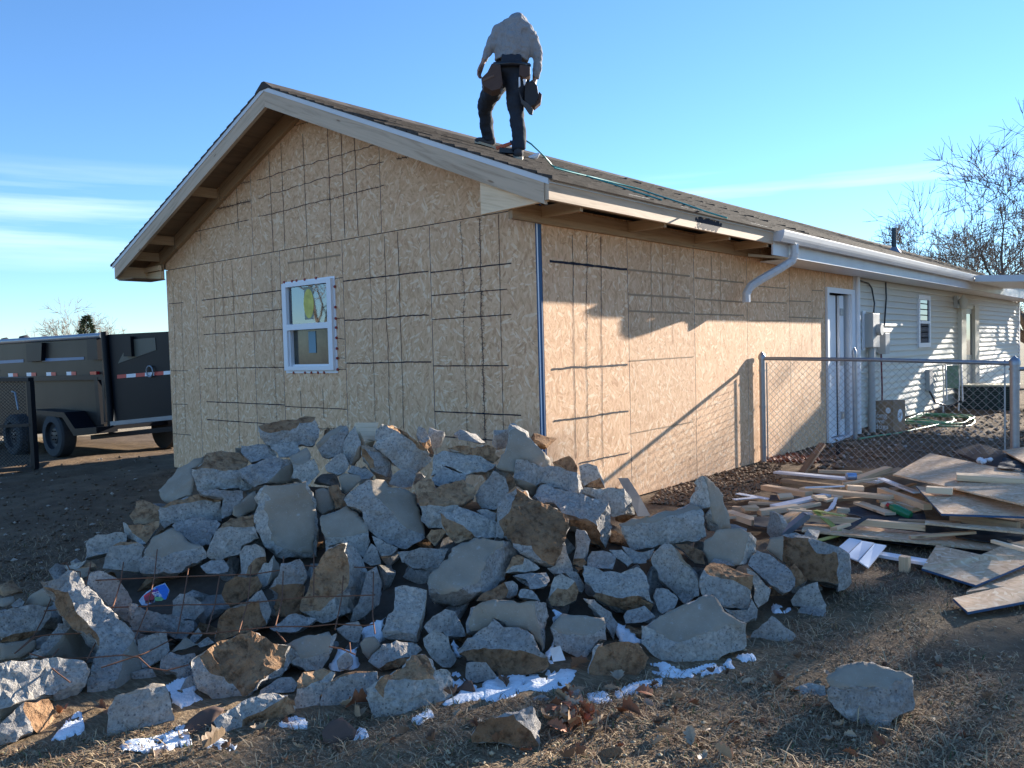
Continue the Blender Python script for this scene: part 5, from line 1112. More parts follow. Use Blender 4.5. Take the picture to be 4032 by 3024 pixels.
# rusty welded wire mesh hanging over the left of the heap
wm = empty('wire_mesh', gpx(700, 2700), 'rusty welded wire mesh hanging in front of the left side of the rubble', 'wire mesh')
WR = [('E', (555,388), (900,355), (1300,335), (1700,318), (2210,303)), ('F', (0,308), (400,295), (640,290), (800,265), (960,240), (1110,200)), ('F', (1140,195), (1260,205), (1560,212), (1900,222)),
 ('E', (450,665), (790,632), (1160,628), (1600,612), (1900,600), (2210,600)), ('F', (0,602), (400,592), (700,572), (940,548), (1260,518), (1560,512), (1890,500)),
 ('E', (170,1085), (360,930), (520,905), (860,890), (1040,880), (1350,868), (1700,885), (2210,898)), ('F', (20,900), (330,880), (600,850), (870,825), (1240,822), (1480,798), (1800,815), (1870,800)),
 ('E', (300,1100), (500,1155), (900,1145), (1260,1115), (1420,1140), (1540,1250), (1700,1275), (1930,1215)), ('E', (1035,1245), (1250,1175), (1480,1100), (1760,955)),
 ('E', (930,170), (890,360), (800,640)), ('E', (1265,165), (1235,370), (1165,600), (1035,880), (890,1165)), ('E', (1610,35), (1580,330), (1500,660), (1380,950)), ('E', (1930,225), (1880,560), (1820,880)),
 ('E', (530,520), (440,740), (340,930), (150,1100)), ('E', (600,1050), (480,1210), (600,1310), (715,1395)), ('F', (300,300), (250,600), (165,890)), ('F', (622,200), (590,560), (495,885)), ('F', (955,110), (940,540), (870,815)),
 ('F', (1265,70), (1262,510)), ('F', (1570,220), (1550,520), (1480,855)), ('F', (1875,250), (1865,700), (1890,900)), ('F', (880,870), (975,985)), ('F', (1420,1030), (1540,1050), (1685,1110)), ('F', (1630,990), (1640,1090)), ('E', (640,180), (680,170), (720,250), (820,265), (825,350))]
for t_, *pts in WR:
    pts = [tp(t_, *p) for p in pts]
    if len(pts) > 2:       # smooth
        xs = np.array(pts, float); tt = np.linspace(0, len(xs)-1, (len(xs)-1)*4+1); pts = list(zip(np.interp(tt, range(len(xs)), xs[:, 0]), np.interp(tt, range(len(xs)), xs[:, 1])))
    P3 = [at(x, y, heap_depth(x, y)-.22) for x, y in pts]
    MB().tube(P3, .0032, 5).build('wire', MAT['rust'], wm)

# small scraps strewn through the lumber pile
sr_ = random.Random(77)
for i in range(18):
    x, y = sr_.uniform(480, 1650), sr_.uniform(330, 620)
    if y > 640-.10*(1650-x): continue
    p = gp('O', x, y, sr_.uniform(.05, .15)); a = sr_.gauss(.55, .6); L = sr_.uniform(.10, .42); d = np.array([math.cos(a), math.sin(a), sr_.gauss(0, .10)])*L/2
    o = MB().beam(p-d, p+d, sr_.uniform(.02, .07), sr_.uniform(.008, .03), (sr_.gauss(0, .2), sr_.gauss(0, .2), 1)).build('wood_scrap', MAT[sr_.choice(('wood', 'wood_pale', 'wood_tan', 'wood'))], None, .0015)
    tag(o, 'small scrap stick lying loose among the larger boards of the scrap pile', 'wood scrap', 'small loose sticks in the scrap pile')
# ================================================================ CHAIN LINK FENCE
fence = empty('chain_link_fence', (1.3, 3.9, gz(1.3, 3.9)), 'grey chain link fence standing across the side yard beside the house wall', 'fence')
FY = 3.9
def fpost(x, y, top, r, cap=True, par=None):
    o = MB().tube([(x, y, gz(x, y)-.1), (x, y, top)], r, 14).build('post', MAT['galv'], par)
    if cap: MB().tube([(x, y, top-.035), (x, y, top), (x, y, top+.02), (x, y, top+.055)], [r*1.25, r*1.25, r*1.05, .006], 14).build('post_cap', MAT['galv'], o)
    for z in (.16, .62, 1.03): MB().disc((x, y, z), (0, 0, 1), r*1.18, .022, 14).build('tension_band', MAT['galv'], o)
    return o
fpost(.07, FY, 1.19, .034, True, fence); fpost(2.55, FY, 1.10, .040, True, fence)
MB().tube([(.10, FY, 1.165), (1.3, FY, 1.135), (2.52, FY, 1.085)], .021, 10).build('top_rail', MAT['galv'], fence)
for x in (.125, 2.47): MB().beam((x, FY, .02), (x, FY, 1.12), .014, .006, (0, 1, 0)).build('tension_bar', MAT['galv'], fence)
m = MB(); x0, x1, z0, z1 = .125, 2.47, .0, 1.16; dd = .074
rail = lambda x: 1.165-(x-.1)*.033
n = int((x1-x0+z1-z0)/dd)+2
for i in range(n):
    # up-right and up-left wires of the diamond mesh
    for s in (1, -1):
        xs = x0+i*dd-(z1-z0) if s > 0 else x0+i*dd
        a = [xs, z0]; b = [xs+s*(z1-z0), z1]
        pa, pb = np.array(a), np.array(b); dv = pb-pa; t0, t1 = 0.0, 1.0
        for lo, hi in ((x0, x1),):
            ta, tb = (lo-pa[0])/dv[0], (hi-pa[0])/dv[0]; ta, tb = min(ta, tb), max(ta, tb); t0, t1 = max(t0, ta), min(t1, tb)
        if t1-t0 < .02: continue
        A, B = pa+dv*t0, pa+dv*t1
        if B[1] > rail(B[0])+.03: k = (rail(B[0])+.03-A[1])/(B[1]-A[1]); B = A+(B-A)*k
        m.tube([(A[0], FY-.024+s*.002, A[1]), (B[0], FY-.024+s*.002, B[1])], .0017, 4, 0, False)
o = m.build('wire_mesh', MAT['wire'], fence); o['kind'] = 'stuff'
f2 = empty('chain_link_fence', (3.3, 4.6, gz(3.3, 4.6)), 'second run of chain link fence leaving the right post at the picture edge', 'fence')
MB().tube([(2.58, FY+.02, 1.03), (4.4, 5.2, 1.03)], .019, 8).build('top_rail', MAT['galv'], f2)
fpost(4.4, 5.2, 1.07, .03, True, f2)
m = MB()
for i in range(40):
    for s in (1, -1):
        u = i*.075-1.1 if s > 0 else i*.075; A, B = np.array([u, 0.0]), np.array([u+s*1.05, 1.05]); dv = B-A
        ta, tb = sorted(((.05-A[0])/dv[0], (2.2-A[0])/dv[0])); ta, tb = max(0, ta), min(1, tb)
        if tb-ta < .03: continue
        f = lambda q: (2.58+q[0]*.814, FY+.02+q[0]*.58, q[1]-.02)
        m.tube([f(A+dv*ta), f(A+dv*tb)], .0017, 4, 0, False)
o = m.build('wire_mesh', MAT['wire'], f2); o['kind'] = 'stuff'
gp3 = empty('fence_post', (.13, 7.0, gz(.13, 7)), 'single galvanised fence post standing against the wall right of the door', 'fence post')
q = onx(*r5(775, 1425), .16); MB().tube([(.16, q[1], -.1), (.16, q[1], 1.17)], .03, 12).build('post_pipe', MAT['galv'], gp3)
MB().tube([(.16, q[1], 1.15), (.16, q[1], 1.2), (.16, q[1], 1.25)], [.036, .034, .008], 12).build('post_cap', MAT['galv'], gp3)

# ================================================================ YARD THINGS BEHIND THE FENCE
z2 = sq((3400, 1520), .2102); z4 = sq((3560, 1350), .4725)
A, B, C_ = gpx(*z2(185, 852)), gpx(*z2(560, 872)), gpx(*z2(785, 842))
A[2] = B[2] = C_[2] = B[2]; Dp = A+C_-B; H_ = np.array([0, 0, .47])
cb = empty('cardboard_box', B, 'brown cardboard box with white lettering standing behind the fence', 'cardboard box')
card = plain('cardboard', (.30, .20, .125), .85, 0, .1)
m = MB(); m.hexa([A, B, C_, Dp, A+H_, B+H_, C_+H_, Dp+H_]); m.build('carton', card, cb)
rt_, fn = (B-A)/np.linalg.norm(B-A), np.cross((B-A), (0, 0, 1)); fn = fn/np.linalg.norm(fn); fn = fn if fn@(CAM-A) > 0 else -fn
text3d('long\nlive\ndogs', A+(B-A)*.06+H_*.47+fn*.003, B-A, (0, 0, 1), .105, MAT['white'], cb, 'lettering')
def oval(c, u, w, h, nm, par, off):
    m = MB(); m.face([c+off+u*w*math.cos(a)+np.array([0, 0, h*math.sin(a)]) for a in np.linspace(0, 6.283, 20, endpoint=False)]); return m.build(nm, MAT['white'], par)
oval(A+(B-A)*.75+H_*.70, rt_, .035, .045, 'printed_mark', cb, fn*.003)
ru = (C_-B)/np.linalg.norm(C_-B); fm = np.cross(C_-B, (0, 0, 1)); fm /= np.linalg.norm(fm); fm = fm if fm@(CAM-B) > 0 else -fm
oval(B+(C_-B)*.55+H_*.52, ru, .07, .10, 'printed_label', cb, fm*.003)
m = MB(); m.beam(B+(C_-B)*.55+H_*.62+fm*.005, B+(C_-B)*.55+H_*.42+fm*.005, .012, .002, fm).beam(B+(C_-B)*.40+H_*.46+fm*.005, B+(C_-B)*.70+H_*.58+fm*.005, .012, .002, fm); m.build('printed_sprig', MAT['ink_grey'], cb)
MB().beam(A+(B-A)*.08+H_*.70+fn*.003, A+(B-A)*.17+H_*.70+fn*.003, .014, .002, fn).build('printed_mark', MAT['white'], cb)
# air conditioner
acm = plain('dark_green_enamel', (.035, .065, .062), .5)
ac = empty('air_conditioner', (.6, 13.3, -.1), 'dark green outdoor air conditioner unit beside the house behind the fence', 'air conditioner')
X0, X1, Y0, Y1, Z0, Z1 = .14, 1.06, 12.95, 13.7, -.13, .42
MB().box((X0+.02, X1-.02), (Y0+.02, Y1-.02), (Z0, Z1-.02)).build('coil_core', plain('dark_coil', (.012, .02, .022), .7), ac)
MB().box((X0, X1), (Y0, Y1), (Z1-.02, Z1+.012)).build('lid', plain('cream_lid', (.38, .36, .27), .5), ac, .005)
MB().box((X0, X1), (Y0, Y1), (Z0-.03, Z0)).build('base_pan', acm, ac)
for x in (X0, X0+.22, X0+.44, X0+.66, X1-.03): MB().box((x, x+.03), (Y0-.004, Y0+.03), (Z0, Z1-.02)).build('louver_post', acm, ac)
for i in range(12): MB().box((X0+.03, X1-.03), (Y0+.004, Y0+.012), (Z0+.03+i*.04, Z0+.042+i*.04)).build('louver', acm, ac)
# folded lawn chair behind the unit
lc = empty('lawn_chair', (.25, 11.6, -.1), 'folded aluminium lawn chair with green webbing leaning on the siding', 'lawn chair')
for dx in (.0, .26): MB().tube([(.12+dx, 11.75, -.1), (.10+dx, 11.9, .5), (.06+dx, 12.0, .85), (.16+dx, 11.8, .86), (.22+dx, 11.6, .2)], .013, 6).build('frame_tube', MAT['white_metal'], lc)
m = MB(); m.poly([(.12, 11.88, .42), (.36, 11.86, .42), (.34, 11.98, .84), (.10, 12.0, .84)], .006, (.1, -1, 0)); m.build('webbing', plain('green_webbing', (.16, .25, .19), .8, 0, .8, 25), lc)
# garden hose coil
hp = gpx(*r5(1260, 1345)); hs = []
rr2 = random.Random(8)
for i in range(170):
    a = i/170*2*math.pi*5; r0 = .55+.14*math.sin(a*.37)+.05*math.sin(a*2.3)
    x, y = hp[0]+r0*.95*math.cos(a), hp[1]+r0*1.5*math.sin(a); hs.append((max(.1, x), y, gz(x, y)+.03+.012*(i//34)+.015*math.sin(a*3)))
e_ = gpx(*r5(920, 1445)); e2_ = gpx(*r5(1060, 1425)); hs += [(e2_[0], e2_[1], e2_[2]+.02), (e_[0], e_[1], e_[2]+.02), tuple(gpx(*r5(800, 1465))+(0, 0, .02))]
tag(MB().tube(hs, .013, 6).build('garden_hose', plain('green_hose', (.10, .27, .14), .35)), 'coiled green garden hose on the ground behind the fence', 'hose')

# ================================================================ SOIL, LITTER, SNOW, LEAVES, GRASS
def lumps(name, label, cat, poly, n, s0, s1, mat, seed, lift=.3):
    r = random.Random(seed); m = MB(); P = np.array([tp(*q) if isinstance(q[0], str) else q for q in poly], float)
    def inside(x, y):
        c = False; j = len(P)-1
        for i in range(len(P)):
            if (P[i][1] > y) != (P[j][1] > y) and x < (P[j][0]-P[i][0])*(y-P[i][1])/(P[j][1]-P[i][1])+P[i][0]: c = not c
            j = i
        return c
    k = 0; lo, hi = P.min(0), P.max(0)
    V, F, SMm = [], [], []
    ico = [(0, 0, 1), (.9, 0, .3), (.28, .85, .3), (-.72, .52, .3), (-.72, -.52, .3), (.28, -.85, .3), (0, 0, -.6)]
    tri = [(0, 1, 2), (0, 2, 3), (0, 3, 4), (0, 4, 5), (0, 5, 1), (6, 2, 1), (6, 3, 2), (6, 4, 3), (6, 5, 4), (6, 1, 5)]
    while k < n:
        x, y = r.uniform(lo[0], hi[0]), r.uniform(lo[1], hi[1])
        if not inside(x, y): continue
        p = gpx(x, y); s = s0+(s1-s0)*r.random()**2.5
        if -5.95 < p[0] < .02 and p[1] > -.01: k += 1; continue
        b = len(V); a = r.uniform(0, 6.28)
        for q in ico:
            j = 1+r.uniform(-.3, .3); X, Y, Z = q[0]*s*j, q[1]*s*j*r.uniform(.7, 1), q[2]*s*j*.75
            V.append((p[0]+X*math.cos(a)-Y*math.sin(a), p[1]+X*math.sin(a)+Y*math.cos(a), p[2]+Z+s*lift))
        F += [tuple(b+i for i in t) for t in tri]; k += 1
    me = bpy.data.meshes.new(name); me.from_pydata(V, [], F); me.materials.append(mat)
    ob = bpy.data.objects.new(name, me); COL.objects.link(ob); tag(ob, label, cat, kind='stuff'); return ob
clodm = plain('brown_clods', (.24, .155, .09), .95, 0, .45, 18)
lumps('soil_clods', 'loose brown clods of soil along the foot of the sunlit wall', 'soil', [('O', -10, 370), ('O', 200, 280), ('O', 560, 175), ('O', 740, 215), ('O', 740, 330), ('O', 420, 420), ('O', 150, 460), ('O', -60, 440)], 2600, .008, .034, clodm, 1)
lumps('yard_litter', 'crumbs of soil and rubble littering the yard behind the fence', 'litter', [('O', 640, 130), ('O', 1000, 60), (3600, 1600), (4060, 1620), (4060, 1830), ('O', 1500, 130), ('O', 1000, 250)], 1400, .012, .055, plain('yard_rubble', (.20, .145, .10), .9, 0, .6, 9), 2)
lumps('yard_litter', 'pale chips strewn over the yard behind the fence', 'litter', [('O', 640, 130), ('O', 1000, 60), (3600, 1600), (4060, 1620), (4060, 1830), ('O', 1500, 130), ('O', 1000, 250)], 260, .010, .04, plain('pale_chip', (.45, .43, .40), .9, 0, .4, 9), 12)
lumps('mud_lumps', 'dark churned mud lumps left of the house', 'soil', [(0, 1870), (330, 1800), (640, 1800), (720, 1840), (600, 1930), (420, 2130), (150, 2280), (0, 2350)], 700, .006, .03, plain('dark_mud', (.14, .10, .068), .95, 0, .5, 14), 3)
lumps('wood_chips', 'tan chips and bits of litter in the dead grass', 'litter', [(2300, 2750), (2700, 2600), (3100, 2500), (3400, 2300), (4032, 2350), (4040, 3024), (1500, 3024), (1700, 2880)], 700, .004, .013, plain('tan_chip', (.42, .33, .21), .9, 0, .3, 9), 4, .6)
lumps('mud_litter', 'pale scraps and straw bits lying in the mud left of the house', 'litter', [(0, 1870), (330, 1800), (640, 1800), (720, 1840), (600, 1930), (420, 2130), (150, 2280), (0, 2350)], 90, .006, .03, plain('mud_scrap', (.38, .33, .27), .9, 0, .5, 9), 14, .4)
redl = plain('red_brown_leaves', (.20, .065, .035), .8, 0, .4, 20)
lumps('leaf_litter', 'drift of red-brown dead leaves along the foot of the fence', 'leaves', [('O', 630, 135), ('O', 760, 135), ('O', 960, 175), ('O', 960, 200), ('O', 760, 195), ('O', 630, 190)], 420, .012, .045, redl, 5, .6)

snowm = NT('old_snow'); sn = snowm.noise(snowm.co(), 45, 5, .6); sm2 = snowm.noise(snowm.co(), 12, 4)
snowm.set(col=snowm.mix(snowm.ramp(snowm.noise(snowm.co(), 90, 3), (.68, 0), (.74, .9)), (.86, .88, .90), (.20, .15, .10)), rough=.6, spec=.4); snowm.bump(snowm.math('ADD', sn, sm2), .6, .02); SNOW = snowm.m
def snow(label, t, pts, heap=False, seed=0):
    P = [tp(t, x, y) for x, y in pts]
    bm = bmesh.new(); f = bm.faces.new([bm.verts.new((x, y, 0)) for x, y in P]); bmesh.ops.triangulate(bm, faces=bm.faces[:])
    for _ in range(5):
        bmesh.ops.subdivide_edges(bm, edges=[e for e in bm.edges if e.calc_length() > 13], cuts=1); bmesh.ops.triangulate(bm, faces=[q for q in bm.faces if len(q.verts) > 3])
    if not heap: bmesh.ops.delete(bm, geom=[q for q in bm.faces if mnoise.noise(Vector((q.calc_center_median().x*.022, q.calc_center_median().y*.04, seed*2)))+.5*mnoise.noise(Vector((q.calc_center_median().x*.07, q.calc_center_median().y*.11, seed))) > .52], context='FACES')
    bd = {v for e in bm.edges if len(e.link_faces) == 1 for v in e.verts}
    o = None
    cx, cy = np.mean([p[0] for p in P]), np.mean([p[1] for p in P]); D0 = heap_depth(cx, cy)+.06
    info = [(v, v in bd, v.co.x, v.co.y) for v in bm.verts]
    for v, b, x, y in info:
        if b: x += 16*mnoise.noise(Vector((x*.03, y*.03, seed)))+12*mnoise.noise(Vector((x*.09, y*.09, seed))); y += 10*mnoise.noise(Vector((x*.03, y*.03, seed+9)))+9*mnoise.noise(Vector((x*.09, y*.09, seed+9)))
        if heap:
            p = at(x, y, D0-(y-cy)*.0011+(.03 if b else 0)+.02*mnoise.noise(Vector((x*.03, y*.03, seed))))
        else: p = gpx(x, y, .0); p[2] += -.004 if b else .010+.012*mnoise.noise(Vector((p[0]*9, p[1]*9, seed)))
        v.co = p
    org = sum((v.co for v in bm.verts), Vector())/len(bm.verts)
    for v in bm.verts: v.co -= org
    for q in bm.faces: q.smooth = True
    me = bpy.data.meshes.new('snow_patch'); bm.to_mesh(me); bm.free(); me.materials.append(SNOW)
    ob = bpy.data.objects.new('snow_patch', me); COL.objects.link(ob); ob.location = org; tag(ob, label, 'snow', 'patches of old snow')
SN = [('kite shaped snow patch at the bottom left corner', 'H', 0, (610,1340),(820,1060),(960,960),(1010,970),(990,1100),(1060,1190),(930,1270),(780,1330)),
 ('snow strip in front of the square faced block', 'H', 0, (1440,1430),(1560,1330),(1850,1290),(2150,1190),(2230,1260),(2200,1400),(1800,1490),(1700,1400)),
 ('ragged snow beside the rounded brown field stone', 'I', 0, (-60,1400),(0,1220),(160,1130),(240,1120),(180,1260),(340,1370),(200,1420),(0,1440)),
 ('small round snow cushion on the grass at the front', 'I', 0, (1370,1140),(1480,1050),(1620,1020),(1730,1030),(1800,1120),(1770,1180),(1560,1180)),
 ('narrow snow patch with a big tan leaf on it', 'I', 0, (450,1470),(560,1290),(620,1230),(750,1310),(930,1400),(860,1460),(720,1465),(600,1370)),
 ('snow left of the speckled clay slab', 'I', 0, (0,640),(120,580),(370,530),(400,610),(410,740),(490,800),(200,910),(80,860),(60,740)),
 ('snow wedge right of the ochre topped stone', 'J', 0, (1480,520),(1560,460),(1690,540),(1640,640),(1540,700)),
 ('broad snow tongue under the small grey block', 'J', 0, (1780,620),(2080,550),(2230,520),(2230,800),(1950,810),(1700,840),(1380,890),(1420,840),(1600,740),(1830,720)),
 ('patchy snow in the grass below the ochre topped stone', 'J', 0, (1000,1060),(1160,970),(1210,900),(1260,950),(1310,990),(1200,1070),(1100,1130),(990,1080)),
 ('little snow patch beside the dark brown rounded stone', 'J', 0, (240,1300),(370,1150),(460,1180),(500,1270),(300,1330)),
 ('long snow drift in front of the big front block', 'K', 0, (0,340),(120,300),(450,270),(480,230),(600,240),(690,255),(620,340),(640,390),(520,390),(400,410),(330,400),(210,440),(100,470),(0,480)),
 ('snow bits below the clay faced front block', 'K', 0, (740,420),(870,400),(930,450),(940,490),(880,490),(770,500)),
 ('thin snow band right of the clay faced front block', 'K', 0, (930,410),(1060,360),(1240,310),(1300,295),(1300,370),(1180,390),(970,460)),
 ('snow along the foot of the largest front block', 'D', 0, (430,1600),(560,1600),(700,1660),(900,1620),(1110,1560),(1150,1640),(1000,1680),(840,1720),(640,1740),(460,1690)),
 ('snow scrap right of the largest front block', 'D', 0, (1150,1545),(1300,1530),(1330,1580),(1200,1595)),
 ('snow behind the small light wedge', 'D', 1, (150,1290),(210,1280),(280,1350),(380,1410),(370,1450),(210,1440),(160,1360)),
 ('snow scrap under the light slanting piece', 'D', 0, (1415,1100),(1500,1110),(1640,1160),(1560,1190),(1470,1200)),
 ('snow around the dark little stone', 'J', 1, (0,350),(80,180),(330,160),(350,370),(240,380),(340,450),(100,500),(0,440)),
 ('snow left of the upright rectangular block', 'F', 1, (1740,1000),(1790,830),(2010,715),(1980,860),(1990,930),(1960,970)),
 ('upright tuft of snow left of the big front block', 'G', 1, (715,1000),(740,955),(790,1040),(825,1120),(800,1150),(750,1100)),
 ('thin snow hook behind the cube-like block', 'G', 1, (1765,650),(1850,690),(1800,760),(1770,800)),
 ('snow under the white foam piece', 'G', 1, (1680,1080),(1770,960),(1790,1050),(1740,1180),(1900,1240),(1860,1290),(1740,1280),(1720,1180))]
for i, (lab, t_, hp_, *pts) in enumerate(SN): snow(lab, t_, pts, bool(hp_), i*3.7)

# oak leaves
LEAF = [(0, 0), (.08, .05), (.16, .14), (.24, .17), (.32, .145), (.40, .22), (.48, .26), (.56, .19), (.64, .23), (.72, .25), (.80, .17), (.88, .15), (.95, .08), (1, 0)]
def leaf_mesh(curl, bend, seed):
    r = random.Random(seed); top = LEAF; V, F = [], []
    for i, (x, y) in enumerate(top):
        for s in (-1, 0, 1):
            yy = s*y*(1+r.uniform(-.2, .2)); V.append((x-.5, yy, bend*(x-.5)**2*1.2+curl*abs(yy)*1.5+r.uniform(-.015, .015)))
    for i in range(len(top)-1):
        a, b = i*3, (i+1)*3; F += [(a, b, b+1, a+1), (a+1, b+1, b+2, a+2)]
    me = bpy.data.meshes.new('oak_leaf'); me.from_pydata(V, [], F); return me
lcols = [plain('leaf_tan', (.36, .24, .14), .6, 0, .25, 20), plain('leaf_rust', (.27, .10, .045), .55, 0, .3, 20), plain('leaf_brown', (.19, .10, .055), .6, 0, .3, 20), plain('leaf_pale', (.42, .31, .21), .6, 0, .2, 20)]
LM = []
for i in range(12):
    me = leaf_mesh(random.Random(i).uniform(.2, 1.5), random.Random(i+50).uniform(-1.0, 1.6), i); me.materials.append(lcols[i % 4]); LM.append(me)
lr = random.Random(21)
def leaf(x, y, size, me, label, group, dz=.012, heap=False):
    p = on_heap('E', 0, 0) if False else (at(x, y, heap_depth(x, y)-.05) if heap else gpx(x, y))
    o = bpy.data.objects.new('oak_leaf', me); COL.objects.link(o); o.location = [float(p[0]), float(p[1]), float(p[2]+dz)]
    o.rotation_euler = (lr.uniform(-.7, .7), lr.uniform(-.7, .7), lr.uniform(0, 6.28)); o.scale = (size,)*3
    tag(o, label, 'leaf', group)
SINGLE = [(tp('I', 620, 1410), .15, 0, 'big pale tan oak leaf lying on the narrow snow patch'), (tp('I', 1500, 1120), .07, 1, 'rust coloured leaf on the round snow cushion'), (tp('J', 200, 930), .13, 3, 'pale curled leaf in front of the craggy sunlit stone'),
 (tp('J', 350, 900), .16, 1, 'rust coloured upright leaf between the two sunlit front stones'), (tp('J', 330, 1080), .14, 0, 'tan leaf at the foot of the craggy sunlit stone'), (tp('J', 2150, 640), .11, 2, 'brown leaf standing on the broad snow tongue'),
 (tp('J', 1530, 790), .09, 2, 'brown leaf on the snow beside the small brown stone'), (tp('J', 870, 1290), .08, 2, 'single brown leaf on the grass below the patchy snow'), (tp('K', 970, 350), .16, 3, 'pale leaf leaning on the clay faced front block'),
 (tp('K', 1050, 575), .17, 1, 'rust red oak leaf alone on the grass right of the leaf drift'), (tp('K', 1175, 440), .14, 1, 'dark red leaf at the end of the thin snow band'), (tp('K', 700, 240), .14, 2, 'brown leaf between the white foam and the clay faced block'),
 (tp('K', 920, 415), .08, 0, 'small tan leaf between two bits of snow'), (tp('M', 1410, 865), .09, 2, 'reddish brown leaf in front of the lone block'), (tp('M', 1240, 780), .08, 0, 'tan curled leaf touching the lone block'), (tp('M', 1280, 830), .07, 3, 'pale upright leaf before the lone block'),
 (tp('M', 600, 935), .11, 0, 'round pale leaf at the bottom picture edge'), (tp('M', 500, 960), .08, 3, 'small pale leaf left of the round leaf at the bottom'), (tp('M', 290, 820), .08, 0, 'tan leaf lying flat below the leaf drift'), (tp('M', 440, 850), .12, 3, 'long curled tan leaf on the foreground grass'),
 (tp('N', 1200, 1175), .12, 2, 'brown leaf in front of the brown faced lone stone'), (tp('I', 1650, 1460), .07, 3, 'pale little leaf on the shaded grass at the front'), (tp('I', 1200, 1230), .10, 0, 'orange tan leaves cupped at the foot of the long pale block'), (tp('H', 1260, 940), .12, 1, 'red-brown leaf left of the square faced block'),
 (tp('H', 780, 990), .13, 1, 'orange brown leaf beside the corner piece with a clay face')]
for (xy, s, k, lab) in SINGLE: leaf(*xy, s*.72, LM[k+4*lr.randrange(3)], lab, 'oak leaves on the ground', .02)
for i in range(44): leaf(*tp('K', lr.gauss(660, 100), lr.gauss(655, 55)), lr.uniform(.05, .09), LM[lr.choice((0, 4, 8, 3, 7, 1, 5))], 'dry oak leaf in the drift behind the brown faced lone stone', 'oak leaves heaped in a drift', lr.uniform(.01, .07))
for i in range(120):
    x, y = lr.uniform(600, 4000), lr.uniform(2560, 3020)
    if y < ip(TOE, x)+25: continue
    leaf(x, y, lr.uniform(.03, .07), LM[lr.randrange(12)], 'small dead leaf scattered on the foreground grass', 'small leaves scattered over the grass', .008)
# grass
def grass(name, label, n, region, seed, l0, l1, mats, wts):
    r = random.Random(seed); V, F, MI = [], [], []
    k = 0
    while k < n:
        x, y = region(r)
        if x is None: continue
        p = gpx(x, y); clump = .6*mnoise.noise(Vector((p[0]*3, p[1]*3, 7)))+.7*mnoise.noise(Vector((p[0]*1.1, p[1]*1.1, 4)))
        k += 1
        if clump < r.uniform(-.55, .15): continue
        L = r.uniform(l0, l1)*(1+.5*clump); a = r.uniform(0, 6.283); t0 = r.uniform(.05, 1.1)
        if r.random() < .55: t0 *= .35
        w = r.uniform(.0010, .0024); dx, dy = math.cos(a), math.sin(a); sx, sy = -dy*w, dx*w
        h1, h2 = L*.55*math.sin(t0), L*.55*math.sin(t0)+L*.45*math.sin(t0*.3)
        d1, d2 = L*.55*math.cos(t0), L*.55*math.cos(t0)+L*.45*math.cos(t0*.3)
        b = len(V); z = p[2]-.003
        V += [(p[0]-sx, p[1]-sy, z), (p[0]+sx, p[1]+sy, z), (p[0]+dx*d1+sx, p[1]+dy*d1+sy, z+h1), (p[0]+dx*d1-sx, p[1]+dy*d1-sy, z+h1), (p[0]+dx*d2, p[1]+dy*d2, z+h2)]
        F += [(b, b+1, b+2, b+3), (b+3, b+2, b+4)]; mi = r.choices(range(len(mats)), wts)[0]; MI += [mi, mi]
    me = bpy.data.meshes.new(name); me.from_pydata(V, [], F)
    for q in mats: me.materials.append(q)
    me.polygons.foreach_set('material_index', MI); ob = bpy.data.objects.new(name, me); COL.objects.link(ob); tag(ob, label, 'grass', kind='stuff')
gm_ = [plain('straw', (.46, .335, .195), .8), plain('grey_dead_grass', (.33, .245, .155), .85), plain('brown_dead_grass', (.20, .12, .068), .9), plain('green_grass', (.07, .10, .03), .8)]
def reg_front(r):
    x = r.uniform(-60, 4090); y = r.uniform(2300, 3060)
    if y < ip(TOE, x)-20 or (x > 3000 and y < 2250): return None, None
    return x, y
grass('dead_grass', 'short matted dead grass of the foreground lawn', 62000, reg_front, 31, .02, .055, gm_, (3, 5, 7, .6))
def reg_left(r): x = r.uniform(-60, 600); return x, r.uniform(2060+max(0, 300-x)*.3, 2420-.25*x)
grass('dead_grass', 'thin dead grass left of the rubble heap', 7000, reg_left, 32, .03, .08, gm_, (2, 5, 6, .3))
def reg_right(r): return r.uniform(3280, 4090), r.uniform(2080, 2400)
grass('dead_grass', 'matted grey grass before the scrap pile', 14000, reg_right, 33, .02, .06, gm_, (2, 5, 5, .6))

def reg_straw(r):
    x = r.uniform(300, 4090); y = r.uniform(2420, 3060)
    if y < ip(TOE, x)-5: return None, None
    return x, y
grass('dry_straw', 'long loose straws lying flat on the foreground lawn', 900, reg_straw, 35, .06, .13, [gm_[0], gm_[1]], (3, 2))
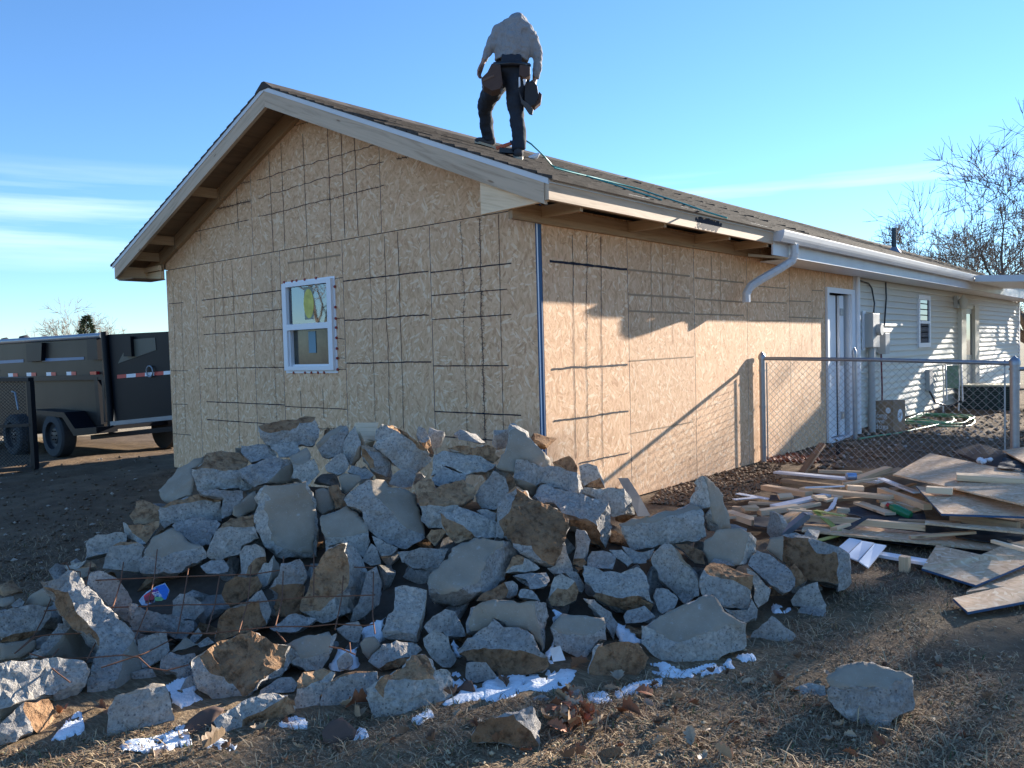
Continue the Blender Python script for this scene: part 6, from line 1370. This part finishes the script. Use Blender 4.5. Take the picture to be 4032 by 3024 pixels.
# ================================================================ WORKER ON THE ROOF
zp = sq((1700, 0), .4219)
RF = roofpt(*zp(812, 1488), .0); LF = roofpt(*zp(560, 1392), .0)
DW = depth(RF); PX = .4219*DW/FPX
def wp(x, y, dd=0.0): return at(*zp(x, y), DW+dd)
person = empty('person', RF, 'roofer in grey hoodie and dark jeans with a tool belt, standing bent on the roof', 'person')
def remeshed(name, m, mat, voxel, smooth, parent, wrinkle=0, wscale=12):
    o = m.build(name, mat, parent); md = o.modifiers.new('r', 'REMESH'); md.mode = 'VOXEL'; md.voxel_size = voxel; md.use_smooth_shade = True
    sm = o.modifiers.new('s', 'SMOOTH'); sm.iterations = smooth; sm.factor = .5
    o.parent = None; COL.objects.unlink(o); ts = bpy.data.scenes.new('build'); ts.collection.objects.link(o); dg = scene_graph(ts)
    me = bpy.data.meshes.new_from_object(o.evaluated_get(dg)); ts.collection.objects.unlink(o); bpy.data.scenes.remove(ts); COL.objects.link(o); o.parent = parent; o.modifiers.clear(); o.data = me; me.name = name
    if wrinkle:
        for v in me.vertices:
            c = v.co; w = mnoise.noise(Vector((c.x*wscale*.6, c.y*wscale*.6, c.z*wscale)))+.5*mnoise.noise(Vector((c.x*wscale*1.7+c.z*9, c.y*wscale*1.7, c.z*wscale*2.2)))
            v.co += v.normal*wrinkle*w
    me.polygons.foreach_set('use_smooth', [True]*len(me.polygons))
    me.materials.clear(); me.materials.append(mat); return o
skin = plain('skin', (.34, .19, .13), .55, 0, .08, 30)
hood = NT('grey_fleece'); hood.set(col=hood.mix(hood.noise(hood.co(), 60, 4), (.235, .235, .24), (.31, .31, .315)), rough=.95, spec=.1); hood.bump(hood.noise(hood.co('Object', (1, 1, .6)), 13, 3, .5, 1.2), .8, .05); hood = hood.m; denim = plain('dark_denim', (.022, .028, .04), .9, 0, .3, 50)
dd_hood, leather = None, plain('brown_leather', (.075, .04, .028), .65, 0, .3, 25)
lk = depth(LF)-DW
JO = dict(sl=(645, 255), el=(550, 430), wl=(482, 572), sr=(935, 368), er=(988, 550), wr=(962, 740), hl=(610, 760), kl=(500, 1000), al=(530, 1320), hr=(790, 770), kr=(795, 1080), ar=(815, 1410))
# body: one continuous figure
m = MB()
m.tube([wp(745, 640), wp(755, 500), wp(775, 330), wp(790, 240)], [.09, .085, .085, .07], 10)
m.tube([wp(*JO['sl']), wp(790, 250), wp(*JO['sr'])], [.04, .06, .04], 8)
m.tube([wp(790, 260), wp(800, 245, .08), wp(803, 240, .14)], [.055, .05, .055], 8)
m.tube([wp(803, 260, .10), wp(803, 255, .16), wp(803, 262, .22), wp(803, 285, .28)], [.05, .08, .085, .05], 12)
for a, b, c in (('sl', 'el', 'wl'), ('sr', 'er', 'wr')): m.tube([wp(*JO[a]), wp(*JO[b]), wp(*JO[c])], [.038, .033, .024], 8)
m.tube([wp(660, 680), wp(590, 800, lk*.3), wp(498, 1010, lk*.75), wp(530, 1300, lk), wp(535, 1340, lk)], [.085, .075, .05, .042, .042], 8)
m.tube([wp(810, 680), wp(795, 820), wp(795, 1080), wp(815, 1380), wp(815, 1420)], [.085, .075, .05, .042, .042], 8)
# left hand: palm, four bent fingers of unequal length, thumb; right hand behind the pouch
def hand(w, dirv, sidev, sgn):
    w, dirv, sidev = np.array(w), np.array(dirv)/np.linalg.norm(dirv), np.array(sidev)/np.linalg.norm(sidev)
    pn = np.cross(dirv, sidev)
    for k in range(4): m.tube([w, w+dirv*.045+sidev*(k-1.5)*.010, w+dirv*.095+sidev*(k-1.5)*.019], [.022, .018, .013], 8)
    for k, L in enumerate((.068, .076, .072, .056)):
        b = w+dirv*.092+sidev*(k-1.5)*.020; c = b+dirv*L*.5+pn*sgn*.012; e = c+dirv*L*.28+pn*sgn*.024; m.tube([b, c, e], [.0095, .009, .0075], 7)
    t0 = w+dirv*.03-sidev*.025; t1 = t0+dirv*.035-sidev*.024+pn*sgn*.01; m.tube([t0, t1, t1+dirv*.035-sidev*.004+pn*sgn*.012], [.013, .011, .009], 7)
hand(wp(478, 585), wp(432, 700)-wp(478, 585), CF*.8+CR*.3, 1); hand(wp(962, 748), wp(950, 850)-wp(962, 748), CF, -1)
body = remeshed('body', m, skin, .009, 2, person)
# hoodie
m = MB()
m.tube([wp(748, 560), wp(755, 480), wp(770, 360), wp(785, 270)], [.112, .115, .115, .085], 14)
m.tube([wp(672, 565), wp(672, 470), wp(680, 350), wp(690, 275)], [.080, .082, .085, .07], 12)
m.tube([wp(838, 575), wp(848, 490), wp(872, 420), wp(888, 360)], [.070, .078, .078, .07], 12)
m.tube([wp(668, 240), wp(725, 225), wp(800, 240), wp(895, 305), wp(935, 350)], [.055, .068, .085, .075, .06], 12)
m.tube([wp(725, 225), wp(765, 185), wp(815, 182), wp(868, 245)], [.03, .054, .056, .03], 12)
m.tube([wp(795, 200, .02), wp(800, 205, .10), wp(803, 225, .20)], [.055, .085, .10], 12)
m.tube([wp(672, 262), wp(628, 285), wp(592, 345), wp(550, 430), wp(515, 500), wp(484, 565)], [.065, .062, .053, .046, .038, .033], 12)
m.tube([wp(915, 355), wp(945, 385), wp(968, 450), wp(988, 550), wp(985, 640), wp(966, 735)], [.062, .062, .054, .048, .042, .034], 12)
remeshed('hoodie', m, hood, .013, 2, person, .013, 13)
# jeans
m = MB()
m.tube([wp(650, 620), wp(745, 625), wp(840, 620)], [.12, .135, .12], 14)
m.tube([wp(690, 560), wp(745, 555), wp(805, 560)], [.085, .10, .085], 12)
m.tube([wp(660, 680), wp(590, 800, lk*.3), wp(530, 920, lk*.6), wp(498, 1010, lk*.75), wp(510, 1150, lk*.9), wp(530, 1300, lk), wp(535, 1325, lk)], [.118, .108, .09, .076, .07, .066, .07], 14)
m.tube([wp(810, 680), wp(795, 820), wp(785, 960), wp(795, 1080), wp(812, 1230), wp(815, 1380), wp(815, 1405)], [.118, .106, .088, .072, .067, .064, .068], 14)
remeshed('jeans', m, denim, .015, 3, person, .012, 17)
def px_slab(name, pts, dd, th, mat, parent=person, bevel=.006):
    m = MB(); m.poly([wp(x, y, dd) for x, y in pts], th, -CF); return m.build(name, mat, parent, bevel)
belt = MB().tube([wp(590, 600, -.05), wp(640, 598, -.13), wp(745, 590, -.155), wp(850, 600, -.13), wp(905, 610, -.03), wp(850, 600, .12), wp(745, 590, .15), wp(640, 598, .12), wp(590, 600, -.05)], .022, 8).build('tool_belt', MAT['black'], person)
px_slab('belt_pouch', [(560,590),(640,600),(662,780),(640,830),(560,850),(480,800),(460,730),(520,670)], -.16, .14, leather)
px_slab('pouch_flap', [(470,735),(580,690),(585,715),(475,765)], -.165, .01, plain('lighter_leather', (.13, .075, .05), .6))
px_slab('belt_pouch', [(820,600),(920,620),(920,700),(870,730),(815,700)], -.17, .12, leather)
px_slab('belt_pouch', [(870,790),(940,740),(985,800),(1000,900),(960,980),(915,995),(865,930)], -.12, .12, plain('black_leather', (.022, .018, .018), .6))
px_slab('belt_pouch', [(1000,850),(1030,880),(1020,950),(960,1000),(930,990),(990,930)], -.10, .10, leather)
px_slab('hammer', [(812,840),(850,930),(900,960),(950,1020),(940,1070),(910,1060),(870,1000),(835,960)], -.13, .03, plain('dark_tool', (.06, .05, .045), .5))
px_slab('tool_handle', [(810,720),(825,715),(828,800),(812,815)], -.18, .02, MAT['white']); px_slab('tool_handle', [(850,735),(885,735),(880,770),(862,800)], -.17, .02, MAT['white'])
# shoes
def shoe(heel, toe, dh, dt):
    h, t_ = wp(*heel, dh), wp(*toe, dt); up = np.array([0, 0, 1.0])
    m = MB(); m.tube([h+up*.03-(t_-h)*.08, h+up*.045, h+(t_-h)*.45+up*.045, h+(t_-h)*.8+up*.03, t_+up*.022], [.03, .045, .045, .042, .022], 12); m.tube([h+up*.04, h+up*.11], [.045, .042], 12)
    o = remeshed('shoe', m, plain('dark_suede', (.05, .05, .055), .85), .011, 2, person)
    d = (t_-h)/np.linalg.norm(t_-h); sdv = np.cross(d, up); sdv /= np.linalg.norm(sdv); mm = MB()
    ring = [h-d*.05+sdv*.03, h-d*.05-sdv*.03, h+d*.0-sdv*.042, t_-d*.06-sdv*.046, t_+d*.0-sdv*.02, t_+d*.0+sdv*.02, t_-d*.06+sdv*.046, h+sdv*.042]
    mm.poly([p+up*.022 for p in ring], .024, up); mm.build('sole', plain('cream_sole', (.42, .36, .26), .7), o)
shoe((560, 1385), (400, 1338), lk, lk-.02); shoe((812, 1482), (800, 1440), -.01, .22)
# nail gun and glove on the roof, air hose
ng = empty('nail_gun', roofpt(*zp(660, 1392), .0), 'orange and black nail gun lying on the roof between the roofer\'s feet', 'nail gun')
a, b = roofpt(*zp(600, 1385), .04), roofpt(*zp(725, 1350), .07); b = a+(b-a)/np.linalg.norm(b-a)*.0+CR*.14+np.array([0, 0, .045])
MB().beam(a, b, .03, .03).build('magazine', plain('orange_plastic', (.55, .10, .03), .4), ng, .004)
MB().beam(a+(0, 0, -.02)+CR*.03, a+CR*.17+(0, 0, -.03), .05, .05).build('gun_body', MAT['black'], ng, .006)
MB().tube([b, b+(0, 0, .02)+CR*.01], .02, 10).build('nose', MAT['black'], ng)
p = roofpt(*zp(950, 1475), .02); m = MB().tube([p-CR*.05, p+CR*.03+(0, 0, .02), p+CR*.06+(0, 0, .05)], [.02, .03, .012], 8); tag(m.build('work_glove', MAT['white']), 'crumpled white work glove on the roof right of the roofer', 'glove')
teal = plain('teal_hose', (.05, .30, .27), .4)
hz = [wp(875, 1310, .1), wp(930, 1345, .1), wp(1000, 1410, .15), wp(1060, 1470, .2)]
hz += [roofpt(*r4(*q), .018) for q in ((470, 92), (560, 118), (700, 160), (850, 205), (1000, 255), (1200, 318), (1400, 382), (1560, 432), (1650, 455), (1790, 478))]
hz = [q for q in hz if q[0] < .4]
xs = np.array(hz); tt = np.linspace(0, len(xs)-1, (len(xs)-1)*4+1); hz = [tuple(np.interp(t, range(len(xs)), xs[:, k]) for k in range(3)) for t in tt]
tag(MB().tube(hz, .008, 6).build('air_hose', teal), 'teal air hose running down the roof from the nail gun', 'hose')
hz = [roofpt(*r4(*q), .02) for q in ((480, 104), (600, 135), (760, 172), (900, 208), (1050, 246), (1200, 296), (1350, 345), (1500, 398), (1640, 440))]
tag(MB().tube(hz, .008, 6).build('air_hose', teal), 'second teal hose lying beside the first along the roof', 'hose')

# ================================================================ TRAILERS
zt = sq((0, 1050), .5123)
Pa, Pb = at(400, 1430, 12.5), at(0, 1438, 14.6)
dS = Pb-Pa; dS[2] = 0; dS /= np.linalg.norm(dS); nS = np.cross(dS, (0, 0, 1)); nS = nS if nS@(CAM-Pa) > 0 else -nS
Pc = at(690, 1420, 11.7); dR = Pc-Pa; dR[2] = 0; dR /= np.linalg.norm(dR); nR = np.cross(dR, (0, 0, 1)); nR = nR if nR@(CAM-Pa) > 0 else -nR
def onpl(x, y, n, off=0.0):
    r = ray(*zt(x, y)); return CAM+r*(((Pa+n*off-CAM)@n)/(r@n))
tg = onpl(400, 1500, nS); tr = empty('dump_trailer', (tg[0], tg[1], gz(tg[0], tg[1])), 'black steel dump trailer with painted brown reflections parked behind the left corner of the house', 'trailer')
paint = NT('black_paint_reflection'); paint.set(col=paint.ramp(paint.noise(paint.co(), .8, 3), (.35, (.022, .018, .016)), (.65, (.042, .035, .029))), rough=.42, spec=.2); paint = paint.m  # brown tone in the black imitates the reflected ground
blk = NT('gloss_black'); blk.set(col=(.007, .008, .012), rough=.45, spec=.2); blk = blk.m
def tpoly(name, pts, n, off, th, mat, par=None): m = MB(); m.poly([onpl(x, y, n, off) for x, y in pts], th, n); return m.build(name, mat, par or tr)
tpoly('side_panel', [(-420,620),(0,585),(775,535),(795,850),(-420,880)], nS, 0, .05, paint)
tpoly('side_panel', [(-420,880),(795,850),(800,1230),(-420,1300)], nS, -.02, .05, paint)
MB().tube([onpl(-420, 605, nS), onpl(785, 530, nS)], .045, 8).build('top_rail', MAT['grey_metal'], tr)
MB().beam(onpl(-420, 875, nS, .03), onpl(805, 848, nS, .03), .05, .08).build('rub_rail', blk, tr)
for q in ([(198,592),(320,585),(315,722),(205,732)], [(665,557),(742,552),(752,714),(672,716)]): tpoly('stake_pocket', q, nS, .07, .08, blk)
for q in ([(-400,745),(180,712),(180,735),(-400,770)], [(325,706),(645,694),(645,714),(325,730)]): tpoly('blue_stripe', q, nS, .006, .005, plain('blue_stripe', (.07, .16, .30), .4))
rw = [plain('white_tape', (.75, .75, .78), .4), plain('red_tape', (.55, .06, .05), .4)]
for x, y in ((62, 820), (203, 815), (355, 812), (510, 808)):
    for k in (0, 1): tpoly('reflective_tape', [(x+k*36, y), (x+36+k*36, y-1), (x+38+k*36, y+26), (x+2+k*36, y+27)], nS, .006, .004, rw[k])
tpoly('tail_light', [(690, 807), (738, 805), (740, 835), (692, 836)], nS, .05, .05, plain('red_lens', (.5, .01, .02), .2))
for q in ([(720,850),(748,850),(778,1212),(752,1215)], [(778,850),(800,848),(812,1190),(800,1195)]): tpoly('corner_post', q, nS, .06, .08, blk)
text3d('PITBULL', onpl(-112, 805, nS, .008), -dS, (0, 0, 1), .165, rw[0], tr, 'lettering')
fe = MB()
F0 = [(230,1100),(490,1120),(575,1245),(740,1235),(742,1282),(568,1302),(478,1160),(230,1128)]
fe.poly([onpl(x, y, nS, .32) for x, y in F0], .32, nS); fe.build('fender', blk, tr)
def wheel(cx, cy, off, R=.345):
    c = onpl(cx, cy, nS, off); c[2] = gz(c[0], c[1])+R
    prof = [(.0, -.11), (R*.55, -.11), (R*.62, -.12), (R*.93, -.115), (R, -.085), (R, .085), (R*.93, .115), (R*.62, .12)]
    def lathe(pr, name, mat, par):
        m = MB(); n = 28; up = np.array([0, 0, 1.0])
        for (r0, h0), (r1, h1) in zip(pr[:-1], pr[1:]):
            for k in range(n):
                a, b = 2*math.pi*k/n, 2*math.pi*(k+1)/n; f = lambda r, h, t: c+nS*h+dS*r*math.cos(t)+up*r*math.sin(t)
                m.face([f(r0, h0, a), f(r1, h1, a), f(r1, h1, b), f(r0, h0, b)], None, 0, True)
        return m.build(name, mat, par)
    w = lathe(prof, 'wheel', plain('tyre_rubber', (.045, .05, .055), .85, 0, .25, 12), tr)
    lathe([(R*.62, .12), (R*.60, .06), (R*.40, .05), (R*.30, .075), (R*.14, .08), (.001, .085)], 'rim', plain('dark_rim', (.03, .034, .04), .45), w)
    for k in range(6):
        a = k*math.pi/3; q = c+nS*.075+dS*R*.22*math.cos(a)+np.array([0, 0, R*.22*math.sin(a)]); MB().tube([q, q+nS*.02], .012, 6).build('lug_nut', blk, w)
wheel(462, 1390, .20); wheel(150, 1400, .20)
# rear gate swung towards the house
tpoly('rear_gate', [(815,522),(1420,492),(1430,1165),(900,1190),(850,1000)], nR, .02, .05, blk)
tpoly('gate_sun_patch', [(1000,560),(1190,545),(1200,640),(905,745)], nR, .026, .005, plain('painted_sun_patch', (.10, .095, .075), .5))  # lighter olive colour painted in for a sunlit patch on the gate
for k in range(7):
    f = lambda t: (900+t*(1400-900), 846-t*40); (xa, ya), (xb, yb) = f(k/7), f((k+1)/7); tpoly('reflective_tape', [(xa, ya-14), (xb, yb-14), (xb, yb+14), (xa, ya+14)], nR, .026, .004, rw[(k+1) % 2])
MB().tube([onpl(800, 500, nR, .05), onpl(862, 1285, nR, .05)], .05, 8).build('hinge_post', blk, tr)
dr = onpl(1150, 805, nR, .05); MB().tube([dr+dR*.07*math.cos(a)+np.array([0, 0, .08*math.sin(a)]) for a in np.linspace(0, 6.283, 14)], .012, 6, 0, False).build('tie_ring', MAT['grey_metal'], tr)
tpoly('stake_pocket', [(945,540),(1000,535),(1010,690),(950,690)], nR, .08, .06, blk)
MB().beam(onpl(860, 1205, nR, .06), onpl(1420, 1150, nR, .06), .06, .06).build('gate_bar', MAT['grey_metal'], tr)
MB().beam(onpl(720, 1310, nS, .05), onpl(1420, 1235, nR, .02), .10, .07).build('rear_bumper', blk, tr)
m = MB()
# floor, far side and load inside the box
q0, q1 = onpl(785, 1230, nS), onpl(-420, 1300, nS)
m.poly([q0, q1, q1-nS*2.0, q0-nS*2.0], .06, (0, 0, 1)); m.build('bed_floor', blk, tr)
e0, e1 = onpl(785, 540, nS), onpl(-420, 610, nS); m = MB(); m.poly([q0-nS*2, q1-nS*2, e1-nS*2, e0-nS*2], .05, nS); m.build('side_panel', paint, tr)
for k in (0,):
    c = onpl(1292, 1300, nR, -1.2); c[2] = gz(c[0], c[1])+.33; MB().disc(c, nS, .33, .2, 24).build('wheel', plain('far_tyre', (.03, .03, .03), .9), tr)
ld = MB(); lr3 = random.Random(2)
for i in range(26):
    c = onpl(lr3.uniform(-380, 250), 575, nS, -lr3.uniform(.2, 1.4)); c[2] -= .10; s = lr3.uniform(.08, .2); ld.tube([c-(s, 0, 0), c+(0, 0, s*.4), c+(s, .05, 0)], [s*.3, s*.8, s*.2], 7)
o = ld.build('debris_load', plain('dark_debris', (.05, .048, .05), .8, 0, .8, 6)); tag(o, 'dark torn roofing debris heaped in the dump trailer', 'debris', kind='stuff')
# low utility trailer with a mesh ramp gate in front
Ua, Ub = at(135, 1500, 10.6), at(0, 1500, 10.9); dU = Ub-Ua; dU[2] = 0; dU /= np.linalg.norm(dU); nU = np.cross(dU, (0, 0, 1)); nU = nU if nU@(CAM-Ua) > 0 else -nU
def onu(x, y, off=0.0): r = ray(*zt(x, y)); return CAM+r*(((Ua+nU*off-CAM)@nU)/(r@nU))
b0 = onu(270, 1550); ut = empty('utility_trailer', b0, 'black utility trailer gate of steel mesh at the left picture edge', 'trailer')
MB().beam(onu(-400, 866), onu(238, 866), .05, .075, nU).build('gate_frame', blk, ut); MB().beam(onu(232, 880), onu(272, 1548), .075, .06, nU).build('gate_frame', blk, ut)
MB().beam(onu(-400, 1245), onu(255, 1215), .04, .06, nU).build('gate_frame', blk, ut); MB().beam(onu(-400, 1600), onu(280, 1545), .05, .06, nU).build('gate_frame', blk, ut)
m = MB(); c0 = onu(225, 1540); W_, Hh = 1.6, float(onu(225, 880)[2]-c0[2]); st = .075
for i in range(60):
    for s in (1, -1):
        u = i*st-Hh*1.7 if s > 0 else i*st; A, B = np.array([u, 0.0]), np.array([u+s*Hh*1.7, Hh]); dv = B-A
        ta, tb = sorted(((0-A[0])/dv[0], (W_-A[0])/dv[0])); ta, tb = max(0, ta), min(1, tb)
        if tb-ta > .02: f = lambda q: c0+dU*q[0]+np.array([0, 0, q[1]]); m.tube([f(A+dv*ta), f(A+dv*tb)], .0042, 4, 0, False)
o = m.build('mesh_infill', blk, ut); o['kind'] = 'stuff'
MB().tube([onu(90, 960, .05), onu(115, 965, .05), onu(140, 1100, .05)], .012, 6).build('latch_rod', MAT['grey_metal'], ut)

# ================================================================ TREES
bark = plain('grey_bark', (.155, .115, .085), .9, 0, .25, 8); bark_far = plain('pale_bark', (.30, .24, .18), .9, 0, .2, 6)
def prisms(name, segs, mat, root, n=4):
    """many thin tapered segments as one crown mesh, built in one go"""
    S = np.array(segs, float); p0, p1, r0, r1 = S[:, 0:3], S[:, 3:6], S[:, 6], S[:, 7]; N = len(S)
    d = p1-p0; d /= np.linalg.norm(d, axis=1)[:, None]+1e-12
    ref = np.where(np.abs(d[:, 2:3]) > .9, np.array([[1.0, 0, 0]]), np.array([[0, 0, 1.0]])); u = np.cross(d, ref); u /= np.linalg.norm(u, axis=1)[:, None]; w = np.cross(d, u)
    V = np.zeros((N, 2*n, 3)); o0 = np.array(wloc(root))
    for k in range(n):
        c, s_ = math.cos(2*math.pi*k/n), math.sin(2*math.pi*k/n); off_ = u*c+w*s_
        V[:, k] = p0+off_*r0[:, None]-o0; V[:, n+k] = p1+off_*r1[:, None]-o0
    base = (np.arange(N)*2*n)[:, None, None]
    q = np.array([[k, (k+1) % n, n+(k+1) % n, n+k] for k in range(n)])[None]
    F = (base+q).reshape(-1, 4)
    me = bpy.data.meshes.new(name); me.vertices.add(N*2*n); me.vertices.foreach_set('co', V.reshape(-1)); me.loops.add(F.size); me.loops.foreach_set('vertex_index', F.reshape(-1).astype(np.int32))
    me.polygons.add(len(F)); me.polygons.foreach_set('loop_start', np.arange(0, F.size, 4, dtype=np.int32)); me.polygons.foreach_set('loop_total', np.full(len(F), 4, np.int32)); me.polygons.foreach_set('use_smooth', [True]*len(F))
    me.update(calc_edges=True); me.materials.append(mat); ob = bpy.data.objects.new(name, me); COL.objects.link(ob); ob.parent = root; return ob
def bare_tree(name, label, base, height, spread, seed, mat, trunk_r, lean=(0, 0), levels=6, group=None, twig=.006, start=.25, limbs=5, ang=(.35, .85)):
    r = random.Random(seed); segs = []; base = Vector([float(c) for c in base]); G, U = r.gauss, r.uniform
    def grow(p, d, L, rad_, lv):
        n = 4 if lv < 3 else 3; pts, rr = [p], [rad_]; q = p; dd = d
        for i in range(n):
            dd = (dd+Vector((G(0, .16), G(0, .16), G(.05, .10)))).normalized(); q2 = q+dd*(L/n); r2 = max(twig*.6, rad_*(1-.5*(i+1)/n))
            segs.append((*q, *q2, rr[-1], r2)); q = q2; pts.append(q); rr.append(r2)
        if lv >= levels: return
        nb = r.choice((2, 3, 3)) if lv < levels-1 else r.choice((2, 3, 4))
        for k in range(nb+(1 if lv > 1 else 0)):
            i = min(r.choice((1, 2, 3, n)), n) if k < nb-1 else n; a = U(0, 6.283); an = U(*ang)
            sv = dd.cross(Vector((math.cos(a), math.sin(a), .3))).normalized()
            grow(pts[i], (dd*math.cos(an)+sv*math.sin(an)).normalized(), L*U(.58, .82), max(twig, rr[i]*U(.55, .75)), lv+1)
    th = height*start; top = base+Vector((lean[0]*th, lean[1]*th, th))
    root = empty(name, base, label, 'tree', group)
    MB().tube([base-Vector((0, 0, .3)), base+(top-base)*.5+Vector((U(-.1, .1), 0, 0)), top], [trunk_r*1.3, trunk_r, trunk_r*.85], 10).build('trunk', mat, root)
    for k in range(limbs):
        a = 6.283*k/limbs+U(-.4, .4); an = U(.25, .75)*spread
        grow(top, Vector((math.cos(a)*math.sin(an)+lean[0]*.4, math.sin(a)*math.sin(an)+lean[1]*.4, math.cos(an))).normalized(), height*U(.24, .32), trunk_r*U(.45, .65), 1)
    prisms('crown', segs, mat, root); return root
def tbase(px, d): p = at(px, 1340, d); return np.array([p[0], p[1], -.3])
bare_tree('bare_tree', 'bare tree with a forked grey trunk rising behind the roof left of the patio cover', tbase(3735, 30), 7.2, 1.7, 31, bark, .18, (.0, 0), 6, None, .0085, .20, 9)
bare_tree('bare_tree', 'big bare tree leaning in from the right picture edge', tbase(4110, 23), 7.8, 1.75, 19, bark, .26, (-.05, 0), 6, None, .007, .16, 9)
bare_tree('bare_tree', 'small bare tree behind the roof near the vent pipe', tbase(3520, 38), 6.0, 1.3, 23, bark, .10, (0, 0), 5, None, .010, .3, 5)
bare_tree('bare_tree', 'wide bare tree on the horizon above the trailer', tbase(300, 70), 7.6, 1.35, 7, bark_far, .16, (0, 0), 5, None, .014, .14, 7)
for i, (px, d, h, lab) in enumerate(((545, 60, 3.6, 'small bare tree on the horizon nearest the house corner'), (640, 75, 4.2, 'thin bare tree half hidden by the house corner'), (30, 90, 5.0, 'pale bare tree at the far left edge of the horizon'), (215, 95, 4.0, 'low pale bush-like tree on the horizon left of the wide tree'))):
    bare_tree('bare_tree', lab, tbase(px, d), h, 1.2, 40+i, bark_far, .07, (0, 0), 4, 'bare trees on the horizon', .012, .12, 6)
ceds = [plain('cedar_foliage', (.045, .062, .028), .9, 0, .4, 3), plain('cedar_foliage_light', (.085, .10, .05), .9, 0, .3, 3)]
def cedar(label, base, h, rad_, n, seed, group=None, blob=False, leafs=.10, low=.05):
    r = random.Random(seed); root = empty('cedar_tree', base, label, 'tree', group); base = np.array(base, float)
    MB().tube([base-(0, 0, .2), base+(0, 0, h*.9)], [h*.022, .01], 8).build('trunk', bark, root)
    m = MB()
    for i in range(n):
        t = low+(1-low)*r.random()**.8; a = r.uniform(0, 6.283)
        R = rad_*((1-t)**.75 if not blob else math.sqrt(max(0, 1-(2*t-1)**4)))*(.75+.35*mnoise.noise(Vector((math.cos(a)*2, math.sin(a)*2, t*7+seed))))
        q = base+np.array([math.cos(a), math.sin(a), 0])*R*r.uniform(.35, 1)**.6+np.array([0, 0, h*t])
        d = np.array([math.cos(a), math.sin(a), r.uniform(-.1, .9)]); d /= np.linalg.norm(d); s = leafs*r.uniform(.6, 1.5); sdv = np.cross(d, (r.gauss(0, 1), r.gauss(0, 1), r.gauss(0, 1))); sdv /= np.linalg.norm(sdv)
        m.face([q-sdv*s*.25, q+d*s*.6+sdv*s*.1, q+d*s*1.3, q+d*s*.5-sdv*s*.3], None, 0 if r.random() < .7 else 1)
    m.build('crown', ceds, root); return root
cedar('dark green cedar on the horizon above the trailer', tbase(345, 48), 4.3, 1.35, 2600, 3, None, False, .16)
# cedars added out of view on the right to shade heap and yard
def off(a, b, yy): return (a+.2*yy, yy, -.35), b+.31*yy+.35
for i, (a, b, yy, rd, n) in enumerate(((.50, .80, 22, .62, 2200), (1.42, .50, 23, .62, 2200), (2.2, .92, 22, .60, 2200), (3.0, .50, 24, .62, 2200), (3.9, .70, 22.5, .5, 1700))):
    bs, h = off(a, b, yy); cedar('%s cedar, added for its shade, counted from the house in the row outside the right picture edge' % ('first', 'second', 'third', 'fourth', 'fifth', 'sixth', 'seventh')[i], bs, h, rd, n, 60+i, 'cedars added for shade beyond the right picture edge', True, .20, .02)

bare_tree('bare_tree', 'bare tree in the yard left of the camera, mirrored in the gable window', (-25, -17, -.35), 11, 1.3, 77, bark, .2, (0, 0), 4, None, .015, .18, 7)
